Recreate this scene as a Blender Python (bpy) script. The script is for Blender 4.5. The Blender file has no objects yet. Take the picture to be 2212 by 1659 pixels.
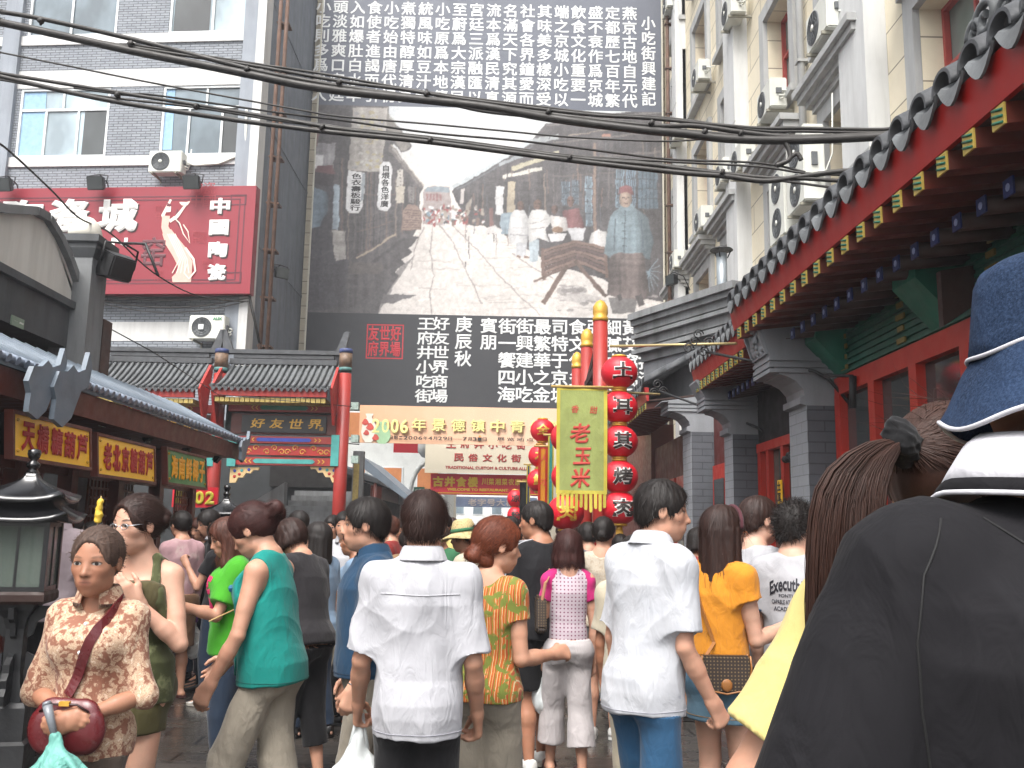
import bpy, bmesh, math, random
import numpy as np
from mathutils import Vector, Matrix
random.seed(7)
RNG = np.random.default_rng(11)
SC = bpy.context.scene
COL = SC.collection
R = math.radians
# ------------------------------------------------------------------ camera
F, CX, CY = 2000.0, 1106.0, 829.5          # in the units of a 2212 px wide picture
CAMZ = 1.55
VPU, VPV, ROLL = 1080.0, 1148.0, R(1.0)    # where the street runs to, and the camera's roll
def _cam_rot():
 dc = Vector(((VPU-CX)/F, -(VPV-CY)/F, -1.0))
 d1 = Matrix.Rotation(ROLL, 3, 'Z') @ dc
 pitch = math.atan2(-d1.y, -d1.z)
 fw = math.hypot(d1.y, d1.z)
 yaw = math.atan2(d1.x, fw)
 return Matrix.Rotation(yaw, 3, 'Z') @ Matrix.Rotation(math.pi/2+pitch, 3, 'X') @ Matrix.Rotation(ROLL, 3, 'Z')
CROT = _cam_rot()
CPOS = Vector((0, 0, CAMZ))
cd = bpy.data.cameras.new('camera')
cam = bpy.data.objects.new('camera', cd)
COL.objects.link(cam)
cam.matrix_world = Matrix.Translation(CPOS) @ CROT.to_4x4()
cd.sensor_fit = 'HORIZONTAL'; cd.sensor_width = 36.0; cd.lens = 36.0*F/2212.0
cd.clip_start = 0.05; cd.clip_end = 2000
SC.camera = cam
# ------------------------------------------------------------------ sky, sun, exposure (overcast summer day)
SUN_EL, SUN_AZ = R(58), R(200)
w = bpy.data.worlds.new('World'); SC.world = w; w.use_nodes = True
nt = w.node_tree
sky = nt.nodes.new('ShaderNodeTexSky'); sky.sky_type = 'NISHITA'; sky.sun_disc = False
sky.sun_elevation = SUN_EL; sky.sun_rotation = SUN_AZ
sky.air_density = 1.0; sky.dust_density = 6.0; sky.ozone_density = 0.6
hs = nt.nodes.new('ShaderNodeHueSaturation'); hs.inputs['Saturation'].default_value = 0.25
nt.links.new(sky.outputs[0], hs.inputs['Color'])
nt.links.new(hs.outputs[0], nt.nodes['Background'].inputs[0])
nt.nodes['Background'].inputs[1].default_value = 0.15
sl = bpy.data.lights.new('sun', 'SUN'); sl.energy = 1.2; sl.angle = R(30); sl.color = (1.0, 0.97, 0.92)
sun = bpy.data.objects.new('sun', sl); COL.objects.link(sun)
_sd = Vector((math.sin(SUN_AZ)*math.cos(SUN_EL), math.cos(SUN_AZ)*math.cos(SUN_EL), math.sin(SUN_EL)))
sun.rotation_euler = _sd.to_track_quat('Z', 'Y').to_euler()
SC.view_settings.view_transform = 'Standard'; SC.view_settings.look = 'None'
SC.view_settings.gamma = 1.0; SC.view_settings.exposure = 1.3
SC.cycles.max_bounces = 6; SC.cycles.diffuse_bounces = 3; SC.cycles.glossy_bounces = 3
SC.cycles.transparent_max_bounces = 12; SC.cycles.transmission_bounces = 4
SC.cycles.use_denoising = True
# ------------------------------------------------------------------ pixel to place
def ray(u, v):
 d = CROT @ Vector(((u-CX)/F, -(v-CY)/F, -1.0))
 return d
def P(u, v, y):
 d = ray(u, v)
 return CPOS + d*((y-CPOS.y)/d.y)
def PX(u, v, x):
 d = ray(u, v)
 return CPOS + d*((x-CPOS.x)/d.x)
def proj(p):
 q = CROT.transposed() @ (Vector(p)-CPOS)
 return (CX + F*q.x/(-q.z), CY - F*q.y/(-q.z))
class Plane:
 """a vertical wall from A to B (left to right for one who faces it); s runs along it, n points to the viewer"""
 def __init__(s, A, B):
  s.A = Vector((A[0], A[1], 0)); b = Vector((B[0], B[1], 0))
  s.L = (b-s.A).length; s.e = (b-s.A)/s.L
  s.n = Vector((s.e.y, -s.e.x, 0))
 def pt(s, a, z, o=0.0):
  p = s.A + s.e*a + s.n*o
  return Vector((p.x, p.y, z))
 def px(s, u, v, o=0.0):
  d = ray(u, v)
  q = s.A + s.n*o
  t = (q-CPOS).dot(s.n)/d.dot(s.n)
  p = CPOS + d*t
  return ((p-s.A).dot(s.e), p.z)
# ------------------------------------------------------------------ tagging and linking
def tag(o, label=None, cat=None, group=None, kind=None):
 if label: o['label'] = label
 if cat: o['category'] = cat
 if group: o['group'] = group
 if kind: o['kind'] = kind
 return o
def empty(name, loc, label=None, cat=None, group=None, kind=None):
 o = bpy.data.objects.new(name, None); COL.objects.link(o); o.location = loc
 o.empty_display_size = 0.1
 return tag(o, label, cat, group, kind)
def wmat(o):
 if o is None: return Matrix.Identity(4)
 m = o.matrix_basis.copy()
 if o.parent is not None: m = wmat(o.parent) @ o.matrix_parent_inverse @ m
 return m
def set_parent(o, p):
 o.parent = p
 if p is not None: o.matrix_parent_inverse = wmat(p).inverted()
def copy_tree(o, parent=None):
 c = o.copy(); COL.objects.link(c)
 if parent is not None:
  mpi = o.matrix_parent_inverse.copy(); c.parent = parent; c.matrix_parent_inverse = mpi
 for ch in [x for x in o.children]: copy_tree(ch, c)
 return c
# ------------------------------------------------------------------ mesh builder
class MB:
 def __init__(s): s.v = []; s.f = []; s.m = []; s.sm = []
 def face(s, pts, m=0, smooth=False):
  n = len(s.v); s.v += [tuple(p) for p in pts]
  s.f.append(tuple(range(n, n+len(pts)))); s.m.append(m); s.sm.append(smooth)
  return s
 def hexa(s, c, m=0):
  """c: 8 corners, bottom ring then top ring"""
  n = len(s.v); s.v += [tuple(p) for p in c]
  for q in ((3,2,1,0),(4,5,6,7),(0,1,5,4),(1,2,6,5),(2,3,7,6),(3,0,4,7)):
   s.f.append(tuple(n+i for i in q)); s.m.append(m); s.sm.append(False)
  return s
 def box(s, x0, x1, y0, y1, z0, z1, m=0, T=None):
  c = [Vector(p) for p in ((x0,y0,z0),(x1,y0,z0),(x1,y1,z0),(x0,y1,z0),(x0,y0,z1),(x1,y0,z1),(x1,y1,z1),(x0,y1,z1))]
  if T is not None: c = [T @ p for p in c]
  return s.hexa(c, m)
 def pbox(s, pl, s0, s1, z0, z1, o0, o1, m=0):
  return s.hexa([pl.pt(s0,z0,o1), pl.pt(s1,z0,o1), pl.pt(s1,z0,o0), pl.pt(s0,z0,o0),
      pl.pt(s0,z1,o1), pl.pt(s1,z1,o1), pl.pt(s1,z1,o0), pl.pt(s0,z1,o0)], m)
 def prism(s, bottom, top, m=0):
  n = len(s.v); k = len(bottom); s.v += [tuple(p) for p in bottom] + [tuple(p) for p in top]
  s.f.append(tuple(n+i for i in reversed(range(k)))); s.f.append(tuple(n+k+i for i in range(k)))
  for i in range(k):
   j = (i+1) % k; s.f.append((n+i, n+j, n+k+j, n+k+i))
  s.m += [m]*(k+2); s.sm += [False]*(k+2)
  return s
 def rings(s, rings, m=0, smooth=True, cap=True, closed=True):
  n = len(s.v); k = len(rings[0])
  for r in rings: s.v += [tuple(p) for p in r]
  for a in range(len(rings)-1):
   for i in range(k if closed else k-1):
    j = (i+1) % k
    s.f.append((n+a*k+i, n+a*k+j, n+(a+1)*k+j, n+(a+1)*k+i)); s.m.append(m); s.sm.append(smooth)
  if cap and closed:
   s.f.append(tuple(n+i for i in reversed(range(k)))); s.m.append(m); s.sm.append(False)
   b = n+(len(rings)-1)*k
   s.f.append(tuple(b+i for i in range(k))); s.m.append(m); s.sm.append(False)
  return s
 def tube(s, path, r, n=8, m=0, cap=True):
  path = [Vector(p) for p in path]; rr = r if isinstance(r, (list, tuple)) else [r]*len(path)
  rings = []; up = None
  for i, p in enumerate(path):
   a = path[max(i-1, 0)]; b = path[min(i+1, len(path)-1)]
   t = (b-a).normalized()
   if up is None:
    up = Vector((0,0,1)) if abs(t.z) < 0.9 else Vector((1,0,0))
   x = t.cross(up).normalized(); up = x.cross(t).normalized()
   rings.append([p + (x*math.cos(2*math.pi*k/n) + up*math.sin(2*math.pi*k/n))*rr[i] for k in range(n)])
  return s.rings(rings, m, True, cap)
 def lathe(s, prof, c=(0,0,0), n=24, m=0, T=None, sq=None, smooth=True, cap=True):
  """prof: (r, z) pairs; sq: number of sides given as corners when a square or hexagonal plan is wanted"""
  k = sq or n; off = math.pi/k if sq else 0
  rings = []
  for (r, z) in prof:
   ring = [Vector((c[0]+r*math.cos(2*math.pi*i/k+off), c[1]+r*math.sin(2*math.pi*i/k+off), c[2]+z)) for i in range(k)]
   if T is not None: ring = [T @ p for p in ring]
   rings.append(ring)
  return s.rings(rings, m, smooth and not sq, cap)
 def ball(s, c, r, n=12, m=0, T=None):
  rx, ry, rz = r if isinstance(r, (tuple, list)) else (r, r, r)
  rings = []
  for a in range(n//2+1):
   th = math.pi*(a/(n//2)) ; th = min(max(th, 0.02), math.pi-0.02)
   ring = [Vector((c[0]+rx*math.sin(th)*math.cos(2*math.pi*i/n), c[1]+ry*math.sin(th)*math.sin(2*math.pi*i/n), c[2]-rz*math.cos(th))) for i in range(n)]
   if T is not None: ring = [T @ p for p in ring]
   rings.append(ring)
  return s.rings(rings, m, True, True)
 def build(s, name, mats, parent=None, label=None, cat=None, group=None, kind=None, bevel=0.0):
  me = bpy.data.meshes.new(name); me.from_pydata(s.v, [], s.f)
  for mt in (mats if isinstance(mats, (list, tuple)) else [mats]): me.materials.append(mt)
  me.polygons.foreach_set('material_index', s.m); me.polygons.foreach_set('use_smooth', s.sm)
  if bevel > 0:
   bm = bmesh.new(); bm.from_mesh(me)
   bmesh.ops.bevel(bm, geom=[e for e in bm.edges if len(e.link_faces) == 2 and e.calc_face_angle(0) > 0.6], offset=bevel, segments=2, affect='EDGES', clamp_overlap=True)
   bm.to_mesh(me); bm.free()
  me.update()
  o = bpy.data.objects.new(name, me); COL.objects.link(o); set_parent(o, parent)
  return tag(o, label, cat, group, kind)
# ------------------------------------------------------------------ lettering from the built-in font
_gl = {}
def glyph(txt, bold=0.0):
 key = (txt, bold)
 if key in _gl: return _gl[key]
 c = bpy.data.curves.new('lettering', 'FONT'); c.body = txt; c.size = 1.0; c.bevel_depth = bold; c.bevel_resolution = 0; c.resolution_u = 3; c.fill_mode = 'FRONT' if bold == 0 else 'BOTH'
 o = bpy.data.objects.new('lettering', c); COL.objects.link(o)
 dg = bpy.context.evaluated_depsgraph_get()
 me = o.evaluated_get(dg).to_mesh()
 v = [(p.co.x, p.co.y, p.co.z) for p in me.vertices]; f = [tuple(p.vertices) for p in me.polygons]
 o.evaluated_get(dg).to_mesh_clear()
 bpy.data.objects.remove(o); bpy.data.curves.remove(c)
 if v:
  xs = [p[0] for p in v]; ys = [p[1] for p in v]
  bb = (min(xs), max(xs), min(ys), max(ys))
 else: bb = (0, 1, 0, 1)
 _gl[key] = (v, f, bb); return _gl[key]
def put_text(mb, txt, fn, x0, x1, y0, y1, m=0, bold=0.0, fit=True, slant=0.0):
 """writes txt into the rectangle x0..x1, y0..y1 of the surface given by fn(x, y) -> point"""
 v, f, bb = glyph(txt, bold)
 if not fit: bb = (0.02, 0.98, -0.14, 0.86)
 sx = (x1-x0)/max(bb[1]-bb[0], 1e-6); sy = (y1-y0)/max(bb[3]-bb[2], 1e-6)
 n = len(mb.v)
 for (a, b, c) in v:
  yy = (b-bb[2])*sy
  mb.v.append(tuple(fn(x0+(a-bb[0])*sx + slant*yy, y0+yy, c*sy*0.5)))
 for q in f: mb.f.append(tuple(n+i for i in q)); mb.m.append(m); mb.sm.append(False)
def put_row(mb, txt, fn, x0, x1, y0, y1, m=0, bold=0.0, gap=0.12, jit=0.0, slant=0.0):
 n = len(txt); w_ = (x1-x0)/n
 for i, ch in enumerate(txt):
  if ch == ' ': continue
  j = random.uniform(-jit, jit)*(y1-y0)
  put_text(mb, ch, fn, x0+w_*(i+gap/2), x0+w_*(i+1-gap/2), y0+j, y1+j, m, bold, fit=not (ch in '一—:-二'), slant=slant)
def put_col(mb, txt, fn, x0, x1, y1, y0, m=0, bold=0.0, gap=0.12):
 n = len(txt); h_ = (y1-y0)/n
 for i, ch in enumerate(txt):
  if ch == ' ': continue
  put_text(mb, ch, fn, x0, x1, y1-h_*(i+1-gap/2), y1-h_*(i+gap/2), m, bold, fit=False)
# ------------------------------------------------------------------ materials
def lin(h):
 h = h.lstrip('#'); out = []
 for i in (0, 2, 4):
  c = int(h[i:i+2], 16)/255; out.append(c/12.92 if c <= 0.04045 else ((c+0.055)/1.055)**2.4)
 return tuple(out)
def rgba(c):
 if isinstance(c, str): c = lin(c)
 return (c[0], c[1], c[2], 1.0)
def sc(c, k):
 if isinstance(c, str): c = lin(c)
 return tuple(min(1, x*k) for x in c[:3])
class NT:
 def __init__(s, name):
  s.m = bpy.data.materials.new(name); s.m.use_nodes = True; s.t = s.m.node_tree
  s.b = s.t.nodes['Principled BSDF']
 def n(s, typ, **kw):
  x = s.t.nodes.new(typ)
  for k, v in kw.items(): setattr(x, k, v)
  return x
 def l(s, a, b): s.t.links.new(a, b)
 def coord(s, scale=(1,1,1), kind='Object', rot=(0,0,0), loc=(0,0,0)):
  tc = s.n('ShaderNodeTexCoord'); mp = s.n('ShaderNodeMapping')
  mp.inputs['Scale'].default_value = scale; mp.inputs['Rotation'].default_value = rot; mp.inputs['Location'].default_value = loc
  s.l(tc.outputs[kind], mp.inputs['Vector']); return mp.outputs[0]
 def noise(s, vec, scale, detail=4, rough=0.55, dist=0.0):
  x = s.n('ShaderNodeTexNoise'); x.inputs['Scale'].default_value = scale; x.inputs['Detail'].default_value = detail
  x.inputs['Roughness'].default_value = rough; x.inputs['Distortion'].default_value = dist
  if vec is not None: s.l(vec, x.inputs['Vector'])
  return x.outputs['Fac']
 def ramp(s, fac, stops, interp='LINEAR'):
  x = s.n('ShaderNodeValToRGB'); cr = x.color_ramp; cr.interpolation = interp
  while len(cr.elements) > 1: cr.elements.remove(cr.elements[-1])
  cr.elements[0].position = stops[0][0]; cr.elements[0].color = rgba(stops[0][1])
  for p, c in stops[1:]:
   e = cr.elements.new(p); e.color = rgba(c)
  s.l(fac, x.inputs[0]); return x.outputs[0]
 def mix(s, fac, a, b, mode='MIX'):
  x = s.n('ShaderNodeMix', data_type='RGBA', blend_type=mode)
  if isinstance(fac, (int, float)): x.inputs[0].default_value = fac
  else: s.l(fac, x.inputs[0])
  for sock, val in ((x.inputs[6], a), (x.inputs[7], b)):
   if isinstance(val, (tuple, list, str)): sock.default_value = rgba(val)
   else: s.l(val, sock)
  return x.outputs[2]
 def math(s, op, a, b=0.0, clamp=False):
  x = s.n('ShaderNodeMath', operation=op, use_clamp=clamp)
  for i, val in enumerate((a, b)):
   if isinstance(val, (int, float)): x.inputs[i].default_value = val
   else: s.l(val, x.inputs[i])
  return x.outputs[0]
 def bump(s, h, strength=0.3, dist=0.01, prev=None):
  x = s.n('ShaderNodeBump'); x.inputs['Strength'].default_value = strength; x.inputs['Distance'].default_value = dist
  s.l(h, x.inputs['Height'])
  if prev is not None: s.l(prev, x.inputs['Normal'])
  s.l(x.outputs[0], s.b.inputs['Normal']); return x.outputs[0]
 def color(s, c):
  if isinstance(c, (tuple, list, str)): s.b.inputs['Base Color'].default_value = rgba(c)
  else: s.l(c, s.b.inputs['Base Color'])
 def set(s, **kw):
  for k, v in kw.items(): s.b.inputs[k.replace('_', ' ')].default_value = v
_mc = {}
def mat(name, col, rough=0.6, var=0.18, scale=3.0, bump=0.15, bscale=40.0, metal=0.0, dirt=0.0, dirtcol=(0.03,0.028,0.025), streak=False, spec=0.5, emit=0.0, dist=0.01, alpha=1.0, trans=0.0):
 if name in _mc: return _mc[name]
 t = NT(name); c = lin(col) if isinstance(col, str) else col
 v = t.coord()
 n1 = t.noise(v, scale, 5)
 base = t.ramp(n1, [(0.25, sc(c, 1-var)), (0.75, sc(c, 1+var))])
 if dirt > 0:
  v2 = t.coord((1.0, 1.0, 0.12) if streak else (1, 1, 1))
  n2 = t.noise(v2, 2.2 if not streak else 3.5, 7, 0.65)
  fac = t.ramp(n2, [(0.45, (0, 0, 0)), (0.72, (dirt, dirt, dirt))])
  base = t.mix(fac, base, dirtcol)
 t.color(base)
 rr = t.ramp(t.noise(v, scale*2.3, 3), [(0.3, (rough*0.8,)*3), (0.7, (min(1, rough*1.2),)*3)])
 t.l(rr, t.b.inputs['Roughness'])
 t.set(Metallic=metal, Specular_IOR_Level=spec)
 if bump > 0: t.bump(t.noise(v, bscale, 4), bump, dist)
 if emit > 0:
  t.l(base, t.b.inputs['Emission Color']); t.b.inputs['Emission Strength'].default_value = emit
 if alpha < 1: t.set(Alpha=alpha)
 if trans > 0: t.b.inputs['Transmission Weight'].default_value = trans
 _mc[name] = t.m; return t.m
# ================================================================== materials of the place
def brickmat(name, c1, c2, mortar, bw=0.24, bh=0.075, sw='xz', var=.12, rough=.8, dirt=.25, bump=.5, ms=.012, off=.5, glossvar=None, worn=None):
 if name in _mc: return _mc[name]
 t = NT(name); tc = t.n('ShaderNodeTexCoord'); sp = t.n('ShaderNodeSeparateXYZ'); t.l(tc.outputs['Object'], sp.inputs[0])
 cb = t.n('ShaderNodeCombineXYZ'); ix = {'x': 0, 'y': 1, 'z': 2}
 t.l(sp.outputs[ix[sw[0]]], cb.inputs[0]); t.l(sp.outputs[ix[sw[1]]], cb.inputs[1])
 br = t.n('ShaderNodeTexBrick', offset=off); t.l(cb.outputs[0], br.inputs['Vector'])
 br.inputs['Scale'].default_value = 1.0; br.inputs['Brick Width'].default_value = bw; br.inputs['Row Height'].default_value = bh
 br.inputs['Mortar Size'].default_value = ms; br.inputs['Mortar Smooth'].default_value = .15
 br.inputs['Color1'].default_value = rgba(c1); br.inputs['Color2'].default_value = rgba(c2); br.inputs['Mortar'].default_value = rgba(mortar)
 n1 = t.noise(tc.outputs['Object'], 2.0, 6, .6)
 c = t.mix(t.ramp(n1, [(.4, (0, 0, 0)), (.75, (dirt,)*3)]), br.outputs['Color'], (.03, .028, .026))
 c = t.mix(t.ramp(t.noise(tc.outputs['Object'], 9, 4), [(.35, (0, 0, 0)), (.8, (var*2,)*3)]), c, sc(c1, 1.5))
 if worn:
  c = t.mix(t.ramp(t.noise(tc.outputs['Object'], .8, 5, .7), [(.52, (0, 0, 0)), (.6, (.7,)*3)]), c, worn)
 t.color(c); t.set(Roughness=rough)
 if glossvar:
  v2 = t.coord((1, 1.6, 1))
  w1 = t.noise(v2, 1.1, 5, .6); w2 = t.noise(tc.outputs['Object'], 14, 4)
  r1 = t.ramp(w1, [(.36, (glossvar[0],)*3), (.62, (glossvar[1],)*3)])
  t.l(t.math('ADD', r1, t.math('MULTIPLY', w2, .12)), t.b.inputs['Roughness'])
  t.set(Specular_IOR_Level=.6)
 h = t.math('SUBTRACT', t.math('MULTIPLY', t.noise(tc.outputs['Object'], 30, 3), .35), br.outputs['Fac'])
 t.bump(h, bump, .012); _mc[name] = t.m; return t.m
PAVE = brickmat('wet_paving', '#3b3733', '#2c2a28', '#141312', .62, .27, 'xy', .1, .3, .3, .55, .014, .5, (.06, .34))
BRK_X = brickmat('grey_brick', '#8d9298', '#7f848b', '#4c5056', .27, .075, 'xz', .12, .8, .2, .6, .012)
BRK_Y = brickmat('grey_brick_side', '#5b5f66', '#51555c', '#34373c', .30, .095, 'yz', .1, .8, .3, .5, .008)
BRK_XN = brickmat('grey_brick_shaded', '#4d5056', '#45484e', '#34363b', .30, .095, 'xz', .1, .8, .35, .5, .007)  # wing wall brick, shade under the eaves put into its colour
STONE_R = brickmat('cream_stone', '#ddd3bc', '#d6cbb2', '#857c6c', 1.75, .62, 'yz', .04, .75, .10, .3, .012)
STONE_X = brickmat('cream_stone_front', '#c0b8a6', '#b3ab99', '#6f685c', .9, .42, 'xz', .05, .75, .25, .3, .014)
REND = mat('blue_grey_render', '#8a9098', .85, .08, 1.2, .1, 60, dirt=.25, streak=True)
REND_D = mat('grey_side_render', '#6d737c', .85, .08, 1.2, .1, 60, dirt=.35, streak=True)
WHITEB = mat('white_band', '#c8c8c6', .8, .05, 2, .05, 40, dirt=.28, streak=True, dirtcol=(.12, .11, .10))
TRIMW = mat('pale_trim', '#c6c7c6', .8, .05, 2, .05, 50, dirt=.3, streak=True, dirtcol=(.14, .13, .12))
TRIMG = mat('grey_trim', '#a6a7a6', .8, .08, 2, .06, 50, dirt=.35, streak=True, dirtcol=(.1, .095, .09))
PVC = mat('white_frame', '#d2d6d6', .4, .03, 3, 0)
REDF = mat('red_window_frame', '#a5413a', .5, .1, 5, .05)
def glass(name, c, r=.06):
 if name in _mc: return _mc[name]
 t = NT(name); v = t.coord((1, 1, .6)); b = t.ramp(t.noise(v, .9, 3), [(.35, sc(c, .6)), (.7, sc(c, 1.35))])
 t.color(b); t.set(Roughness=r, Specular_IOR_Level=.7); _mc[name] = t.m; return t.m
GL_L = glass('grey_glass', '#6c7a82'); GL_D = glass('dark_glass', '#3a3e3e'); GL_R = glass('green_grey_glass', '#7f8c86', .1); GL_B = glass('pale_glass', '#9fb0b8')
CURT = mat('blue_curtain', '#8fb0cc', .9, .15, 6, .3, 20)
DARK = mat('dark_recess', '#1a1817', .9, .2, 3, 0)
IRON = mat('black_iron', '#1f1f20', .5, .2, 8, .1, 60)
RUST = mat('rusty_pipe', '#5d4436', .8, .35, 4, .2, 30, dirt=.4)
WIREM = mat('black_cable', '#24211e', .55, .3, 3, .1, 60)
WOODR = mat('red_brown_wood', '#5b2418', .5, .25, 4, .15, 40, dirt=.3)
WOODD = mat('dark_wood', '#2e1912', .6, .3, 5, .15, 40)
REDP = mat('red_paint', '#a3261d', .42, .12, 4, .05, 40, dirt=.25, streak=True, dirtcol=(.06, .02, .015))
REDC = mat('red_column_paint', '#93261f', .45, .12, 3, .05, 40, dirt=.3, streak=True, dirtcol=(.1, .05, .045))
GOLD = mat('gold_leaf', '#c79a3e', .4, .2, 10, .1, 60, metal=.3)
GREENP = mat('green_paint', '#1f6a55', .5, .25, 5, .1, 40, dirt=.3)
BLUEP = mat('blue_paint', '#2a3f9a', .5, .25, 6, .08, 40)
TEALP = mat('teal_paint', '#3f8f8a', .5, .2, 6, .08, 40)
TILE = mat('grey_roof_tile', '#5b5e60', .75, .3, 6, .3, 30, dirt=.4)
TILE_D = mat('dark_roof_tile', '#45474a', .7, .3, 7, .3, 30, dirt=.4)
TIN = mat('blue_grey_tin', '#6a7580', .55, .15, 2.5, .1, 30, dirt=.3)
STUCCO = mat('grey_cement', '#7a7c7d', .85, .2, 1.3, .2, 30, dirt=.55, streak=True)
STUCCO_D = mat('dark_stained_cement', '#4c4e50', .85, .35, 1.2, .2, 30, dirt=.6, streak=True)
PLASTER = mat('stained_white_plaster', '#cfcdc6', .85, .06, 1.5, .1, 30, dirt=.3, streak=True, dirtcol=(.2, .18, .15))
ACW = mat('ac_casing', '#cfd0c8', .5, .05, 3, .03, 60, dirt=.15, streak=True, dirtcol=(.2, .18, .14))
ACG = mat('ac_grille', '#55585a', .6, .2, 8, .2, 80)
# ================================================================== the ground
b = MB(); b.face([(-120, -40, 0), (120, -40, 0), (120, 220, 0), (-120, 220, 0)])
b.build('ground', PAVE, kind='structure')
# ================================================================== windows and air conditioners
def window(parent, pl, s0, s1, z0, z1, rec=.12, fw=.07, mull=(.5,), trans=(.34,), frame=PVC, gl=GL_L, sill=None, curtain=None, surround=None, openpane=None, proud=0.0):
 """a window set in the wall: frame with its bars, panes behind it, and whatever sill or surround it has"""
 f = MB(); W_, H_ = s1-s0, z1-z0; o0, o1 = proud-rec+.05, proud-.02 if rec < .2 else proud-rec+.13
 f.pbox(pl, s0, s1, z0, z0+fw, o0, o1); f.pbox(pl, s0, s1, z1-fw, z1, o0, o1)
 f.pbox(pl, s0, s0+fw, z0+fw, z1-fw, o0, o1); f.pbox(pl, s1-fw, s1, z0+fw, z1-fw, o0, o1)
 zt = z1-fw
 for t_ in trans:
  zz = z1-t_*H_; f.pbox(pl, s0+fw, s1-fw, zz-fw/2, zz+fw/2, o0, o1-.012); zt = zz-fw/2
 for m_ in mull:
  ss = s0+m_*W_; f.pbox(pl, ss-fw*.45, ss+fw*.45, z0+fw, zt, o0, o1-.02)
 if trans: f.pbox(pl, s0+W_*.48-fw*.4, s0+W_*.48+fw*.4, zt+fw, z1-fw, o0, o1-.02)
 w_ = f.build('window', frame, parent)
 g = MB(); g.pbox(pl, s0+fw*.5, s1-fw*.5, z0+fw*.5, z1-fw*.5, proud-rec+.02, proud-rec+.04)
 g.build('pane', gl, w_)
 if curtain:
  for (a0, a1, b0) in curtain:
   c = MB(); n = 9; pts0 = []; pts1 = []
   for i in range(n+1):
    ss = s0+W_*(a0+(a1-a0)*i/n); oo = proud-rec+.047+.012*(i % 2)
    pts0.append(pl.pt(ss, z0+H_*b0, oo)); pts1.append(pl.pt(s0+W_*(a0+(a1-a0)*(i/n)*.9), z1-fw*1.2, oo))
   c.rings([pts0, pts1], 0, True, False, False)
   c.build('curtain', CURT, w_)
 if openpane:
  d_ = MB(); a0, a1 = openpane
  d_.pbox(pl, s0+W_*a0, s0+W_*a1, z0+fw, zt, proud-rec+.042, proud-rec+.046)
  d_.build('open_gap', GL_D, w_)
 if sill:
  q = MB(); q.pbox(pl, s0-.08, s1+.08, z0-.12, z0, 0, .16); q.build('sill', sill, w_)
 if surround:
  q = MB(); k = .28
  q.pbox(pl, s0-k, s0, z0-.02, z1+k, 0.003, .10); q.pbox(pl, s1, s1+k, z0-.02, z1+k, 0.003, .10); q.pbox(pl, s0, s1, z1, z1+k, .003, .10)
  q.pbox(pl, s0-k-.06, s1+k+.06, z0-.16, z0-.02, .003, .2)
  q.build('surround', surround, w_)
 return w_
def ac_proto(name='air_conditioner', w_=.84, h_=.56, d_=.31, fans=1, text=None):
 """stands at the origin, back to +Y, fan to -Y"""
 r = empty(name, (0, 0, 0))
 b = MB(); b.box(-w_/2, w_/2, -d_/2, d_/2, 0, h_); body = b.build('casing', ACW, r, bevel=.02)
 for k in range(fans):
  hh = h_/fans; cx = -w_*.14 if fans == 1 else 0; cz = hh*(k+.5); rad = min(hh*.42, w_*.42)
  g = MB(); T = Matrix.Translation((cx, -d_/2, cz)) @ Matrix.Rotation(math.pi/2, 4, 'X')
  g.lathe([(rad, -.004), (rad, .012), (rad*.94, .016), (rad*.94, .004), (.01, .004)], n=24, m=0, T=T, cap=False)
  for rr in (.25, .45, .65, .85): g.lathe([(rad*rr, .004), (rad*rr, .012), (rad*rr-.008, .012), (rad*rr-.008, .004)], n=20, m=1, T=T, cap=False)
  for i in range(12):
   a = 2*math.pi*i/12; g.tube([(cx+.03*math.cos(a), -d_/2-.014, cz+.03*math.sin(a)), (cx+rad*.95*math.cos(a+.3), -d_/2-.014, cz+rad*.95*math.sin(a+.3))], .004, 4, 1)
  gg = g.build('fan_grille', [ACG, ACG], r)
  h = MB(); h.lathe([(rad*.2, .012), (rad*.2, .022), (.002, .024)], n=12, T=T, cap=False); h.build('hub', ACW, gg)
 for s_ in (-1, 1):
  b = MB(); x_ = s_*w_*.36
  b.box(x_-.02, x_+.02, -d_/2-.04, d_/2+.2, -.05, -.003); b.prism([(x_-.018, d_/2+.16, -.05), (x_-.018, d_/2+.2, -.05), (x_-.018, d_/2+.2, -.34)], [(x_+.018, d_/2+.16, -.05), (x_+.018, d_/2+.2, -.05), (x_+.018, d_/2+.2, -.34)])
  b.build('bracket', mat('ac_bracket', '#8d8a7c', .7, .2, 5, .1, 40, dirt=.4), r)
 p = MB()
 pts = [(w_/2, .02, h_*.25)]+[(w_/2+.05+.05*math.sin(a), .02+.06*math.cos(a)+.01*a, h_*.25+.015*a) for a in np.linspace(0, 12, 30)]+[(w_/2+.03, d_/2+.12, h_*.6), (w_/2+.02, d_/2+.16, h_*1.4)]
 p.tube(pts, .014, 6); p.box(w_/2, w_/2+.03, -.05, .05, h_*.45, h_*.62, 1); p.build('hose', [ACW, ACG], r)
 return r
AC = ac_proto()
AC['label'] = 'x'
_ac_n = [0]
def place_ac(loc, rz, label, s=1.0, proto=AC, group='air conditioners on the facades'):
 o = proto if not proto.get('used') else copy_tree(proto)
 proto['used'] = 1
 o.location = loc; o.rotation_euler = (0, 0, rz); o.scale = (s, s, s)
 if 'used' in o and o is not proto: del o['used']
 tag(o, label, 'air conditioner', group); return o
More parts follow.
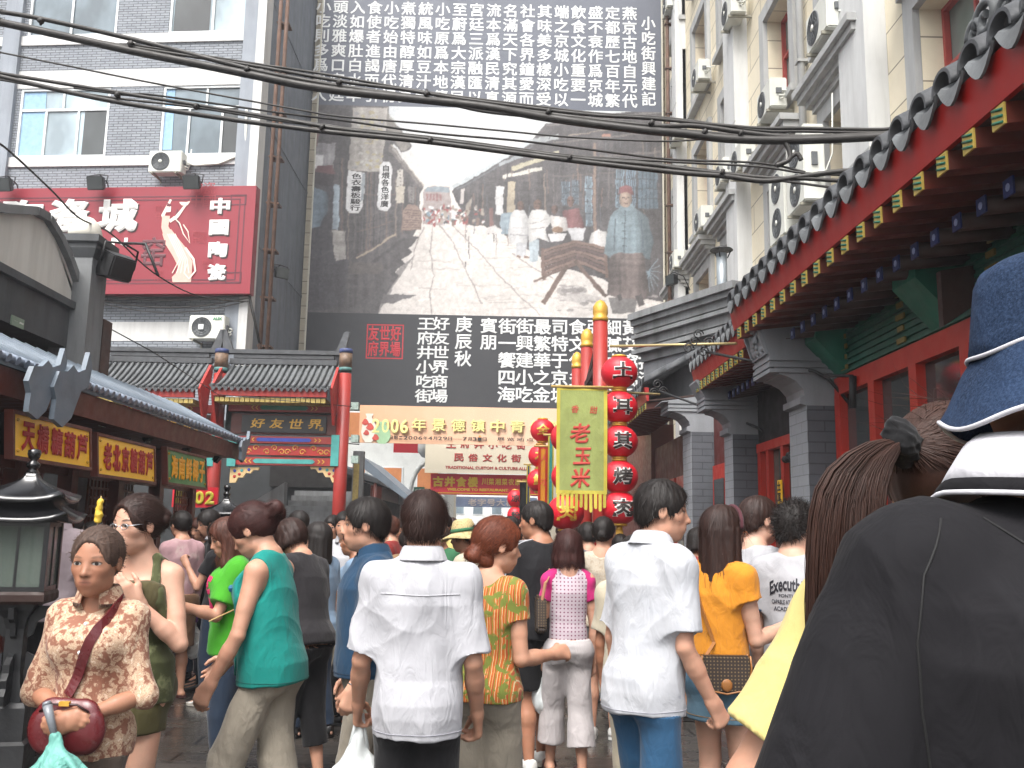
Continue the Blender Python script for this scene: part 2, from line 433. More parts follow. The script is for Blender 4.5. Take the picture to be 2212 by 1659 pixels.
# ================================================================== the left building: grey brick with white bands
LBB = (-6.74, 24.0); LBA = (-6.74-14.0, 24.0+1.25)
LB = Plane(LBA, LBB)
def c1(x, y): return (x*.3338, y*.3338)                        # places measured on an enlarged part of the picture
def lbp(x, y, o=0): return LB.px(*c1(x, y), o)
bld = empty('brick_building', (LBA[0], LBA[1], 0), 'grey brick building with white bands and white framed windows behind the red sign', 'building')
TOPZ = 22.0
def rect1(x0, y0, x1, y1, o=0):
 (a, z1) = lbp(x0, y0, o); (c, z0) = lbp(x1, y1, o); return a, c, z0, z1
w1 = rect1(140, 560, 680, 1000); w2 = rect1(1060, 556, 1622, 1000)
zsill = w2[2]; ztop = w2[3]; FLH = 3.62
SR = LB.L
colw = [(w1[0], w1[1]), (w2[0], w2[1])]; pitch_ = w2[0]-w1[0]
lw = [(w1[0]-pitch_*k-.95*(k > 0), w1[1]-pitch_*k-.95*(k > 0)) for k in (2, 1, 0)]+[(w2[0], w2[1])]
b = MB(); bz = MB(); bw_ = MB(); pil = MB()
# the wall is laid in strips round the window openings: brick, render and white bands
floors = [zsill-FLH, zsill, zsill+FLH, zsill+2*FLH]
p0s = w1[0]-.55; p1s = w2[1]
def strip(mb, s0, s1, z0, z1, o=0.0): mb.pbox(LB, s0, s1, z0, z1, -.35, o)
prev = -2.0
for zf in floors:
 zt = zf+(ztop-zsill)
 cuts = [c for c in lw]
 x = -1.0
 for (a, c) in cuts:
  strip(b, x, a, zf, zt); x = c
 strip(b, x, SR-.05, zf, zt)
 strip(bw_, -1, SR-.05, zf-.28, zf, .05)                          # sill band
 strip(b, -1, SR-.05, zf-1.05, zf-.28)                            # brick spandrel
 strip(bw_, -1, SR-.05, zf-1.05-(FLH-(ztop-zsill)-1.05), zf-1.05, .012)
strip(b, -1, SR-.05, 0, floors[0]-1.05-(FLH-(ztop-zsill)-1.05))
b.build('brick_wall', BRK_X, bld); bw_.build('white_bands', WHITEB, bld)
pl_ = rect1(1630, 200, 1700, 1200)
for (s0, s1) in ((SR-.62, SR-.22), (w1[0]-.62, w1[0]-.12), (w1[0]-pitch_-.95-.62, w1[0]-pitch_-.95-.12)):
 pil.pbox(LB, s0, s1, 0, TOPZ, 0, .14)
pil.build('pilaster', REND, bld)
b = MB(); b.pbox(LB, SR-.22, SR+.02, 0, TOPZ, -.3, .2); b.build('corner_strip', WHITEB, bld)
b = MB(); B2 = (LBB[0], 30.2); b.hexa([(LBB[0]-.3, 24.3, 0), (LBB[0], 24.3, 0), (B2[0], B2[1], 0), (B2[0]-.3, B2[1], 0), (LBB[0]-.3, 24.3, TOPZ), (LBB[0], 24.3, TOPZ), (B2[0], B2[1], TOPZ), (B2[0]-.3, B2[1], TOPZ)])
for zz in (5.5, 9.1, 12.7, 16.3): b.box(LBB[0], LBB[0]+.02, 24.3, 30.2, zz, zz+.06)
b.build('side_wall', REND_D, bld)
for i, zf in enumerate(floors):
 for j, (a, c) in enumerate(lw):
  cur = None; op = None
  if i == 1 and j == 2: cur = [(.02, .30, .02)]; op = (.72, .97)
  if i == 1 and j == 3: cur = [(.02, .13, .1), (.88, .98, .04)]; op = (.66, .88)
  if i == 2 and j == 3: op = (.04, .44)
  window(bld, LB, a, c, zf, zf+(ztop-zsill), mull=(.3, .66) if i < 2 else (.48,), trans=(.31,) if i < 3 else (), curtain=cur, openpane=op, gl=[GL_L, GL_B][(i+j) % 2])
# vertical pipes on the corner and side wall
for k, (cx_, nm) in enumerate(((1795, 'a'), (1838, 'b'))):
 p_ = P(*c1(cx_+10, 250), 23.75+.05*k)
 b = MB(); b.tube([(p_.x, p_.y, 3.2), (p_.x, p_.y, TOPZ)], .055, 8)
 for zz in np.arange(3.6, TOPZ, 1.3): b.box(p_.x-.08, p_.x+.08, p_.y-.02, p_.y+.35, zz, zz+.05)
 b.build('cable_pipe', RUST, None, ['rusty vertical conduit nearest the corner of the grey brick building', 'rusty vertical conduit running beside the corner conduit on the grey building'][k], 'conduit', 'conduits on the building corner')
# air conditioners of the left building
q = lbp(1080, 1128, .35); p_ = LB.pt(q[0], q[1], .35); place_ac((p_.x, p_.y, p_.z), -R(5), 'white air conditioner under the grey building window, just above the red sign', 1.08)
AC2 = ac_proto()
q = LB.px(450, 735, .4); p_ = LB.pt(q[0], q[1], .4)
o = place_ac((p_.x, p_.y, p_.z), -R(5), 'white air conditioner with a green logo and square hub, below the red sign', 1.12, AC2)
b = MB(); b.box(-.06, .06, -.19, -.175, .22, .34); b.build('fan_cover', PVC, None); o2 = bpy.data.objects['fan_cover']; o2.parent = o; o2.location = (-.12, 0, 0)
b = MB(); put_text(b, 'AUX', lambda x, y, o_: (x, -.163-o_, y), .14, .36, .44, .51, 0, .05); tx = b.build('lettering', mat('ac_green', '#2c7a4e', .5), None); tx.parent = o
# the big red sign of the ceramics shop
RS = empty('shop_sign', tuple(LB.pt(LB.px(280, 632, .5)[0], LB.px(280, 632, .5)[1], .5)), 'large red shop sign with white characters and a dancing figure on the grey building', 'sign')
(sa_, sz1) = LB.px(554, 401, .5); (_, sz0) = LB.px(545, 634, .5); s0 = LB.px(-120, 410, .5)[0]
SIGNR = mat('red_sign_face', '#85222f', .4, .05, 1.5, 0); SIGND = mat('dark_red_line', '#571c2a', .5)
b = MB(); b.pbox(LB, s0, sa_, sz0, sz1, .2, .5); b.build('sign_panel', SIGNR, RS)
b = MB()
def ln(pts, w_, m=0, o=.504):
 for (p, q) in zip(pts[:-1], pts[1:]):
  x0, x1 = sorted((p[0], q[0])); z0, z1 = sorted((p[1], q[1])); b.pbox(LB, x0-w_/2, x1+w_/2, z0-w_/2, z1+w_/2, o-.003, o, m)
for k in (0, 1):
 off_ = .28+.14*k; s1_, a1, a0 = sa_-off_, sz1-off_+.05*k, sz0+off_-.05*k
 ln([(s0+.1, a1), (s1_, a1)], .035, 0, .504+.001*k); ln([(s1_, a1), (s1_, a0)], .035, 0, .505+.001*k); ln([(s0+.1, a0), (s1_, a0)], .035, 0, .504+.001*k)
for (zz) in (sz1-.52, sz0+.30):
 for (e0, e1) in (((sa_-.66, zz), (sa_-.26, zz)), ((sa_-.66, zz+.26), (sa_-.26, zz+.26)), ((sa_-.66, zz), (sa_-.66, zz+.26)), ((sa_-.26, zz), (sa_-.26, zz+.26))): ln([e0, e1], .035, 0, .5075)
b.build('border_lines', SIGND, RS)
def lbr(u0, v0, u1, v1, o=.506):
 a, z1 = LB.px(u0, v0, o); c, z0 = LB.px(u1, v1, o); return a, c, z0, z1
fnL = lambda x, y, o_: LB.pt(x, y, .512+o_)
WHT = mat('sign_white', '#dcdad6', .5, .03, 3, 0)
b = MB(); sh = MB()
for (ch, u0, v0, u1, v1) in (('陶', 8, 432, 88, 505), ('瓷', 110, 430, 190, 503), ('城', 214, 430, 296, 503), ('中', 455, 428, 496, 462), ('國', 453, 475, 493, 508), ('陶', 451, 522, 490, 556), ('瓷', 449, 570, 488, 606), ('T O W N', 70, 515, 275, 533)):
 r_ = lbr(u0, v0, u1, v1); bd = .05 if len(ch) == 1 else .03
 put_text(b, ch, fnL, *r_, 0, bd)
 if len(ch) == 1: put_text(sh, ch, lambda x, y, o_: LB.pt(x+.035, y-.035, .5085+o_*.1), *r_, 0, bd)
b.build('lettering', WHT, RS); sh.build('lettering_outline', mat('sign_black', '#2a1416', .6), RS)
b = MB(); put_text(b, '窑', fnL, *lbr(308, 512, 356, 575), 0, .02); b.build('lettering', mat('sign_grey', '#5d3138', .6), RS)
SEALR = mat('seal_line', '#94343c', .6)
b = MB()
for (u, v, w_) in ((438, 420, 28), (352, 458, 16), (430, 512, 14), (449, 572, 12), (340, 595, 12)):
 for i, ch in enumerate('陶瓷中國'):
  x_ = u+(w_/1.0)*(.5 if i % 2 else -.5); y_ = v+(w_)*(.5 if i > 1 else -.5)
  put_text(b, ch, fnL, *lbr(x_-w_*.45, y_-w_*.45, x_+w_*.45, y_+w_*.45, .509), 0, .0)
b.build('seal_marks', SEALR, RS)
# the dancing figure: a pale relief with raised arms, trailing sash and skirt
FIG = mat('figure_pink', '#d9a79a', .6, .12, 3, 0); FIG2 = mat('figure_light', '#e8cfc2', .6, .1, 3, 0)
b = MB()
def fig(pts, w_, m=0, o=.515):
 pts = [Vector((LB.px(*p, o)[0], LB.px(*p, o)[1], 0)) for p in pts]
 ww = [q*.012 for q in (w_ if isinstance(w_, list) else [w_]*len(pts))]
 L_, R_ = [], []
 for i, p in enumerate(pts):
  t_ = (pts[min(i+1, len(pts)-1)]-pts[max(i-1, 0)]).normalized(); n_ = Vector((-t_.y, t_.x, 0))
  L_.append(p+n_*ww[i]); R_.append(p-n_*ww[i])
 for i in range(len(pts)-1):
  b.face([LB.pt(R_[i].x, R_[i].y, o), LB.pt(R_[i+1].x, R_[i+1].y, o), LB.pt(L_[i+1].x, L_[i+1].y, o), LB.pt(L_[i].x, L_[i].y, o)], m)
fig([(358, 480), (352, 465), (362, 445), (369, 431)], [4, 4, 3, 2.5], 1)                    # arm up
fig([(366, 478), (382, 468), (394, 452), (402, 441)], [4, 4, 3, 2.5], 1, .516)              # arm out with the bowl
fig([(388, 437), (394, 440), (404, 440), (410, 435)], [1, 4, 4, 1], 1, .518)
fig([(364, 446), (364, 458)], [6, 5], 1, .518); fig([(361, 442), (369, 444)], [4, 3], 2, .520)
fig([(359, 466), (356, 490), (362, 505)], [9, 8, 10], 0, .517)
fig([(360, 500), (370, 520), (388, 545), (400, 570), (398, 598), (372, 604)], [11, 15, 17, 17, 20, 6], 0, .519)
for k in range(5): fig([(362+k*4, 505), (374+k*4, 530), (388+k*4, 560), (372+k*9, 590)], 1.0, 1, .521+.001*k)
fig([(374, 468), (388, 482), (396, 505), (410, 525), (406, 500), (396, 485)], [1.2]*6, 1, .527)
fig([(400, 535), (418, 560), (422, 585), (408, 602), (398, 590), (404, 570)], [2.5, 2.5, 2, 2, 1.5, 1], 1, .528)
fig([(384, 452), (380, 470), (388, 490)], [1, 3.5, 1], 2, .5155)
b.build('dancing_figure', [FIG, FIG2, SIGND], RS)
# floodlights over the sign
def flood(p, rz, label, s=1.0, tilt=35):
 r = empty('floodlight', (0, 0, 0), label, 'floodlight', 'floodlights on the buildings')
 T = Matrix.Rotation(R(tilt), 4, 'X')
 b = MB(); c = [(-.2, -.05, -.16), (.2, -.05, -.16), (.15, .16, -.13), (-.15, .16, -.13), (-.2, -.05, .16), (.2, -.05, .16), (.15, .16, .13), (-.15, .16, .13)]
 b.hexa([T @ Vector(q) for q in c]); h = b.build('lamp_housing', IRON, r, bevel=.015)
 b = MB(); b.hexa([T @ Vector(q) for q in ((-.18, -.056, -.14), (.18, -.056, -.14), (.18, -.05, -.14), (-.18, -.05, -.14), (-.18, -.056, .14), (.18, -.056, .14), (.18, -.05, .14), (-.18, -.05, .14))]); b.build('lens', GL_D, h)
 b = MB(); b.tube([(-.22, .05, 0), (-.22, .1, .22), (0, .12, .26), (.22, .1, .22), (.22, .05, 0)], .014, 6); b.tube([(0, .12, .26), (0, .5, .2), (0, .75, -.2)], .016, 6); b.build('arm', IRON, r)
 r.location = p; r.rotation_euler = (0, 0, rz); r.scale = (s, s, s); return r
for (x_, y_, lb_) in ((20, 1195, 'black floodlight over the red sign, cut by the left edge of the view'), (620, 1185, 'black floodlight over the red sign, between two others'), (1240, 1180, 'black floodlight over the red sign, right beside the air conditioner')):
 q = lbp(x_, y_, .9); p_ = LB.pt(q[0], q[1], .9); flood((p_.x, p_.y, p_.z), R(-5), lb_, 1.15, 20)
b = MB()   # sagging cables under the red sign
for (y_, sg, rr) in ((603, .25, .035), (612, .4, .02), (607, .1, .02), (618, .5, .015)):
 pa = LB.pt(*LB.px(207, y_+50-15, .3), .3); pb_ = LB.pt(*LB.px(538, y_+40-8, .3), .3)
 b.tube([pa.lerp(pb_, t_)-Vector((0, 0, sg*math.sin(math.pi*t_)*.6)) for t_ in np.linspace(0, 1, 14)]+[LB.pt(*LB.px(560, 740, .3), .3)], rr, 6)
b.build('cable_bundle', WIREM, None, 'bundle of black cables sagging along the wall under the red sign', 'cable')
# loose conduit hose on the wall
b = MB(); b.tube([LB.pt(*lbp(1190, 1050, .1), .1), LB.pt(*lbp(1260, 1070, .08), .08), LB.pt(*lbp(1420, 1058, .08), .08), LB.pt(*lbp(1540, 1010, .08), .08), LB.pt(*lbp(1590, 930, .1), .1), LB.pt(*lbp(1595, 700, .2), .2)], .035, 6)
b.build('ac_hose', ACW, None, 'white hose from the upper air conditioner up to the window', 'hose')
# wall lamp box and loudspeaker on the side wall
p_ = P(609, 590, 25.2); flood((p_.x, p_.y, p_.z), R(40), 'grey floodlight on the blank side wall left of the giant mural', 1.0, 5)
# ================================================================== the end building with the giant mural
MY = 29.7
ML = Plane((-6.45, MY), (5.25, MY))
endb = empty('passage_building', (0, 30, 0), 'stone building over the passage that carries the giant mural', 'building')
MZ0 = ML.px(1000, 886)[1]
b = MB(); b.box(-7.1, 6.1, 30, 31.2, MZ0+.1, 24); b.build('front_wall', STONE_X, endb)
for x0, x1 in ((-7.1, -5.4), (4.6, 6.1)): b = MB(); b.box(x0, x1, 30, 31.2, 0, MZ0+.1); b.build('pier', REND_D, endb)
mu = empty('giant_mural', (0, MY, MZ0), 'giant mural of an old street with columns of white characters above and below', 'mural')
def mrect(u0, v0, u1, v1):
 a, z1 = ML.px(u0, v0); c, z0 = ML.px(u1, v1); return a, c, z0, z1
PTOP = mat('mural_hazed_panel', '#555a66', .5, .04, 1.0, 0, dirt=.08); PBOT = mat('mural_dark_panel', '#323337', .45, .05, 1.0, 0, dirt=.1, dirtcol=(.08, .08, .08))  # upper panel painted greyer for the veil of reflection and haze
zb1 = ML.px(1040, 234)[1]; zb0 = ML.px(1040, 682)[1]
b = MB(); b.pbox(ML, 0, ML.L, MZ0, 22, -.22, -.012); b.build('backing', IRON, mu)
b = MB(); b.pbox(ML, 0, ML.L, zb1, 22, -.01, 0); b.build('upper_panel', PTOP, mu)
b = MB(); b.pbox(ML, 0, ML.L, MZ0, zb0, -.01, 0); b.build('lower_panel', PBOT, mu)
cols = ['燕京古地自元代', '定都歷七百年繁', '盛不衰作爲京城', '飲食文化重要一', '端之京城小吃以', '其味美多樣深受', '社會各界鐘愛而', '名滿天下究其源', '流本爲漢民清真', '宮廷三派融匯以', '至蔚爲大宗漢民', '小吃原爲本地傳', '統風味如豆汁焦', '煮獨特醇厚清真', '小吃始由唐代初', '食使者進謁而引', '入如爆肚白水羊', '頭淡雅爽口宮廷', '小吃則多爲滿人']
fnM = lambda x, y, o: ML.pt(x, y, .004+o)
b = MB()
sR = ML.px(1360, 120)[0]; sL = ML.px(694, 115)[0]; stp = (sR-sL)/18
zT = ML.px(1000, 6)[1]; zB = ML.px(1000, 227)[1]
MCW = mat('mural_white', '#d4d6d6', .6, .03, 3, 0)
for i, t_ in enumerate(cols):
 s_ = sR-i*stp; put_col(b, t_, fnM, s_-stp*.43, s_+stp*.43, zT, zB, 0, .02, .04)
s_ = ML.px(1401, 120)[0]; put_col(b, '小吃街興建記', fnM, s_-stp*.41, s_+stp*.41, ML.px(1401, 35)[1], ML.px(1401, 231)[1], 0, .02, .04)
b.build('lettering', MCW, mu)
b = MB()
for (t_, u, v0, v1, w_) in (('王府井小吃街', 918, 684, 872, 31), ('好友世界商場', 951, 684, 872, 31), ('庚辰秋', 1001, 683, 794, 33), ('賓朋', 1056, 686, 758, 35), ('街一饗四海', 1095, 687, 872, 35), ('街興建小吃', 1133, 687, 872, 35), ('最繁華之金', 1171, 688, 873, 35), ('司特于京城', 1209, 688, 873, 35), ('食文化多彩', 1247, 689, 874, 35), ('弘揚飲食于', 1286, 689, 874, 35), ('細膩鹵煮羊', 1325, 690, 875, 35), ('黃艾窩窩頭', 1362, 690, 875, 35), ('阝驢打滾等', 1396, 691, 876, 35)):
 a, c, z0, z1 = mrect(u-w_/2, v0, u+w_/2, v1); put_col(b, t_, fnM, a, c, z1, z0, 0, .02, .04)
b.build('lettering', MCW, mu)
SEAL = mat('seal_red', '#b5313a', .6, .1, 4, 0)
b = MB(); a, c, z0, z1 = mrect(793, 700, 870, 776)
for (x0, x1, y0, y1) in ((a, c, z0, z0+.04), (a, c, z1-.04, z1), (a, a+.04, z0+.04, z1-.04), (c-.04, c, z0+.04, z1-.04)): b.pbox(ML, x0, x1, y0, y1, 0, .006)
for i, t_ in enumerate(('友府', '世界', '好場')):
 put_col(b, t_, fnM, a+.06+i*(c-a-.12)/3, a+.03+(i+1)*(c-a-.12)/3, z1-.06, z0+.06, 0, .035, .02)
b.build('red_seal', SEAL, mu)
# the printed picture between the two panels: a picture of an old street, painted cell by cell like a halftone print
PW, PH, PS = 530, 310, 2.0                      # cells; one cell is two units of an enlarged part of the picture
prng = np.random.default_rng(9)
def fbm(sx, sy, oct_=4):
 out = np.zeros((PH, PW)); amp = 1.0
 for o_ in range(oct_):
  gx, gy = max(2, int(PW/sx*2**o_)+2), max(2, int(PH/sy*2**o_)+2); g = prng.uniform(-1, 1, (gy, gx))
  yy, xx = np.linspace(0, gy-1.001, PH), np.linspace(0, gx-1.001, PW); yi, xi = yy.astype(int), xx.astype(int); fy, fx_ = (yy-yi)[:, None], (xx-xi)[None]
  out += amp*((g[yi][:, xi]*(1-fx_)+g[yi][:, xi+1]*fx_)*(1-fy)+(g[yi+1][:, xi]*(1-fx_)+g[yi+1][:, xi+1]*fx_)*fy); amp *= .55
 return out/1.8
PX_, PY_ = np.meshgrid(20+PS*np.arange(PW), 35+PS*np.arange(PH))
NA, NV, NH, NG = fbm(60, 60), fbm(7, 70, 3), fbm(90, 5, 3), fbm(4, 4, 2)
WXp, WYp = PX_+3.5*fbm(9, 9, 3), PY_+3.5*fbm(9, 9, 3)
cv = np.zeros((PH, PW, 3))
def fill(pts, col, var=.16, streak=0.0, shade=0.0, a=1.0, exact=False):
 X, Y = (PX_, PY_) if exact else (WXp, WYp)
 m = np.zeros((PH, PW), bool); n = len(pts)
 for i in range(n):
  (x0, y0), (x1, y1) = pts[i], pts[(i+1) % n]
  if y0 == y1: continue
  m ^= ((y0 > Y) != (y1 > Y)) & (X < (x1-x0)*(Y-y0)/(y1-y0)+x0)
 k = 1+var*NA+streak*NV+streak*.5*NH+.06*NG
 if shade:
  xs = [p[0] for p in pts]; t_ = (PX_-min(xs))/max(1, max(xs)-min(xs)); k = k*(1-shade*(np.abs(t_-.42)*1.7)**1.6)
 c = np.array(col)[None, None]*k[:, :, None]
 cv[m] = cv[m]*(1-a)+c[m]*a
def ov(x, y, rx, ry, col, **kw): fill([(x+rx*math.cos(q*.45), y+ry*math.sin(q*.45)) for q in range(14)], col, **kw)
def br(x0, y0, x1, y1, w_, col, **kw):
 d_ = math.hypot(x1-x0, y1-y0); nx_, ny_ = -(y1-y0)/d_*w_/2, (x1-x0)/d_*w_/2
 fill([(x0+nx_, y0+ny_), (x1+nx_, y1+ny_), (x1-nx_, y1-ny_), (x0-nx_, y0-ny_)], col, **kw)
rr_ = random.Random(5)
t_ = np.clip((PY_-40)/260, 0, 1)[:, :, None]; cv[:] = np.array((208, 216, 222))*(1-t_)+np.array((240, 232, 224))*t_
DK, MD, TN, WH_, BW, BL_, RD, ST = (80, 75, 77), (104, 97, 96), (168, 155, 140), (226, 225, 226), (128, 100, 86), (112, 140, 158), (148, 88, 88), (228, 219, 212)
fill([(245, 660), (290, 560), (300, 500), (335, 455), (378, 400), (380, 383), (515, 383), (640, 425), (760, 490), (900, 540), (1080, 590), (1080, 660)], ST, .07)
for _ in range(260):      # the paving's worn patches
 x_, y_ = rr_.uniform(280, 1060), rr_.uniform(400, 645); ov(x_, y_, rr_.uniform(3, 22)*(y_-330)/250, rr_.uniform(1, 4)*(y_-330)/250, rr_.choice([(205, 194, 188), (238, 230, 224), (214, 205, 200)]), a=.6)
# far end
fill([(384, 285), (410, 272), (460, 276), (468, 388), (380, 388)], (172, 155, 152)); fill([(386, 292), (392, 279), (425, 274), (458, 278), (462, 293)], (140, 156, 168))
for k in range(5): fill([(390+k*10, 298), (397+k*10, 298), (397+k*10, 318), (390+k*10, 318)], (160, 108, 106))
for _ in range(120): x_ = rr_.uniform(382, 525); ov(x_, rr_.uniform(335, 386), rr_.uniform(2, 6), rr_.uniform(3, 9), rr_.choice([WH_, WH_, TN, BW, DK, (176, 70, 70), BL_]))
# left row
fill([(15, 30), (282, 30), (287, 82), (318, 108), (350, 158), (344, 172), (318, 178), (296, 150), (292, 168), (384, 276), (372, 302), (374, 388), (352, 420), (372, 425), (340, 455), (352, 465), (318, 488), (330, 500), (300, 525), (312, 535), (285, 575), (262, 612), (245, 660), (15, 660)], DK, .2, .28)
fill([(272, 45), (345, 158), (335, 172), (318, 174), (270, 95)], (150, 142, 128), .25, .3, a=.6); fill([(285, 150), (384, 276), (377, 283), (283, 170)], (128, 118, 112), .2, .2, a=.7)
br(288, 152, 383, 274, 3, TN); br(300, 165, 382, 282, 2, MD)
for k in range(26): x_ = 140+k*9.2; br(x_, 190+k*3.6, x_-2, 500-k*4.2, rr_.uniform(1.5, 4.5), rr_.choice([MD, BW, DK, (60, 56, 58), (140, 122, 106)]), a=.75)
for k in range(9): br(190, 300+k*22, 300, 300+k*15, 2, rr_.choice([MD, BW, (58, 54, 56)]), a=.7)
br(188, 486, 305, 414, 5, (172, 152, 128)); br(230, 500, 330, 425, 9, (62, 58, 60), a=.8); fill([(160, 498), (262, 495), (270, 512), (258, 530), (165, 528)], (92, 84, 82)); fill([(240, 585), (330, 500), (360, 470), (300, 560), (250, 650), (140, 650)], (88, 84, 86), a=.6)
fill([(180, 48), (281, 48), (262, 236), (165, 230)], (170, 162, 154), .2, .2)
for _ in range(60): ov(rr_.uniform(180, 265), rr_.uniform(60, 225), rr_.uniform(2, 9), rr_.uniform(2, 6), rr_.choice([(186, 170, 120), (200, 196, 190), (140, 138, 142), (178, 160, 110)]), a=.8)
fill([(60, 150), (130, 150), (122, 235), (70, 240)], (150, 146, 150), .3, .3); fill([(62, 100), (82, 100), (78, 160), (58, 160)], (128, 84, 80)); fill([(70, 185), (95, 185), (90, 225), (66, 225)], WH_)
for pts in ([(165, 230), (214, 236), (213, 290), (207, 335), (196, 354), (168, 354), (158, 338)], [(266, 205), (286, 205), (293, 218), (288, 335), (278, 348), (258, 346), (249, 333), (258, 215)]): fill(pts, (228, 228, 230), .05, exact=True)
fill([(206, 238), (216, 240), (212, 310), (203, 320)], (150, 160, 168)); fill([(308, 226), (326, 228), (322, 280), (306, 275)], (196, 188, 178)); fill([(304, 278), (330, 276), (326, 325), (302, 325)], (198, 186, 166)); fill([(338, 275), (358, 278), (356, 325), (340, 322)], (122, 116, 114)); 
for k in range(5): br(314, 230+k*10, 318, 234+k*10, 2, (70, 64, 62)); br(346, 280+k*9, 350, 284+k*9, 2, (70, 64, 62))
fill([(324, 345), (340, 329), (366, 331), (379, 350), (375, 404), (322, 402)], (146, 116, 102), .2)
for k in range(9): br(326, 345+k*7, 376, 347+k*7, 1.6, (92, 72, 66))
fill([(60, 258), (118, 262), (128, 330), (112, 420), (150, 440), (168, 500), (150, 620), (30, 650), (34, 300)], (74, 70, 76), .2, .2); fill([(36, 302), (62, 276), (104, 292), (108, 345), (84, 392), (36, 402)], (116, 140, 160), .3, .2, .4); ov(98, 246, 28, 32, (66, 58, 62)); fill([(70, 236), (78, 216), (120, 214), (128, 240)], (116, 72, 76)); fill([(124, 268), (142, 274), (138, 402), (120, 400)], (138, 156, 170), .2, .4); fill([(118, 402), (158, 406), (160, 486), (128, 492)], (158, 152, 146), .2, .4)
# right row
fill([(466, 288), (600, 206), (690, 150), (738, 96), (800, 84), (1080, 46), (1080, 612), (1000, 596), (905, 545), (760, 500), (690, 462), (640, 428), (610, 412), (560, 392), (515, 386), (500, 350), (478, 318)], DK, .2, .3)
for (q, w_, c_) in (((468, 280, 690, 148), 11, (186, 196, 202)), ((480, 286, 700, 160), 4, (98, 104, 110)), ((600, 215, 700, 175), 10, (150, 158, 164)), ((690, 148, 775, 132), 14, (164, 170, 174)), ((640, 226, 775, 178), 13, (192, 182, 146)), ((615, 250, 728, 224), 11, (206, 202, 190)), ((660, 252, 730, 230), 4, (92, 86, 84)), ((740, 100, 1070, 60), 6, (120, 114, 112)), ((760, 150, 1070, 118), 5, (112, 104, 100)), ((780, 200, 1070, 176), 7, (106, 98, 96)), ((800, 130, 1000, 100), 3, (150, 132, 116)), ((900, 130, 925, 128), 7, (186, 120, 96)), ((760, 248, 1070, 226), 4, (98, 90, 88))): br(*q, w_, c_)
for _ in range(90): x_ = rr_.uniform(500, 1065); y_ = max(290-(x_-500)*.75, 120)+rr_.uniform(0, 210); br(x_, y_, x_+rr_.uniform(-3, 3), y_+rr_.uniform(10, 90), rr_.uniform(1, 4), rr_.choice([MD, BW, (62, 58, 60), (62, 58, 60), (132, 114, 102), (96, 104, 112)]), a=.75)
for (x_, y0, y1, w_, c_) in ((879, 150, 412, 9, (142, 114, 98)), (735, 240, 400, 4, (136, 116, 100)), (760, 236, 350, 3, MD), (830, 200, 330, 4, BW), (920, 190, 330, 4, MD), (555, 270, 390, 4, (120, 98, 86)), (540, 285, 385, 3, MD), (580, 338, 392, 12, (136, 90, 84))): br(x_, y0, x_, y1, w_, c_)
for (x0, y0, x1, y1, c_) in ((940, 228, 964, 338, BL_), (970, 226, 998, 338, (104, 130, 150)), (1006, 228, 1062, 340, (92, 116, 134)), (784, 262, 806, 332, (104, 132, 152)), (812, 258, 832, 330, (96, 122, 140)), (852, 246, 872, 392, (134, 166, 186))):
 fill([(x0, y0), (x1, y0), (x1, y1), (x0, y1)], c_, .2, .2)
 for k in range(1, 5): br(x0+(x1-x0)*k/5, y0, x0+(x1-x0)*k/5, y1, 2, (64, 62, 66))
 for k in range(1, 4): br(x0, y0+(y1-y0)*k/4, x1, y0+(y1-y0)*k/4, 1.6, (64, 62, 66))
fill([(594, 276), (616, 276), (614, 358), (592, 358)], WH_); fill([(627, 262), (649, 262), (647, 356), (625, 356)], (186, 168, 138), .2); fill([(608, 352), (642, 352), (640, 415), (606, 415)], (146, 170, 186), .2, .4); fill([(490, 286), (502, 282), (500, 325), (490, 325)], (200, 190, 186)); fill([(505, 330), (524, 308), (515, 360), (498, 365)], TN)
for _ in range(40): ov(rr_.uniform(468, 560), rr_.uniform(335, 388), rr_.uniform(2, 6), rr_.uniform(3, 8), rr_.choice([DK, BW, WH_, (176, 70, 70), TN]))
fill([(566, 396), (592, 388), (612, 404), (600, 412), (570, 410)], (214, 208, 206))
# cart tracks and joints
def pl_(pts, w_, c_):
 for (p, q) in zip(pts[:-1], pts[1:]): br(*p, *q, w_, c_, a=.8)
for pts in ([(410, 390), (404, 470), (413, 530), (402, 585), (408, 648)], [(432, 388), (470, 440), (492, 490), (520, 545), (552, 615)], [(470, 392), (540, 460), (600, 530), (660, 590), (720, 648)], [(640, 470), (690, 505), (760, 545)], [(385, 395), (360, 450), (345, 520)]): pl_(pts, 3.2, (142, 130, 126))
for _ in range(34): x_, y_ = rr_.uniform(330, 760), rr_.uniform(430, 640); br(x_, y_, x_+rr_.uniform(20, 90), y_+rr_.uniform(-4, 6), 1.8, (176, 165, 160), a=.7)
fill([(268, 588), (368, 590), (320, 604), (300, 616), (258, 614)], (104, 100, 102))
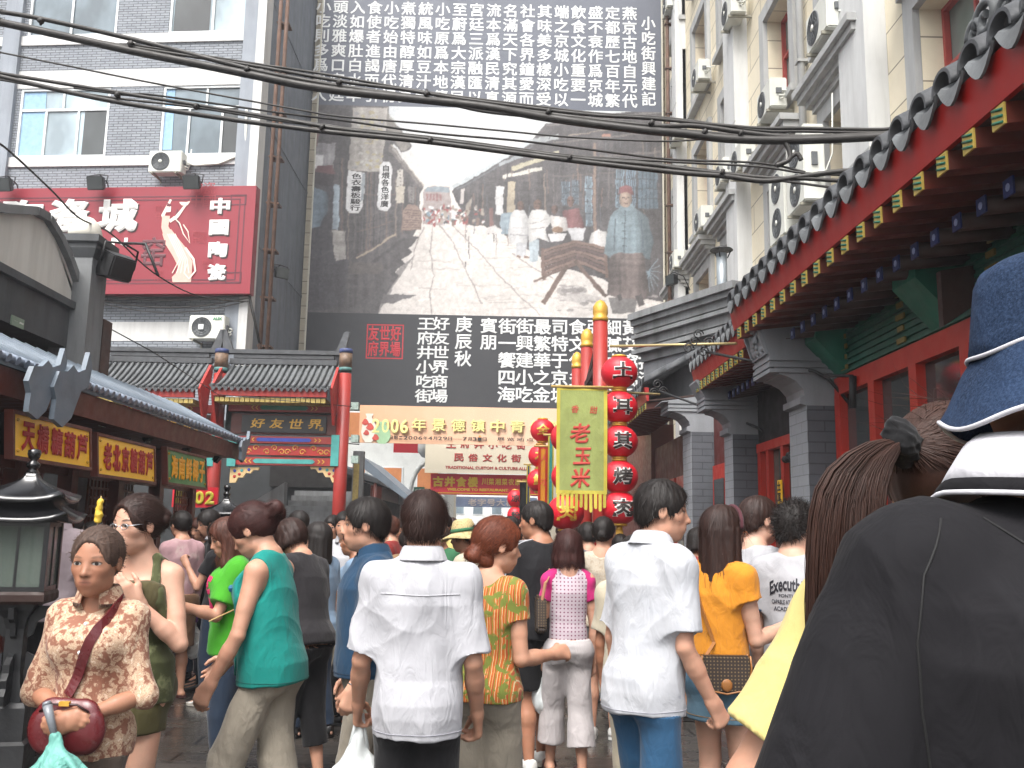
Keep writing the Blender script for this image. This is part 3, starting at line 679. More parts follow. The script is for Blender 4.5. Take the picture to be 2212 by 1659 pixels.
# the shopkeepers
def face(x, y, rx, ry, c_): ov(x, y, rx, ry, c_, shade=.5); br(x-rx*.55, y-ry*.1, x-rx*.15, y-ry*.1, 2.4, (52, 44, 44)); br(x+rx*.15, y-ry*.1, x+rx*.55, y-ry*.1, 2.4, (52, 44, 44)); br(x-rx*.25, y+ry*.5, x+rx*.25, y+ry*.5, 2, (86, 58, 54)); br(x, y-ry*.1, x, y+ry*.25, 2, (110, 80, 70))
fill([(784, 346), (834, 340), (848, 398), (790, 400)], (146, 84, 86), .2, .2, .4); face(808, 320, 11, 15, (124, 88, 76)); fill([(800, 396), (852, 396), (846, 432), (815, 434)], (196, 196, 200), .1, .2)
fill([(646, 344), (676, 344), (691, 374), (686, 440), (637, 442), (628, 414), (632, 368)], WH_, .06, .08, .28); fill([(650, 440), (684, 440), (680, 470), (684, 482), (652, 482)], (190, 192, 198), .1, .2); face(664, 332, 11, 14, (122, 88, 74)); br(655, 480, 668, 482, 6, (140, 104, 84)); br(676, 480, 690, 482, 6, (140, 104, 84)); br(640, 395, 684, 398, 2, (168, 166, 170)); br(634, 415, 690, 420, 3, (160, 158, 162))
fill([(690, 430), (722, 428), (714, 492), (690, 494)], (176, 194, 206), .1, .2); fill([(697, 343), (737, 345), (757, 376), (738, 402), (746, 436), (720, 424), (690, 442), (684, 380)], (230, 228, 226), .06, .08, .28); face(713, 329, 12, 15, (126, 92, 76)); br(690, 385, 745, 372, 2, (166, 162, 162)); br(695, 400, 735, 395, 3, (172, 166, 164))
fill([(750, 360), (796, 366), (803, 404), (760, 414)], (224, 216, 212), .1, .1, .3); face(763, 343, 10, 13, (112, 80, 70)); ov(772, 402, 16, 10, (150, 110, 80)); fill([(745, 415), (800, 412), (790, 432), (750, 436)], (222, 220, 222), .1)
fill([(868, 412), (890, 400), (912, 408), (918, 452), (862, 452)], (220, 216, 214), .12, .2, .3)
# timber trestle, stump
for k in range(8): br(728, 462+k*11, 824, 436+k*9, 8, (136-9*(k % 3)*2, 104-7*(k % 3)*2, 90-5*(k % 3)*2)); br(728, 467+k*11, 824, 441+k*9, 1.8, (66, 52, 48))
for k in range(7): br(824, 436+k*9, 916, 456+k*12, 8, (140-10*(k % 3)*2, 108-8*(k % 3)*2, 94-5*(k % 3)*2)); br(824, 441+k*9, 916, 461+k*12, 1.8, (66, 52, 48))
for q in ((727, 455, 732, 548), (910, 452, 914, 540)): br(*q, 9, (116, 88, 76))
ov(812, 578, 46, 16, (176, 168, 164)); ov(838, 600, 62, 12, (206, 198, 194)); ov(815, 576, 34, 9, (150, 142, 140))
for q in ((800, 505, 730, 614), (822, 490, 912, 596), (735, 535, 702, 552)): br(*q, 12 if q[0] > 740 else 5, (122, 94, 82), shade=.3)
for _ in range(60): ov(rr_.uniform(760, 1060), rr_.uniform(560, 640), rr_.uniform(3, 16), rr_.uniform(2, 5), rr_.choice([(186, 176, 172), (150, 142, 140), (232, 226, 222)]), a=.7)
# the man in the blue jacket
for k in range(12): a_ = k*.35; br(1035, 520, 1035+36*math.cos(a_-.6), 520+62*math.sin(a_-.6), 2.2, (126, 152, 168))
fill([(918, 598), (1004, 600), (996, 642), (930, 644)], (96, 92, 92), a=.8)
fill([(924, 466), (1022, 466), (1036, 588), (1022, 604), (940, 598), (916, 590)], (132, 114, 110), .2, .35, .35); br(1006, 590, 1016, 622, 16, (82, 74, 74)); br(950, 590, 956, 606, 12, (82, 74, 74))
fill([(944, 342), (960, 332), (986, 328), (1006, 346), (1036, 368), (1050, 440), (1040, 486), (1024, 484), (1020, 468), (935, 470), (924, 484), (906, 470), (914, 402), (924, 362)], (122, 146, 158), .22, .25, .42)
br(968, 345, 965, 468, 3, (80, 96, 108)); br(940, 370, 934, 462, 4, (82, 98, 110)); br(1014, 372, 1022, 462, 4, (82, 98, 110))
for k in range(5): br(960, 362+k*22, 972, 362+k*22, 3, (70, 82, 92))
face(969, 312, 19, 24, (182, 152, 132)); fill([(946, 300), (952, 278), (970, 272), (986, 276), (994, 302), (970, 294)], (140, 78, 80), .2, 0, .3)
# haze over the print, grain, and a touch of softness
cv = cv*.88+np.array((200, 202, 206))*.12; cv += (prng.normal(0, 7, (PH, PW))+9*NG)[:, :, None]
for ax_ in (0, 1): cv = .72*cv+.14*(np.roll(cv, 1, ax_)+np.roll(cv, -1, ax_))
gm_ = cv.mean(2, keepdims=True); cv = gm_+(cv-gm_)*.72; cv = np.clip(cv/255, .02, 1); cl = np.where(cv <= .04045, cv/12.92, ((cv+.055)/1.055)**2.4)*.76
gs, gz = np.linspace(0, ML.L, 521), np.linspace(zb0, zb1, 305); GSs, GZ = np.meshgrid(gs, gz)
pts = np.array(ML.A)[None, None]+np.array(ML.e)[None, None]*GSs[:, :, None]+np.array(ML.n)*.004; pts[:, :, 2] = GZ
q = (pts-np.array(CPOS)) @ np.array(CROT); uu = CX+F*q[:, :, 0]/(-q[:, :, 2]); vv = CY-F*q[:, :, 1]/(-q[:, :, 2])
ix = np.clip(((uu-628.4)/.7464-20)/PS, 0, PW-1).round().astype(int); iy = np.clip(((vv-196.4)/.7468-35)/PS, 0, PH-1).round().astype(int)
idg = np.arange(521*305).reshape(305, 521); fq = np.stack([idg[:-1, :-1], idg[:-1, 1:], idg[1:, 1:], idg[1:, :-1]], -1).reshape(-1, 4)
me = bpy.data.meshes.new('old_street_print'); me.from_pydata(pts.reshape(-1, 3).tolist(), [], fq.tolist())
ca = me.color_attributes.new('ink', 'FLOAT_COLOR', 'POINT'); ca.data.foreach_set('color', np.concatenate([cl[iy, ix], np.ones((305, 521, 1))], -1).astype(np.float32).ravel())
PRT = NT('street_print'); at_ = PRT.n('ShaderNodeAttribute', attribute_name='ink'); PRT.color(at_.outputs['Color']); PRT.set(Roughness=.5); me.materials.append(PRT.m)
o = bpy.data.objects.new('old_street_print', me); COL.objects.link(o); set_parent(o, mu)
b = MB()
for (x0, y0, x1, y1, t_) in ((176, 238, 200, 348, '色衣壽板駿行'), (264, 214, 282, 338, '自煨各色洋廣')):
 a, c, z0, z1 = mrect(628.4+.7464*x0, 196.4+.7468*y0, 628.4+.7464*x1, 196.4+.7468*y1); put_col(b, t_, lambda x, y, o_: ML.pt(x, y, .008+o_*.3), a, c, z1, z0, 0, .02, .05)
b.build('lettering', mat('print_ink', '#2b292a', .6), mu)
b = MB(); b.pbox(ML, -.05, 0, MZ0, 22, -.2, .03); b.pbox(ML, ML.L, ML.L+.05, MZ0, 22, -.2, .03); b.pbox(ML, -.05, ML.L+.05, MZ0-.06, MZ0, -.2, .03); b.build('edge_trim', mat('pale_edge', '#b9b6a9', .6), mu)
# ================================================================== right: the cream office block
RBX = 5.4
RB = Plane((RBX, 31.0), (RBX, 6.0))
def rs(y): return 31.0-y
rbd = empty('office_building', (RBX, 18, 0), 'cream stone office block with white pilasters, red window frames and many air conditioners', 'building')
RTOP = 24.0; sills = [2.35, 6.1, 9.85, 13.6, 17.35]; WH = 2.35
wy = [27.4, 24.1, 20.9, 17.1, 13.8, 10.4, 7.4]
b = MB()
edges = sorted([(rs(y)-.82, rs(y)+.82) for y in wy])
x = 0.0
for (a, c) in edges:
 b.pbox(RB, x, a, 0, RTOP, -.4, 0)
 z = 0
 for zs in sills: b.pbox(RB, a, c, z, zs, -.4, 0); z = zs+WH
 b.pbox(RB, a, c, z, RTOP, -.4, 0); x = c
b.pbox(RB, x, RB.L, 0, RTOP, -.4, 0)
b.build('stone_wall', STONE_R, rbd)
for y, wd in ((26.6, .6), (19.95, .95), (12.75, 1.0), (6.4, .9)):
 b = MB(); b.pbox(RB, rs(y)-wd/2, rs(y)+wd/2, 0, RTOP, 0, .32)
 b.build('pilaster', TRIMW, rbd)
 b = MB()
 for zz in np.arange(3.2, RTOP, 3.75): b.pbox(RB, rs(y)-wd/2-.003, rs(y)+wd/2+.003, zz, zz+.03, 0.3, .323)
 b.build('pilaster_joint', TRIMG, rbd)
for i, y in enumerate(wy):
 for j, zs in enumerate(sills[1:]):
  ww = window(rbd, RB, rs(y)-.82, rs(y)+.82, zs, zs+WH, rec=.42, fw=.055, mull=(.5,), trans=(.36,), frame=REDF, gl=GL_R, surround=TRIMG if j != 9 else None)
  if j == 0:
   q = MB()
   for k, (dz, pr) in enumerate(((.30, .16), (.40, .26), (.50, .38), (.62, .46))): q.pbox(RB, rs(y)-1.15-.05*k, rs(y)+1.15+.05*k, zs+WH+dz-.02, zs+WH+dz+.10, .003, pr)
   q.build('window_cornice', TRIMG, rbd)
# drain pipes
for y, zt, rr, mt_, lb_ in ((15.55, RTOP, .07, TRIMG, 'pale drain pipe down the cream office block'), (27.15, RTOP, .06, RUST, 'rusty brown pipe at the far end of the office block')):
 b = MB(); p_ = RB.pt(rs(y), 0, .12 if mt_ is TRIMG else .4); b.tube([(p_.x, p_.y, 2), (p_.x, p_.y, zt)], rr, 8)
 for zz in np.arange(2.5, zt, 1.5): b.box(p_.x-rr-.02, p_.x+.45, p_.y-rr-.02, p_.y+rr+.02, zz, zz+.05)
 b.build('drain_pipe', mt_, None, lb_, 'pipe', 'pipes on the office block')
acs = [((1788, 92), 14.9, 5.08, 1.15, 'largest white air conditioner high on the office block, beside the upper red framed window'),
  ((1585, 50), 20.3, 5.08, 1.1, 'white air conditioner at the top edge, left of the big one on the office block'),
  ((1514, 186), 23.4, 5.08, 1.0, 'white air conditioner below the top one, beside the second pilaster'),
  ((1668, 252), 17.1, 5.08, 1.05, 'white air conditioner just above the upper cable bundle'),
  ((1606, 375), 19.4, 5.08, 1.05, 'white air conditioner crossed by the lower cable bundle, on the office block'),
  ((1520, 500), 23.0, 5.08, 1.0, 'white air conditioner under the lower cables above the tin chimney'),
  ((1447, 28), 27.4, 5.05, 1.0, 'white air conditioner at the far top corner next to the mural'),
  ((1462, 310), 26.2, 5.05, .95, 'small far air conditioner behind the cables, next to the mural picture'),
  ((1462, 585), 26.2, 5.05, .95, 'lowest far air conditioner beside the lower end of the mural'),
  ((1567, 400), 20.6, 5.08, .95, 'air conditioner half hidden behind another one below the lower cables')]
for (uv, d_, xx, s_, lb_) in acs:
 p_ = PX(uv[0], uv[1], xx); place_ac((xx, p_.y, p_.z), -math.pi/2, lb_, s_)
ACB = ac_proto('air_conditioner', .95, 1.35, .36, 2)
for (uv, xx, s_, lb_) in (((1742, 452), 4.75, .92, 'tall white twin fan air conditioner, upper of two above the tiled eave'), ((1700, 520), 4.75, .9, 'tall white twin fan air conditioner, lower of two above the tiled eave')):
 p_ = PX(uv[0], uv[1], xx); place_ac((xx, p_.y, p_.z), -math.pi/2, lb_, s_, ACB)
# tin chimney with a cap
p_ = P(1560, 622, 13.9)
b = MB(); b.lathe([(.082, -.5), (.082, .55)], (p_.x, p_.y, p_.z), 14); ch = b.build('chimney', mat('galvanised_tin', '#8d9499', .4, .15, 5, .1, 30, metal=.4), None, 'grey tin chimney pipe with a flat conical cap above the cornice', 'chimney')
b = MB(); b.lathe([(.18, .60), (.165, .62), (.02, .68)], (p_.x, p_.y, p_.z), 16)
for k in range(3): a = k*2.1; b.tube([(p_.x+.09*math.cos(a), p_.y+.09*math.sin(a), p_.z+.48), (p_.x+.15*math.cos(a), p_.y+.15*math.sin(a), p_.z+.61)], .01, 5)
b.build('cap', IRON, ch)
p_ = P(1449, 605, 24); flood((p_.x, p_.y, p_.z), R(-60), 'dark box lamp on the office block near the foot of the mural', .9, 0)
# ================================================================== the alley beyond the passage
FARW = mat('far_pale_wall', '#c9cac6', .9, .06, .5, 0, dirt=.15); FARC = mat('far_cream_wall', '#c4b9a2', .9, .08, .5, 0)
def far_building(x0, x1, y0, y1, h_, m_, label, winm=GL_D, cols_=4, rows_=3, roof=None):
 r = empty('alley_building', ((x0+x1)/2, y0, 0), label, 'building', 'buildings along the far alley')
 b = MB(); b.box(x0, x1, y0, y1, 0, h_); b.build('wall', m_, r)
 for k in range(cols_):
  for j in range(rows_):
   xx = x0+(x1-x0)*(k+.5)/cols_; zz = 3.2+j*2.6
   if zz+1.4 > h_: continue
   b = MB(); b.box(xx-.55, xx+.55, y0-.06, y0-.01, zz, zz+1.3); f_ = b.build('window', PVC, r)
   b = MB(); b.box(xx-.48, xx+.48, y0-.08, y0-.065, zz+.07, zz+1.23); b.build('pane', winm, f_)
 if roof:
  b = MB(); b.box(x0-.3, x1+.3, y0-.4, y1+.3, h_, h_+.35); b.build('roof', roof, r)
 return r
far_building(-9.5, -2.6, 44, 52, 8.4, FARW, 'pale building with orange boarded windows left of the far alley', mat('orange_board', '#b5713f', .7, .2, 2, 0), 4, 2, TILE_D)
far_building(-6, -3.4, 60, 72, 11, FARC, 'tall cream building farther down the left of the alley', GL_L, 3, 3)
far_building(3.2, 10, 46, 60, 8, FARC, 'cream building at the right of the far alley', GL_D, 4, 2, TILE_D)
far_building(-9, 14, 95, 105, 9.5, FARW, 'long white building closing the far end of the alley', GL_L, 12, 3)
for k, (x_, y_, w_, lb_) in enumerate(((-5.6, 33.0, 2.2, 'dark tiled awning of the first shop left of the alley'), (-5.2, 40.5, 2.0, 'grey awning roof of the second shop left of the alley'))):
 r = empty('shop_awning', (x_, y_, 0), lb_, 'awning', 'awnings along the far alley')
 b = MB(); b.prism([(x_-w_, y_-3, 4.4), (x_+w_*.75, y_-3, 3.15), (x_+w_*.75, y_-3, 3.0), (x_-w_, y_-3, 4.1)], [(x_-w_, y_+4, 4.4), (x_+w_*.75, y_+4, 3.15), (x_+w_*.75, y_+4, 3.0), (x_-w_, y_+4, 4.1)])
 b.build('roof', [TILE_D, TIN][k], r)
 b = MB(); b.box(x_-w_, x_+w_*.2, y_-2.9, y_+4, 0, 3.3); b.build('shop_front', [DARK, WOODR][k], r)
 b = MB(); b.tube([(x_+w_*.7, y_-2.9, 0), (x_+w_*.7, y_-2.9, 3.1)], .06, 8); b.build('post', WOODR, r)
# pale arch frame over the alley
b = MB(); pts = [P(900, 1090, 38)]+[P(925+40*math.cos(a), 1085-85*math.sin(a), 38) for a in np.linspace(math.pi, 0, 12)]+[P(965, 1090, 38)]
b.tube(pts, .09, 6); b.tube([P(885, 1075, 38), P(965, 1075, 38)], .04, 6); b.tube([P(925, 1000, 38), P(925, 975, 38)], .12, 8); b.ball(P(925, 968, 38), .45, 10)
b.build('arch_frame', FARW, None, 'pale metal arch with a round emblem over the far alley', 'arch')
# ---- banners and signs hung across the street
def board(name, u0, v0, u1, v1, y, m_, label, cat='banner', group=None, th=.05, wave=0.0, hang=None):
 """a board or banner facing the viewer, given by the picture corners of its front at distance y"""
 a, c = P(u0, (v0+v1)/2, y), P(u1, (v0+v1)/2, y)
 z1, z0 = P((u0+u1)/2, v0, y).z, P((u0+u1)/2, v1, y).z
 pl = Plane((a.x, y), (c.x, y)); r = empty(name, (a.x, y, z0), label, cat, group)
 b = MB(); n = 24
 fr = [[pl.pt(pl.L*i/n, z, wave*math.sin(i*.9)) for i in range(n+1)] for z in (z0, z1)]
 bk = [[pl.pt(pl.L*i/n, z, -th+wave*math.sin(i*.9)) for i in range(n+1)] for z in (z0, z1)]
 for i in range(n):
  b.face([fr[0][i], fr[0][i+1], fr[1][i+1], fr[1][i]]); b.face([bk[0][i+1], bk[0][i], bk[1][i], bk[1][i+1]])
  b.face([fr[1][i], fr[1][i+1], bk[1][i+1], bk[1][i]]); b.face([bk[0][i], bk[0][i+1], fr[0][i+1], fr[0][i]])
 b.face([fr[0][0], fr[1][0], bk[1][0], bk[0][0]]); b.face([fr[0][n], bk[0][n], bk[1][n], fr[1][n]])
 b.build('banner_cloth' if cat == 'banner' else 'sign_panel', m_, r)
 def rect(ua, va, ub, vb): return (pl.px(ua, va)[0], pl.px(ub, vb)[0], pl.px(ub, vb)[1], pl.px(ua, va)[1])
 fn = lambda x, y_, o: pl.pt(x, y_, .012+o+abs(wave)*1.2)
 if hang:
  h = MB()
  for (ua, va, ub, vb) in hang: h.tube([P(ua, va, y), P(ub, vb, y)], .015, 5)
  h.build('tie_wire', IRON, r)
 return r, pl, rect, fn
PEACH = NT('peach_banner'); v_ = PEACH.coord((1, 1, 1), 'Generated'); sp_ = PEACH.n('ShaderNodeSeparateXYZ'); PEACH.l(v_, sp_.inputs[0])
PEACH.color(PEACH.mix(.12, PEACH.ramp(sp_.outputs[0], [(0, '#cf9c78'), (.5, '#dcb498'), (1, '#d6b59c')]), PEACH.ramp(PEACH.noise(PEACH.coord(), 1.5, 4), [(.3, '#b98c68'), (.7, '#e4c4a6')]))); PEACH.set(Roughness=.6)
r, pl, rect, fn = board('exhibition_banner', 776, 881, 1425, 962, 26.0, PEACH.m, 'peach banner announcing a 2006 ceramics exhibition across the street', wave=.03, hang=((776, 881, 752, 879), (776, 960, 752, 958)))
YEL = mat('banner_yellow', '#d8cf86', .6); INK = mat('banner_ink', '#2a2320', .6); BROWNK = mat('banner_brown', '#7a5a35', .6)
b = MB(); sh = MB()
put_row(sh, '2006', lambda x, y, o: fn(x+.035, y-.035, o*.1-.006), *rect(803, 905, 883, 937), 0, .03, .15); put_row(sh, '年景德镇中青年陶瓷作品展', lambda x, y, o: fn(x+.035, y-.035, o*.1-.006), *rect(884, 904, 1392, 940), 0, .02, .28)
put_row(b, '2006', fn, *rect(803, 905, 883, 937), 0, .03, .15); put_row(b, '年景德镇中青年陶瓷作品展', fn, *rect(884, 904, 1392, 940), 0, .02, .28)
b.build('lettering', YEL, r); sh.build('lettering_shadow_print', BROWNK, r)
b = MB(); put_row(b, '展览日期：2006年4月29日——7月31日', fn, *rect(818, 941, 1052, 953), 0, .02, .15); put_row(b, '展览地点：景德镇陶瓷城', fn, *rect(1072, 945, 1300, 957), 0, .02, .2)
b.build('lettering', INK, r)
b = MB()
a_, c_, z0_, z1_ = rect(998, 940, 1038, 955); b.hexa([pl.pt(a_, z0_, .02), pl.pt(c_, z0_, .02), pl.pt(c_, z0_, .012), pl.pt(a_, z0_, .012), pl.pt(a_, z1_, .02), pl.pt(c_, z1_, .02), pl.pt(c_, z1_, .012), pl.pt(a_, z1_, .012)])
b.build('date_patch', mat('orange_patch', '#cf8a3c', .6), r)
b = MB()
def vase(cu, cv, w_, h_, m_, dy):
 prof = [(.25, 0), (.5, .15), (.62, .35), (.55, .6), (.3, .8), (.2, .88), (.34, 1)]
 s_c, z_c = pl.px(cu, cv+h_/2); sc_ = (pl.px(cu+w_, cv)[0]-s_c); hh = pl.px(cu, cv-h_/2)[1]-z_c
 L_ = [pl.pt(s_c-r_*sc_*.5/.62, z_c+t_*hh, dy) for r_, t_ in prof]; R_ = [pl.pt(s_c+r_*sc_*.5/.62, z_c+t_*hh, dy) for r_, t_ in prof]
 for i in range(len(prof)-1): b.face([L_[i], R_[i], R_[i+1], L_[i+1]], m_)
vase(796, 925, 34, 62, 0, .05); vase(826, 935, 36, 48, 1, .055)
for (cu, cv, w_) in ((790, 912, 7), (800, 922, 8), (792, 935, 6), (812, 945, 7)):
 p_ = [pl.pt(pl.px(cu+w_*math.cos(a)*(1+.3*math.sin(3*a)), cv)[0], pl.px(cu, cv+w_*math.sin(a))[1], .06) for a in np.linspace(0, 2*math.pi, 10)[:-1]]; b.face(p_[::-1], 2)
b.build('vase_print', [mat('vase_white', '#cfc8bb', .6), mat('vase_green', '#8fb08a', .6), mat('vase_red', '#b2453a', .6)], r)
CREAM = mat('cream_sign', '#cfc8b4', .6, .04, .8, 0); REDT = mat('sign_red_ink', '#9e3a35', .6)
r, pl, rect, fn = board('culture_alley_sign', 918, 962, 1240, 1024, 27.5, CREAM, 'cream sign reading Traditional Custom and Culture Alley in red', 'sign')
b = MB(); put_row(b, '王府井小吃街', fn, *rect(960, 950, 1140, 971), 0, .03, .3); put_row(b, '民俗文化街', fn, *rect(976, 979, 1130, 999), 0, .035, .3); put_text(b, 'TRADITIONAL CUSTOM & CULTURE ALLEY', fn, *rect(962, 1006, 1148, 1016), 0, .04)
b.build('lettering', REDT, r)
RSG = mat('restaurant_red', '#cf2a38', .5, .06, 1, 0); YLT = mat('bright_yellow', '#dcb93a', .5, .04, 3, 0)
r, pl, rect, fn = board('restaurant_sign', 930, 1025, 1190, 1070, 27.8, RSG, 'red restaurant sign with yellow characters below the cream sign', 'sign')
b = MB(); put_row(b, '古井食楼', fn, *rect(934, 1029, 1034, 1053), 0, .06, .08); put_row(b, '川菜湘菜农家菜', fn, *rect(1040, 1033, 1140, 1049), 0, .03, .1); put_text(b, 'WELCOME TO RESTAURANT', fn, *rect(966, 1054, 1098, 1062), 0, .05)
b.build('lettering', YLT, r)
b = MB(); a_, c_, z0_, z1_ = rect(930, 1065, 1190, 1068); b.hexa([pl.pt(a_, z0_, .02), pl.pt(c_, z0_, .02), pl.pt(c_, z0_, .01), pl.pt(a_, z0_, .01), pl.pt(a_, z1_, .02), pl.pt(c_, z1_, .02), pl.pt(c_, z1_, .01), pl.pt(a_, z1_, .01)]); b.build('border_line', YLT, r)
r, pl, rect, fn = board('blue_shop_sign', 985, 1074, 1160, 1096, 28.5, mat('pale_blue_sign', '#8fa3c4', .6), 'pale blue sign with white characters far down the alley', 'sign')
b = MB(); put_row(b, '老字号大楼', fn, *rect(1010, 1077, 1112, 1094), 0, .03, .1); b.build('lettering', WHT, r)
r, pl, rect, fn = board('small_red_sign', 850, 958, 914, 978, 38.0, RSG, 'small red sign half hidden under the peach banner', 'sign')
r, pl, rect, fn = board('blue_market_sign', 890, 1110, 965, 1140, 36.0, mat('deep_blue_sign', '#2c5a9a', .6), 'deep blue sign low on the left of the alley', 'sign')
b = MB(); put_row(b, '风味', fn, *rect(925, 1113, 960, 1130), 0, .03, .1); b.build('lettering', WHT, r)
r, pl, rect, fn = board('exit_sign', 893, 1052, 917, 1072, 37.0, GREENP, 'small green exit sign at the left of the alley', 'sign')
b = MB(); put_row(b, '出口', fn, *rect(896, 1056, 914, 1068), 0, .03, .1); b.build('lettering', WHT, r)
# ================================================================== the painted gate on the left
GY = 20.0
GP = Plane((-12.5, GY), (-2.0, GY))
gate = empty('memorial_gate', (GP.px(610, 1100)[0]-12.5, GY, 0), 'painted wooden gate with red columns, tiled roofs and black name boards', 'gate')
def gpx(u, v): return GP.px(u, v)
def g4(x, y): return (x*.3338, 440+y*.3338)                     # places in an enlarged part of the picture
colu = [748, 480, 212]
for u in colu:
 s_, zt = gpx(u, 754); p_ = GP.pt(s_, 0, 0)
 b = MB(); b.lathe([(.145, 0), (.14, zt-.55)], (p_.x, p_.y, 0), 18); c_ = b.build('column', REDC, gate)
 b = MB(); b.lathe([(.143, zt-.50), (.143, zt-.42)], (p_.x, p_.y, 0), 18, 0); b.lathe([(.142, zt-.42), (.142, zt-.10)], (p_.x, p_.y, 0), 18, 1); b.lathe([(.146, zt-.10), (.146, zt-.01), (.12, zt)], (p_.x, p_.y, 0), 18, 2)
 b.build('painted_capital', [mat('dull_teal', '#48706e', .6, .4, 9), mat('worn_capital', '#65503f', .6, .5, 14), mat('dull_blue', '#343f6a', .6, .4, 9)], c_)
 b = MB(); b.lathe([(.3, 0), (.3, .3), (.2, .5)], (p_.x, p_.y, 0), 16); b.build('column_base', STUCCO, c_)
def tiled_roof(parent, pl, s0, s1, ze, zr, ov, depth, m_=TILE, n=None, capends=True):
 """a small roof seen from the front: rows of cover tiles, drip edge, ridge with upturned ends"""
 n = n or int((s1-s0)/.2)
 b = MB(); steps = 7
 def prof(t): return (ov-depth*t, ze+(zr-ze)*(t**1.35))                       # hollow slope
 base = [[pl.pt(s0+(s1-s0)*k, prof(t)[1]-.03, prof(t)[0]) for t in np.linspace(0, 1, steps)] for k in (0, 1)]
 for i in range(steps-1): b.face([base[0][i], base[1][i], base[1][i+1], base[0][i+1]])
 rad = (s1-s0)/n*.27
 for k in range(n+1):
  s_ = s0+(s1-s0)*k/n
  path = [pl.pt(s_, prof(t)[1]+rad*.5, prof(t)[0]) for t in np.linspace(0, 1, 11)]
  rr = [rad*(1.08 if i % 2 else .94) for i in range(11)]
  b.tube(path, rr, 8)
 b.build('roof_tiles', m_, parent)
 d = MB()
 for k in range(n):
  s_ = s0+(s1-s0)*(k+.5)/n; w_ = (s1-s0)/n*.34
  pts = [(s_+w_*math.cos(a), ze-.01+.085*math.sin(a)) for a in np.linspace(math.pi, 2*math.pi, 7)]
  d.prism([pl.pt(x, z, ov+.03) for x, z in pts], [pl.pt(x, z, ov+.005) for x, z in pts])
 d.build('drip_tiles', TILE_D, parent)
 r_ = MB(); r_.pbox(pl, s0+.05, s1-.05, zr, zr+.12, ov-depth-.1, ov-depth+.1); r_.pbox(pl, s0+.12, s1-.12, zr+.14, zr+.22, ov-depth-.06, ov-depth+.07, 0); r_.pbox(pl, s0-.1, s1+.1, zr+.24, zr+.33, ov-depth-.1, ov-depth+.1)
 for (sx, dr) in ((s0-.1, -1), (s1+.1, 1)):
  r_.hexa([pl.pt(sx, zr+.24, ov-depth+.08), pl.pt(sx-dr*.22, zr+.24, ov-depth+.08), pl.pt(sx-dr*.22, zr+.24, ov-depth-.08), pl.pt(sx, zr+.24, ov-depth-.08), pl.pt(sx+dr*.1, zr+.78, ov-depth+.05), pl.pt(sx-dr*.02, zr+.78, ov-depth+.05), pl.pt(sx-dr*.02, zr+.78, ov-depth-.05), pl.pt(sx+dr*.1, zr+.78, ov-depth-.05)])
 r_.build('ridge', TILE_D, parent)
for (u0, u1) in ((478, 724), (205, 448)):
 s0, ze = gpx(u0, 843); s1, _ = gpx(u1, 843); zr = gpx(600, 782)[1]+.0
 tiled_roof(gate, GP, s0, s1, ze-.02, zr, .75, 1.15, TILE, 19)
 b = MB(); b.pbox(GP, s0+.05, s1-.05, ze-.21, ze-.03, .62, .70); b.build('fascia', REDP, gate)
 b = MB(); nn = 22
 for k in range(nn): s_ = s0+.12+(s1-s0-.24)*k/(nn-1); b.pbox(GP, s_-.045, s_+.045, ze-.33, ze-.235, .1, .66)
 b.build('rafter_ends', mat('rafter_gold', '#a8924e', .6, .3, 12), gate)
 b = MB(); b.pbox(GP, s0+.1, s1-.1, ze-.9, ze-.2, -.3, -.13); b.build('bracket_board', mat('dark_green_board', '#14241f', .7, .4, 4), gate)
 b = MB()
 for k in range(5):
  s_ = s0+.35+(s1-s0-.7)*k/4
  for j in range(2): b.pbox(GP, s_-.06-.05*j, s_+.06+.05*j, ze-.40+.1*j, ze-.32+.1*j, -.125, .05+.1*j)
 b.build('bracket_set', mat('bracket_blue', '#1a2142', .7, .3, 6), gate)
 for sx in (s0-.02, s1+.02):
  b = MB(); b.prism([GP.pt(sx, ze-.02, .72), GP.pt(sx, ze-.75, .30), GP.pt(sx, ze-.75, .2), GP.pt(sx, zr-.1, -.1), GP.pt(sx, zr-.1, .05)], [GP.pt(sx+.05, ze-.02, .72), GP.pt(sx+.05, ze-.75, .30), GP.pt(sx+.05, ze-.75, .2), GP.pt(sx+.05, zr-.1, -.1), GP.pt(sx+.05, zr-.1, .05)]); b.build('gable_board', REDP, gate)
def beam(u0, v0, u1, v1, d_, m_, name='beam', o0=-.12):
 a, z1 = gpx(u0, v0); c, z0 = gpx(u1, v1); b = MB(); b.pbox(GP, a, c, z0, z1, o0, d_); return b.build(name, m_, gate), (a, c, z0, z1)
def cart(a, c, z0, z1, d_, m_, name='painted_cartouche'):
 h = (z1-z0)/2; pts = [(a, z0+h), (a+h*.9, z1-.015), (c-h*.9, z1-.015), (c, z0+h), (c-h*.9, z0+.015), (a+h*.9, z0+.015)]
 b = MB(); b.prism([GP.pt(x, z, d_) for x, z in pts], [GP.pt(x, z, d_+.012) for x, z in pts])
 for k in (1, 2):
  for (e_, dr) in ((a, -1), (c, 1)):
   x_ = e_+dr*.09*k
   for s_ in (-1, 1): b.hexa([GP.pt(x_, z0+h, d_+.006), GP.pt(x_+.025, z0+h, d_+.006), GP.pt(x_+.025, z0+h, d_), GP.pt(x_, z0+h, d_), GP.pt(x_-dr*h*.7, z0+h+s_*h*.75, d_+.006), GP.pt(x_-dr*h*.7+.025, z0+h+s_*h*.75, d_+.006), GP.pt(x_-dr*h*.7+.025, z0+h+s_*h*.75, d_), GP.pt(x_-dr*h*.7, z0+h+s_*h*.75, d_)], 1)
 b.build(name, [m_, GOLD], gate)
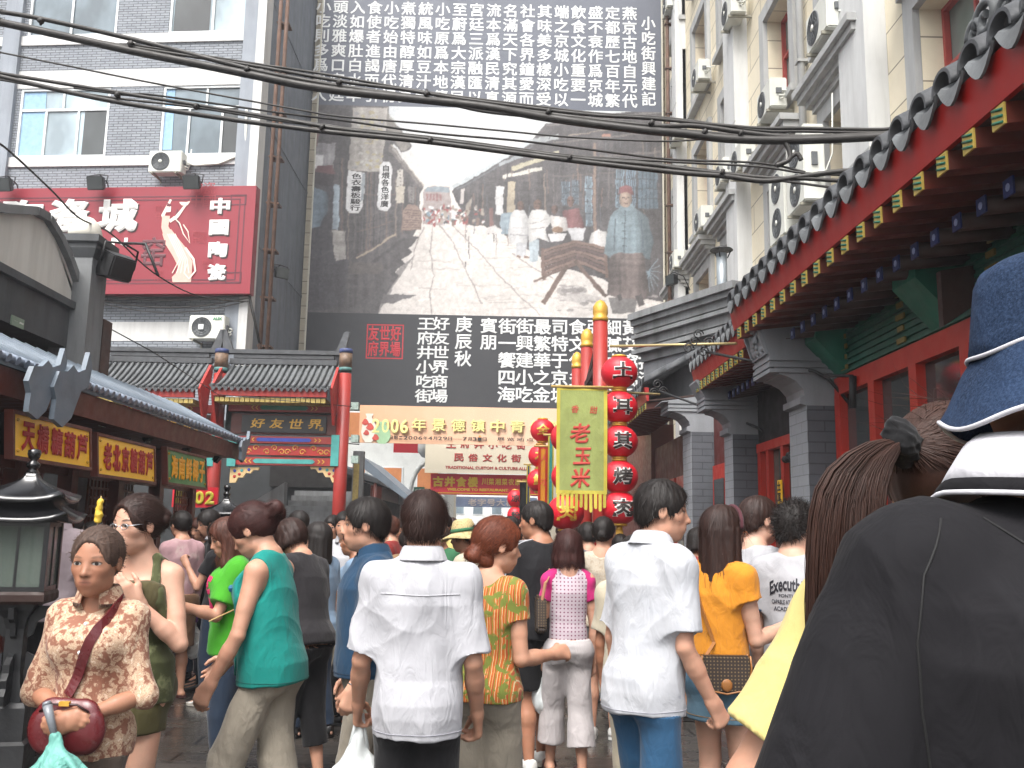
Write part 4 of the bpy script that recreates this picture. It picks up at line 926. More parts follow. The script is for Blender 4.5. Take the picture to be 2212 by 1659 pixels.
for k, (uL, uR) in enumerate(((497, 735), (228, 466))):
 _, rr = beam(uL, 872, uR, 893, .10, REDC); w_ = rr[1]-rr[0]; cart(rr[0]+w_*.28, rr[1]-w_*.28, rr[2]+.02, rr[3]-.02, .105, GREENP)
 _, rr = beam(uL+4, 893, uR-6, 941, .02, WOODR, 'board_frame'); _, rr = beam(uL+28, 897, uR-30, 937, .07, mat('black_name_board', '#1d1c1d', .4, .1, 4), 'name_board')
 b = MB(); t_ = '好友世界' if k == 0 else '友好世家'
 for i, ch in enumerate(t_):
  q0 = rr[0]+(rr[1]-rr[0])*(.10+.225*i); put_text(b, ch, lambda x, y, o: GP.pt(x, y, .078+o), q0, q0+.30, rr[2]+.09, rr[3]-.07, 0, .02, slant=.18)
 put_text(b, '印', lambda x, y, o: GP.pt(x, y, .078+o), rr[1]-.14, rr[1]-.06, rr[2]+.05, rr[2]+.13, 0, .02)
 b.build('lettering', GOLD, gate)
 _, rr = beam(uL, 942, uR, 961, .13, REDC); w_ = rr[1]-rr[0]; cart(rr[0]+w_*.25, rr[1]-w_*.25, rr[2]+.02, rr[3]-.02, .135, BLUEP)
 _, rr = beam(uL, 962, uR, 986, .05, REDP, 'scroll_panel')
 b = MB(); mid = (rr[0]+rr[1])/2; zc = (rr[2]+rr[3])/2
 for (cx_, n_) in ((mid, 4), (rr[0]+.35, 2), (rr[1]-.35, 2)):
  for s_ in (-1, 1):
   for q_ in range(n_//2+1):
    pts = [GP.pt(cx_+s_*(.06+.16*q_+.07*math.cos(a)*(1-a/9)), zc+(.05 if q_ % 2 else -.03)+.07*math.sin(a)*(1-a/9), .056) for a in np.linspace(0, 6.5, 14)]
    b.tube(pts, .012, 4)
 b.build('gold_scroll', mat('scroll_yellow', '#cf9a4a', .5), gate)
 _, rr = beam(uL, 987, uR, 1008, .12, REDC); w_ = rr[1]-rr[0]; cart(rr[0]+w_*.22, rr[1]-w_*.22, rr[2]+.02, rr[3]-.02, .125, TEALP)
 for (uu, dd) in ((uL+8, 1), (uR-9, 1)):
  b = MB(); a, z1 = gpx(uu-7, 941); c, z0 = gpx(uu+7, 1008); b.pbox(GP, a, c, z0, z1, -.05, .16); b.build('end_band', TEALP, gate)
 for (uu, dr) in ((uL+2, 1), (uR-2, -1)):      # carved corner bracket
  a, z1 = gpx(uu, 1009); b = MB()
  out = [(0, 0), (.62, 0), (.60, -.06), (.5, -.05), (.44, -.13), (.34, -.12), (.28, -.22), (.18, -.22), (.13, -.33), (0, -.34)]
  b.prism([GP.pt(a+dr*x, z1+z, -.03) for x, z in out], [GP.pt(a+dr*x, z1+z, .05) for x, z in out], 0)
  for i, (x, z) in enumerate(((.1, -.08), (.1, -.2), (.25, -.07), (.4, -.05), (.2, -.15))):
   T = Matrix.Translation(GP.pt(a+dr*x, z1+z, .054)); b.ball((0, 0, 0), (.035, .008, .035), 8, 1+i % 3, T)
  b.build('carved_bracket', [mat('bracket_cream', '#c4a878', .6), BLUEP, REDP, TEALP], gate)
for (v0) in (872, 942, 987):     # beam ends past the right column
 b = MB(); a, z1 = gpx(760, v0-2); c, z0 = gpx(775, v0+14); b.pbox(GP, a, c, z0, z1, -.1, .1); b.build('beam_end', mat('beam_end_grey', '#8a9a92', .6, .4, 20), gate)
# the shop behind the gate, its stairs
sb = empty('basement_entrance', (-6.5, 21.5, 0), 'dark shop entrance with grey stairs behind the painted gate', 'shop')
b = MB(); b.box(-13, -4.0, 23.3, 23.6, 0, 4.2); b.build('shop_front', mat('shop_grey', '#2f3234', .7, .25, 1.5), sb)
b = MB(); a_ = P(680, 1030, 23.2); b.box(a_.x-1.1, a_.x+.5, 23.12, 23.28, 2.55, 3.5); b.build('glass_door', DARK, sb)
for k in range(6):
 b = MB(); x0 = P(618, 1100, 22).x; x1 = P(725, 1100, 22).x
 b.box(x0, x1+.3, 21.2+.32*k, 21.2+.32*(k+1)-.004, 0, 1.8+.13*k); b.build('stair', STUCCO, sb)
b = MB(); x0 = P(540, 1100, 21.8).x; x1 = P(612, 1100, 21.8).x; b.prism([(x0, 21.8, 0), (x1, 21.8, 0), (x1, 21.8, 2.6), (x0, 21.8, 2.1)], [(x0, 22.1, 0), (x1, 22.1, 0), (x1, 22.1, 2.6), (x0, 22.1, 2.1)]); b.build('stair_wall', STUCCO, sb)
# grey post and awning right of the gate
b = MB(); p_ = P(775, 1000, 21.0); b.box(p_.x-.12, p_.x+.12, 20.9, 21.1, 0, P(775, 975, 21).z); b.build('grey_post', STUCCO, None, 'grey square post just right of the red gate column', 'post')
b = MB(); p_ = P(768, 1060, 20.6); b.box(p_.x-.06, p_.x+.06, 20.57, 20.63, 1.6, P(768, 1000, 20.6).z); b.build('hanging_scroll', mat('woven_yellow', '#9c8a52', .8, .3, 20), None, 'narrow yellow woven scroll hung on the grey post', 'scroll')
r = empty('tin_awning', tuple(P(830, 1080, 23)), 'sloping grey tin awning between the gate and the alley', 'awning')
b = MB(); q = [P(782, 985, 22.2), P(884, 1072, 22.2), P(884, 1085, 22.2), P(782, 1010, 22.2)]; q2 = [p+Vector((0, 4, 0)) for p in q]; b.prism(q, q2); b.build('roof', TIN, r)
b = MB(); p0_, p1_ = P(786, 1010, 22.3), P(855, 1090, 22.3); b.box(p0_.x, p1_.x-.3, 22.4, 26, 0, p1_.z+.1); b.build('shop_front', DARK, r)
# ================================================================== left: the row of snack stalls
SX, SZ = -3.55, 2.71
def stall(y0, y1, label, first=False, last=False):
 r = empty('food_stall', (-4.4, (y0+y1)/2, 0), label, 'stall', 'snack stalls on the left')
 e0, e1 = (SX, SZ), (-4.55, 3.22)
 b = MB()    # roof: a sloping slab with standing seams and a tile edge
 b.prism([(e0[0], y0, e0[1]), (e1[0], y0, e1[1]), (e1[0], y0, e1[1]-.1), (e0[0], y0, e0[1]-.05)], [(e0[0], y1, e0[1]), (e1[0], y1, e1[1]), (e1[0], y1, e1[1]-.1), (e0[0], y1, e0[1]-.05)])
 for yy in np.arange(y0+.1, y1, .22): b.tube([(e0[0], yy, e0[1]+.012), (e1[0], yy, e1[1]+.012)], .018, 6)
 rf = b.build('roof', TIN, r)
 b = MB(); b.tube([(SX, y0, SZ+.01), (SX, y1, SZ+.01)], .028, 8)
 for yy in np.arange(y0+.05, y1, .13): b.tube([(SX-.04, yy, SZ+.03), (SX+.03, yy, SZ+.0)], .034, 7)
 b.build('eave_edge', mat('eave_tin_light', '#8791a0', .4, .15, 4, metal=.3), rf)
 b = MB(); b.prism([(SX-.03, y0, SZ-.05), (SX-.05, y0, SZ-.25), (SX-.09, y0, SZ-.25), (SX-.09, y0, SZ-.05)], [(SX-.03, y1, SZ-.05), (SX-.05, y1, SZ-.25), (SX-.09, y1, SZ-.25), (SX-.09, y1, SZ-.05)]); b.build('eave_board', WOODR, r)
 b = MB(); b.box(-4.3, SX-.09, y0, y1, SZ-.22, SZ-.16); b.build('soffit', WOODR, r)
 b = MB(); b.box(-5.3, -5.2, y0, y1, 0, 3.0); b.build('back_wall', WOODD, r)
 b = MB(); b.box(-5.0, -4.25, y0+.1, y1-.1, .0, .95); b.build('counter', WOODR, r)
 b = MB(); b.box(-4.32, -4.22, y0, y1, 2.62, 2.7); b.box(-4.30, -4.24, y0, y1, 2.02, 2.12); b.build('crossbeam', WOODR, r)
 for yy in ([y0+.06] + [(y0+y1)/2] + ([y1-.06] if last else [])):
  b = MB(); b.box(-4.34, -4.2, yy-.07, yy+.07, 0, 2.62); b.build('post', WOODR, r)
 for (ya, yb) in ((y0+.15, y0+.55), (y1-.6, y1-.15)):      # wooden lattice under the sign
  b = MB()
  for k in range(6): yy = ya+(yb-ya)*k/5; b.box(-4.285, -4.265, yy-.012, yy+.012, 1.45, 2.02)
  for k in range(7): zz = 1.45+.57*k/6; b.box(-4.262, -4.248, ya, yb, zz-.012, zz+.012)
  b.build('lattice', WOODR, r)
 b = MB()
 for k in range(int((y1-y0)/.6)):
  yy = y0+.4+k*.6
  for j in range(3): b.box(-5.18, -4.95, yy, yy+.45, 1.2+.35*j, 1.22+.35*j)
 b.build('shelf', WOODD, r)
 return r
stall(4.4, 8.15, 'dark red snack stall nearest on the left, under the first yellow sign')
stall(8.15, 10.3, 'dark red snack stall in the middle of the row, under the second yellow sign')
stall(10.3, 12.9, 'dark red snack stall at the far end of the row, under the green sign', last=True)
rg_ = random.Random(3)
GOODS = [mat('goods_red', '#8d2a1e', .4), mat('goods_yellow', '#c09a3a', .5), mat('goods_white', '#b5b0a5', .5), mat('goods_green', '#4d6d33', .5)]
k_ = 0
for y_ in np.arange(5.2, 12.6, .42):
 b = MB(); z_ = rg_.choice([1.22, 1.57, 1.92])
 b.lathe([(.06, 0), (.07, .02), (.07, .15), (.05, .18), (.05, .21)], (-5.07, y_, z_), 12, 0); b.lathe([(.055, .211), (.055, .24)], (-5.07, y_, z_), 12, 1)
 b.build('jar', [GOODS[k_ % 4], GOODS[(k_+1) % 4]], None, 'small jar on the dark back shelves of the snack stalls', 'jar', 'jars on the stall shelves'); k_ += 1
def stall_sign(y0, y1, z0, z1, x_, m_, mt, txt, label, fr=WOODR, tilt=-.10, bold=.05):
 pl = Plane((x_, y0), (x_, y1)); r = empty('stall_sign', (x_, (y0+y1)/2, z0), label, 'sign', 'signs over the snack stalls')
 def pt(s, z, o): return pl.pt(s, z, o+tilt*(z-z0))
 b = MB(); L = pl.L
 b.hexa([pt(0, z0, .0), pt(L, z0, .0), pt(L, z0, -.05), pt(0, z0, -.05), pt(0, z1, 0), pt(L, z1, 0), pt(L, z1, -.05), pt(0, z1, -.05)]); b.build('sign_panel', m_, r)
 b = MB()
 for (a, c, e, g) in ((-.03, L+.03, z0-.03, z0), (-.03, L+.03, z1, z1+.03), (-.03, 0, z0, z1), (L, L+.03, z0, z1)): b.hexa([pt(a, e, .012), pt(c, e, .012), pt(c, e, -.055), pt(a, e, -.055), pt(a, g, .012), pt(c, g, .012), pt(c, g, -.055), pt(a, g, -.055)])
 b.build('frame', fr, r)
 b = MB(); put_row(b, txt, lambda x, y, o: pt(x, y, .008+o), L*.06, L*.96, z0+(z1-z0)*.14, z1-(z1-z0)*.12, 0, bold, .12, .02, slant=.12); b.build('lettering', mt, r)
 b = MB()
 for (a, e) in ((.05, z0+.04), (L-.05, z0+.04), (.05, z1-.04), (L-.05, z1-.04)): b.ball(pt(a, e, .006), .014, 8)
 b.build('screws', GOLD, r)
 return r
SGY = mat('sign_amber', '#ffc41e', .35, .06, 1.5, 0); SGR = mat('sign_crimson', '#a11812', .5, .08, 6, 0); SGG = mat('sign_green', '#4a8a50', .45, .1, 2, 0); SGO = mat('sign_orange', '#f0a820', .5)
def sgx(u, v, x=-3.60):
 p = PX(u, v, x); return p
a0 = sgx(38, 899); a1 = sgx(199, 942); bz = sgx(38, 985)
stall_sign(a0.y, a1.y, bz.z, a0.z+.02, -3.60, SGY, SGR, '天橋糖葫芦', 'yellow signboard with five red characters over the nearest snack stall')
a0 = sgx(218, 946); a1 = sgx(338, 978); bz = sgx(218, 1024)
stall_sign(a0.y, a1.y, bz.z, a0.z+.02, -3.60, SGY, SGR, '老北京糖葫芦', 'yellow signboard with six red characters over the middle snack stall')
a0 = sgx(367, 975); a1 = sgx(448, 1003); bz = sgx(367, 1042)
stall_sign(a0.y, a1.y, bz.z, a0.z+.02, -3.60, SGG, SGO, '海南鲜椰子', 'green signboard with orange characters over the far snack stall')
r, pl, rect, fn = board('red_paper_sign', 372, 1052, 470, 1096, 13.6, RSG, 'red sign with big yellow characters hanging low beyond the stalls', 'sign')
b = MB(); put_row(b, '更便02', fn, *rect(376, 1060, 464, 1090), 0, .05, .1); b.build('lettering', mat('lime_yellow', '#c3b53c', .5), r)
for (u, v) in ((130, 868), (225, 895), (322, 930), (405, 955), (470, 975)):
 p_ = PX(u, v+18, -3.85); o = flood((p_.x, p_.y, p_.z), R(90), 'small black spotlight under the stall eave, one of several in a row', .32, 40); o['group'] = 'spotlights under the stall eave'
# cloud shaped ornaments at the roof ends
def cloud(p, label, s=1.0, flip=1):
 out = [(-.16, -.22), (-.02, -.26), (.10, -.18), (.17, -.05), (.22, .04), (.33, .08), (.36, .24), (.30, .34), (.25, .20), (.14, .16), (.06, .20), (-.02, .14), (-.14, .12), (-.20, .0), (-.15, -.08)]
 b = MB(); c = Vector(p)
 b.prism([c+Vector((.02, flip*x*s, z*s)) for x, z in out], [c+Vector((-.02, flip*x*s, z*s)) for x, z in out])
 return b.build('roof_ornament', TIN, None, label, 'ornament', 'tin ornaments on the stall eaves')
p_ = PX(85, 832, -3.45); cloud(p_, 'grey cloud shaped roof ornament, left of two on the stall eave', 1.0)
p_ = PX(140, 845, -3.42); cloud(p_, 'grey cloud shaped roof ornament, right of two on the stall eave', 1.1)
p_ = PX(525, 968, -3.5); cloud(p_, 'small grey roof ornament at the far tip of the stall eave', .75)
# ================================================================== left: the grey building with a curved gable behind the stalls
GX = -4.85
gb = empty('gable_building', (GX, 8, 0), 'grey building with a curved white gable and a corner pillar behind the stalls', 'building')
GPl = Plane((GX, 4.0), (GX, 12.0))
def gl(u, v, o=0): return GPl.px(u, v, o)
zb0, zb1 = gl(0, 690)[1], gl(0, 590)[1]
se = gl(196, 790)[0]
b = MB(); b.pbox(GPl, -2, se, zb0, zb1, -.8, .0); b.pbox(GPl, -2, se+.05, zb1, zb1+.08, -.8, .06); b.build('stained_band', STUCCO_D, gb)
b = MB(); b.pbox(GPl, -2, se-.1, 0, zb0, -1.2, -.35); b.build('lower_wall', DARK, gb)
pts = [gl(-90, 440), gl(0, 460), gl(70, 464), gl(95, 478), gl(118, 515), gl(140, 562), gl(158, 612), gl(166, 665), gl(168, 705)]
pts = [(s_, z_) for s_, z_ in pts]
b = MB(); base = [(pts[0][0], zb1+.08)]; outl = base+pts[:-1]+[(pts[-1][0], zb1+.08)]
b.prism([GPl.pt(s_, z_, -.25) for s_, z_ in outl], [GPl.pt(s_, z_, -.0) for s_, z_ in outl]); b.build('white_gable', PLASTER, gb)
b = MB()
for (p, q) in zip(pts[:-1], pts[1:]):
 d_ = Vector((q[0]-p[0], q[1]-p[1])).normalized(); n_ = Vector((-d_.y, d_.x))*.085
 if n_.y < 0: n_ = -n_
 c = [(p[0], p[1]), (q[0], q[1]), (q[0]+n_.x, q[1]+n_.y), (p[0]+n_.x, p[1]+n_.y)]
 b.prism([GPl.pt(s_, z_, -.3) for s_, z_ in c], [GPl.pt(s_, z_, .07) for s_, z_ in c])
b.build('gable_coping', STUCCO, gb)
pc = PX(172, 640, GX); py = pc.y; pw = .2
ztop = PX(172, 513, GX).z
b = MB(); b.box(GX-pw, GX+pw, py-pw, py+pw, 1.5, ztop-.25); b.build('pillar', STUCCO, gb)
b = MB(); b.lathe([(pw*1.45, ztop-.25), (pw*1.75, ztop-.15), (pw*1.75, ztop-.1), (pw*2.0, ztop-.08), (pw*2.0, ztop)], (GX, py, 0), 4, 0, None, 4); b.build('pillar_cap', STUCCO_D, gb)
b = MB(); b.lathe([(.17, 0), (.185, .08), (.15, .2), (.08, .27), (.01, .29)], (GX, py, ztop), 20); b.build('ball', mat('pale_ball', '#c9c5ba', .6, .05, 3), gb)
p_ = PX(240, 570, -4.5); flood((p_.x, p_.y+.1, p_.z), R(-120), 'black floodlight clamped to the grey corner pillar', 1.0, -20)
b = MB(); p_ = PX(210, 760, -4.8); b.box(p_.x-.1, p_.x+.1, p_.y-.12, p_.y+.12, PX(210, 835, -4.8).z, PX(210, 690, -4.8).z); b.build('wooden_post', mat('faded_brown_wood', '#54403a', .8, .25, 3, .2, 20, dirt=.4), None, 'faded brown square post behind the stall roof', 'post')
b = MB(); a, z1 = gl(26, 680, .01); c, z0 = gl(50, 712, .01); b.pbox(GPl, a, c, z0, z1, 0, .015); s_ = b.build('exit_sign', mat('toilet_green', '#7c8f7c', .5), None, 'small pale green arrow sign on the stained grey band', 'sign')
b = MB(); put_text(b, '←', lambda x, y, o: GPl.pt(x, y, .02+o), a+.02, a+(c-a)*.45, z0+.05, z1-.05, 0, .05); put_text(b, '厕', lambda x, y, o: GPl.pt(x, y, .02+o), a+(c-a)*.55, c-.02, z0+.04, z1-.04, 0, .03); b.build('lettering', WHT, s_)
# ================================================================== right: the red fronted shops with tiled eaves
EX, EZ = 2.17, 3.70          # line of the main eave
sh = empty('tiled_shop', (2.9, 6, 0), 'near shop with grey tiled eave, red fascia, painted rafters and red windows', 'shop')
def eave(parent, x, z, y0, y1, pitch, slope=.55, tl=1.0, back=.85, second=True):
 """an eave along the street: cover tiles with their half-round ends, drip tiles, fascia, rafter ends"""
 n = int(round((y1-y0)/pitch)); rad = min(.105, pitch*.39)
 tb = MB(); dr = MB(); ra = MB(); rb_ = MB(); rl = MB()
 for k in range(n+1):
  y = y0+(y1-y0)*k/n
  def arc(xo, r_): return [(x+xo, y+r_*math.cos(a), z+.065+xo*slope+r_*math.sin(a)) for a in np.linspace(-.15, math.pi+.15, 12)]
  def shell(xa, xb, ra_, th):
   o_, i_ = (arc(xa, ra_), arc(xb, ra_)), (arc(xa, ra_-th), arc(xb, ra_-th))
   ring = [o_[0]+i_[0][::-1], o_[1]+i_[1][::-1]]
   tb.rings(ring, 0, True, True)
  L = .32
  for j in range(4): shell(j*L-.03, (j+1)*L-.02, rad-.004*(j % 2), .018)
  if k < n:
   ym = y+(y1-y0)/n/2; w_ = (y1-y0)/n*.46
   # drip tile: a tongue with a lobed lower edge, curved like the pan behind it
   top = []; bot = []
   N = 9
   for i in range(N):
    t_ = i/(N-1)*2-1; sag = .045*(1-t_*t_)
    top.append((x-.035, ym+w_*t_, z+.045-sag)); bot.append((x-.055, ym+w_*t_, z+.03-sag-.075*(1-abs(t_)**1.6)-.012))
   dr.rings([top, bot], 0, True, False, False); dr.rings([[(p[0]+.014, p[1], p[2]) for p in top], [(p[0]+.014, p[1], p[2]) for p in bot]], 0, True, False, False)
   dr.rings([bot, [(p[0]+.014, p[1], p[2]) for p in bot]], 0, True, False, False)
   dr.rings([top, [(p[0]+1.3, p[1], p[2]+1.3*slope) for p in top]], 0, True, False, False)
  if k < n:
   ym = y+(y1-y0)/n/2; zr = z-.335; hw = .052
   T0 = [(x+.03, ym-hw, zr), (x+.03, ym+hw, zr), (x+.03, ym+hw, zr+.1), (x+.03, ym-hw, zr+.1)]; T1 = [(x+back, ym-hw, zr+.1+.0), (x+back, ym+hw, zr+.1), (x+back, ym+hw, zr+.2), (x+back, ym-hw, zr+.2)]
   ra.prism(T0, T1, 0)
   ra.box(x+.018, x+.028, ym-hw, ym+hw, zr, zr+.1, 1)
   for q_ in range(3): ra.tube([(x+.014, ym-hw+.01, zr+.01+.03*q_), (x+.015, ym+hw-.01, zr+.035+.03*q_)], .007, 4, 2)
   if second:
    z2 = z-.40; T = Matrix.Rotation(math.pi/2, 4, 'Y')
    rb_.tube([(x+.36, ym, z2), (x+back, ym, z2+.06)], .05, 10, 0); rb_.box(x+.347, x+.357, ym-.046, ym+.046, z2-.046, z2+.046, 1)
    rb_.ball((x+.345, ym, z2), (.004, .022, .022), 8, 2); 
 tb.build('cover_tiles', TILE_D, parent); dr.build('drip_tiles', TILE, parent)
 ra.build('flying_rafters', [WOODR, mat('rafter_gold_front', '#b39a48', .5, .25, 14), GREENP], parent)
 if second: rb_.build('round_rafters', [WOODD, mat('rafter_blue', '#1f2a5c', .6, .3, 9), mat('rafter_pale', '#8a94b8', .6)], parent)
 f_ = MB(); f_.prism([(x+.02, y0-.05, z-.225), (x+.05, y0-.05, z-.225), (x+.05, y0-.05, z-.02), (x-.02, y0-.05, z-.02)], [(x+.02, y1+.05, z-.225), (x+.05, y1+.05, z-.225), (x+.05, y1+.05, z-.02), (x-.02, y1+.05, z-.02)]); f_.build('fascia', mat('bright_red_fascia', '#981610', .38, .06, 3, 0), parent)
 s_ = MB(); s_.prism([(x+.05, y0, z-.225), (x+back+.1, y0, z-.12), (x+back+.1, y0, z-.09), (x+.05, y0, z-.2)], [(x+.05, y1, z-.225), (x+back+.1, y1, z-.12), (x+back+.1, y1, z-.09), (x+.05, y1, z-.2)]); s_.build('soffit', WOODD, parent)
eave(sh, EX, EZ, 3.2, 8.55, .265)
# a scroll ended ridge tile at the near top of the eave
b = MB()
for (u, v, r_) in ((2140, 42, .10), (2165, 100, .09), (2118, 75, .075), (2190, 20, .09), (2195, 75, .08)):
 c_ = PX(u, v, 2.25)
 b.tube([c_+Vector((-.02, r_*math.cos(a)*(1-a/11), r_*math.sin(a)*(1-a/11))) for a in np.linspace(0, 8, 22)], .022, 7)
b.build('scroll_tiles', TILE, sh)
WX = 2.98
b = MB()
b.box(WX, WX+.3, 3.0, 8.1, 2.93, 3.8, 0)
for k in range(11): b.box(WX-.02, WX, 3.0, 8.1, 2.96+.055*k, 2.985+.055*k)
b.build('green_frieze', mat('dark_green_frieze', '#1d5747', .5, .25, 5, .2, 30, dirt=.3), sh)
b = MB()
for y_ in (7.85, 6.7, 5.4, 4.2):
 for k in range(5): b.box(WX-.035, WX-.021, y_-.07+.02*(k % 2), y_+.07-.02*(k % 2), 2.98+.09*k, 3.02+.09*k)
b.build('gold_key_motif', mat('dull_gold', '#7a6a35', .5), sh)
for y_ in (8.0, 6.05, 4.1):
 b = MB(); b.prism([(WX, y_-.18, 2.95), (WX-.28, y_-.18, 3.25), (WX-.28, y_-.18, 3.35), (WX, y_-.18, 3.35)], [(WX, y_+.18, 2.95), (WX-.28, y_+.18, 3.25), (WX-.28, y_+.18, 3.35), (WX, y_+.18, 3.35)]); b.build('bracket_block', GREENP, sh)
REDD = mat('door_red', '#a82a1c', .4, .08, 4, .05, 40, dirt=.15)
b = MB()
b.box(WX-.05, WX+.08, 3.0, 8.05, 2.78, 2.93); b.box(WX-.05, WX+.08, 3.0, 8.05, .75, .9)
for y_ in (8.0, 7.25, 6.5, 5.75, 5.0, 4.25, 3.5): b.box(WX-.05, WX+.08, y_-.06, y_+.06, .9, 2.78)
b.box(WX-.04, WX+.06, 3.0, 8.05, 2.18, 2.28)
b.build('window_frame', REDD, sh)
b = MB(); b.box(WX+.02, WX+.03, 3.0, 8.0, .9, 2.78); b.build('pane', GL_D, sh)
b = MB(); b.box(WX, WX+.3, 3.0, 8.05, 0, .75); b.build('plinth', BRK_Y, sh)
LAMPE = NT('fluorescent_tube'); LAMPE.color('#f4fff8'); LAMPE.b.inputs['Emission Color'].default_value = (.9, 1, .95, 1); LAMPE.b.inputs['Emission Strength'].default_value = 2.2
p_ = PX(2068, 745, WX-.02); b = MB(); b.tube([(WX+.01, p_.y-.28, p_.z), (WX+.01, p_.y+.3, p_.z)], .02, 8); b.build('fluorescent_lamp', LAMPE.m, None, 'white fluorescent tube behind the red framed shop window', 'lamp')
b = MB(); p_ = PX(2030, 640, 2.75); b.prism([(p_.x, p_.y-.03, p_.z-.2), (p_.x, p_.y-.03, p_.z+.16), (p_.x+.22, p_.y-.03, p_.z+.2), (p_.x+.22, p_.y-.03, p_.z-.05)], [(p_.x, p_.y+.03, p_.z-.2), (p_.x, p_.y+.03, p_.z+.16), (p_.x+.22, p_.y+.03, p_.z+.2), (p_.x+.22, p_.y+.03, p_.z-.05)]); b.build('speaker', WOODD, None, 'dark wedge shaped speaker under the green frieze', 'speaker')
# brick wing walls with corbelled heads
GREYP = mat('grey_plaster', '#7d8084', .8, .1, 2, .1, 40, dirt=.3, streak=True)
BRK_E = brickmat('grey_brick_lit', '#8b8f94', '#84888d', '#6d7074', .30, .095, 'yz', .06, .8, .2, .35, .005)  # same brick paler: open street light painted into the end faces
def wing(y0, y1, zc, zt, label, x0=2.7, relief=False, xin=3.4, out=.42):
 r = empty('wing_wall', (x0, (y0+y1)/2, 0), label, 'wall', 'brick wing walls of the shops')
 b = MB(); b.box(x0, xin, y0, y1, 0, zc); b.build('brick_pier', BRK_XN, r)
 b = MB(); b.box(x0-.006, x0-.001, y0, y1, 0, zc); b.build('end_face', BRK_E, r)  # thin skin of the paler brick, painted as the lit side
 b = MB(); b.box(x0-.03, xin, y0-.03, y1+.03, 0, .55); b.build('plinth', STUCCO, r)
 prof = [(0, 0), (-.06, .02), (-.06, .10), (-.02, .12), (-.03, .2), (-.09, .3), (-.17, .36), (-.24, .38), (-.24, .44), (-.28, .45), (-.28, .52), (-.32, .53), (-.32, .60), (-out, zt-zc-.02), (-out, zt-zc)]
 pts = [(x0+px_*(out/.42), zc+(pz*.72 if pz < .61 else pz)) for px_, pz in prof]+[(xin, zt), (xin, zc)]
 b = MB(); b.prism([(p[0], y0, p[1]) for p in pts], [(p[0], y1, p[1]) for p in pts]); b.build('corbel', GREYP, r)
 b = MB()
 for hz in (.29, .34, .40): b.box(x0-.33*(out/.42)-.0, xin-.1, y0-.02, y1+.02, zc+hz, zc+hz+.035)
 b.build('corbel_moulding', GREYP, r)
 if relief:
  b = MB(); zz0, zz1 = zc+.46, zt-.04; xa = x0-.32*(out/.42); xb = x0-out
  def sl_(t): return xa+(xb-xa)*t-.01
  for (ya, yb, t0, t1) in ((y0+.02, y0+.05, 0, 1), (y1-.05, y1-.02, 0, 1), (y0+.05, y1-.05, 0, .05), (y0+.05, y1-.05, .95, 1)):
   b.prism([(sl_(t0)-.02, ya, zz0+(zz1-zz0)*t0), (sl_(t0)+.02, ya, zz0+(zz1-zz0)*t0), (sl_(t0)+.02, yb, zz0+(zz1-zz0)*t0), (sl_(t0)-.02, yb, zz0+(zz1-zz0)*t0)], [(sl_(t1)-.02, ya, zz0+(zz1-zz0)*t1), (sl_(t1)+.02, ya, zz0+(zz1-zz0)*t1), (sl_(t1)+.02, yb, zz0+(zz1-zz0)*t1), (sl_(t1)-.02, yb, zz0+(zz1-zz0)*t1)])
  for _ in range(22):
   t_ = rg_.uniform(.1, .9); yy = rg_.uniform(y0+.09, y1-.09); b.ball((sl_(t_), yy, zz0+(zz1-zz0)*t_), (.02, rg_.uniform(.02, .06), rg_.uniform(.02, .05)), 8)
  b.build('carved_relief', GREYP, r)
 return r
wing(8.1, 8.6, 2.70, 3.50, 'tall grey brick wing wall with a carved panel, beside the near red shop', relief=True)
wing(10.75, 11.15, 2.72, 3.36, 'grey brick wing wall in the middle, narrower than its neighbours')
wing(13.1, 13.7, 3.0, 3.6, 'grey brick wing wall farthest down the street, behind the lanterns')
# the porch between two wing walls
po = empty('porch_shop', (3.0, 9.8, 0), 'middle shop porch with a small tiled eave and a red door', 'shop')
eave(po, 2.30, 3.57, 8.75, 11.0, .2, back=.7)
b = MB(); b.box(3.0, 3.3, 8.6, 10.75, 2.6, 3.7); b.build('dark_lintel', DARK, po)
b = MB()
for (ya, yb) in ((8.62, 8.75), (9.2, 9.3), (9.75, 9.85), (10.3, 10.4), (10.62, 10.74)): b.box(2.98, 3.1, ya, yb, 0, 2.6)
for (za, zb) in ((0, .7), (1.75, 1.85), (2.5, 2.6)): b.box(2.97, 3.09, 8.62, 10.74, za, zb)
b.build('door_frame', REDD, po); b = MB(); b.box(3.04, 3.05, 8.6, 10.7, .7, 2.5); b.build('pane', glass('green_dark_glass', '#3d4a44'), po)
pl = Plane((2.94, 9.3), (2.94, 8.9)); a_ = PX(1683, 1070, 2.94)
b = MB(); b.pbox(pl, 9.3-a_.y-.05, 9.3-a_.y+.09, a_.z-.32, a_.z+.16, -.01, .0); s_ = b.build('vertical_sign', SGY, None, 'narrow yellow vertical sign beside the red door', 'sign')
b = MB(); put_col(b, '土耳其烤', lambda x, y, o: pl.pt(x, y, .006+o), 9.3-a_.y-.03, 9.3-a_.y+.07, a_.z+.15, a_.z-.31, 0, .05); b.build('lettering', INK, s_)
# black eagle like clamps on the door frame (iron door fittings)
b = MB(); p_ = PX(1718, 985, 2.9)
for k in range(7): b.ball((2.9, p_.y-.12+.07*k, p_.z+.02*math.sin(k*2)), (.05, .06, .04), 8)
b.build('door_fitting', IRON, None, 'black iron fitting across the red door', 'fitting')
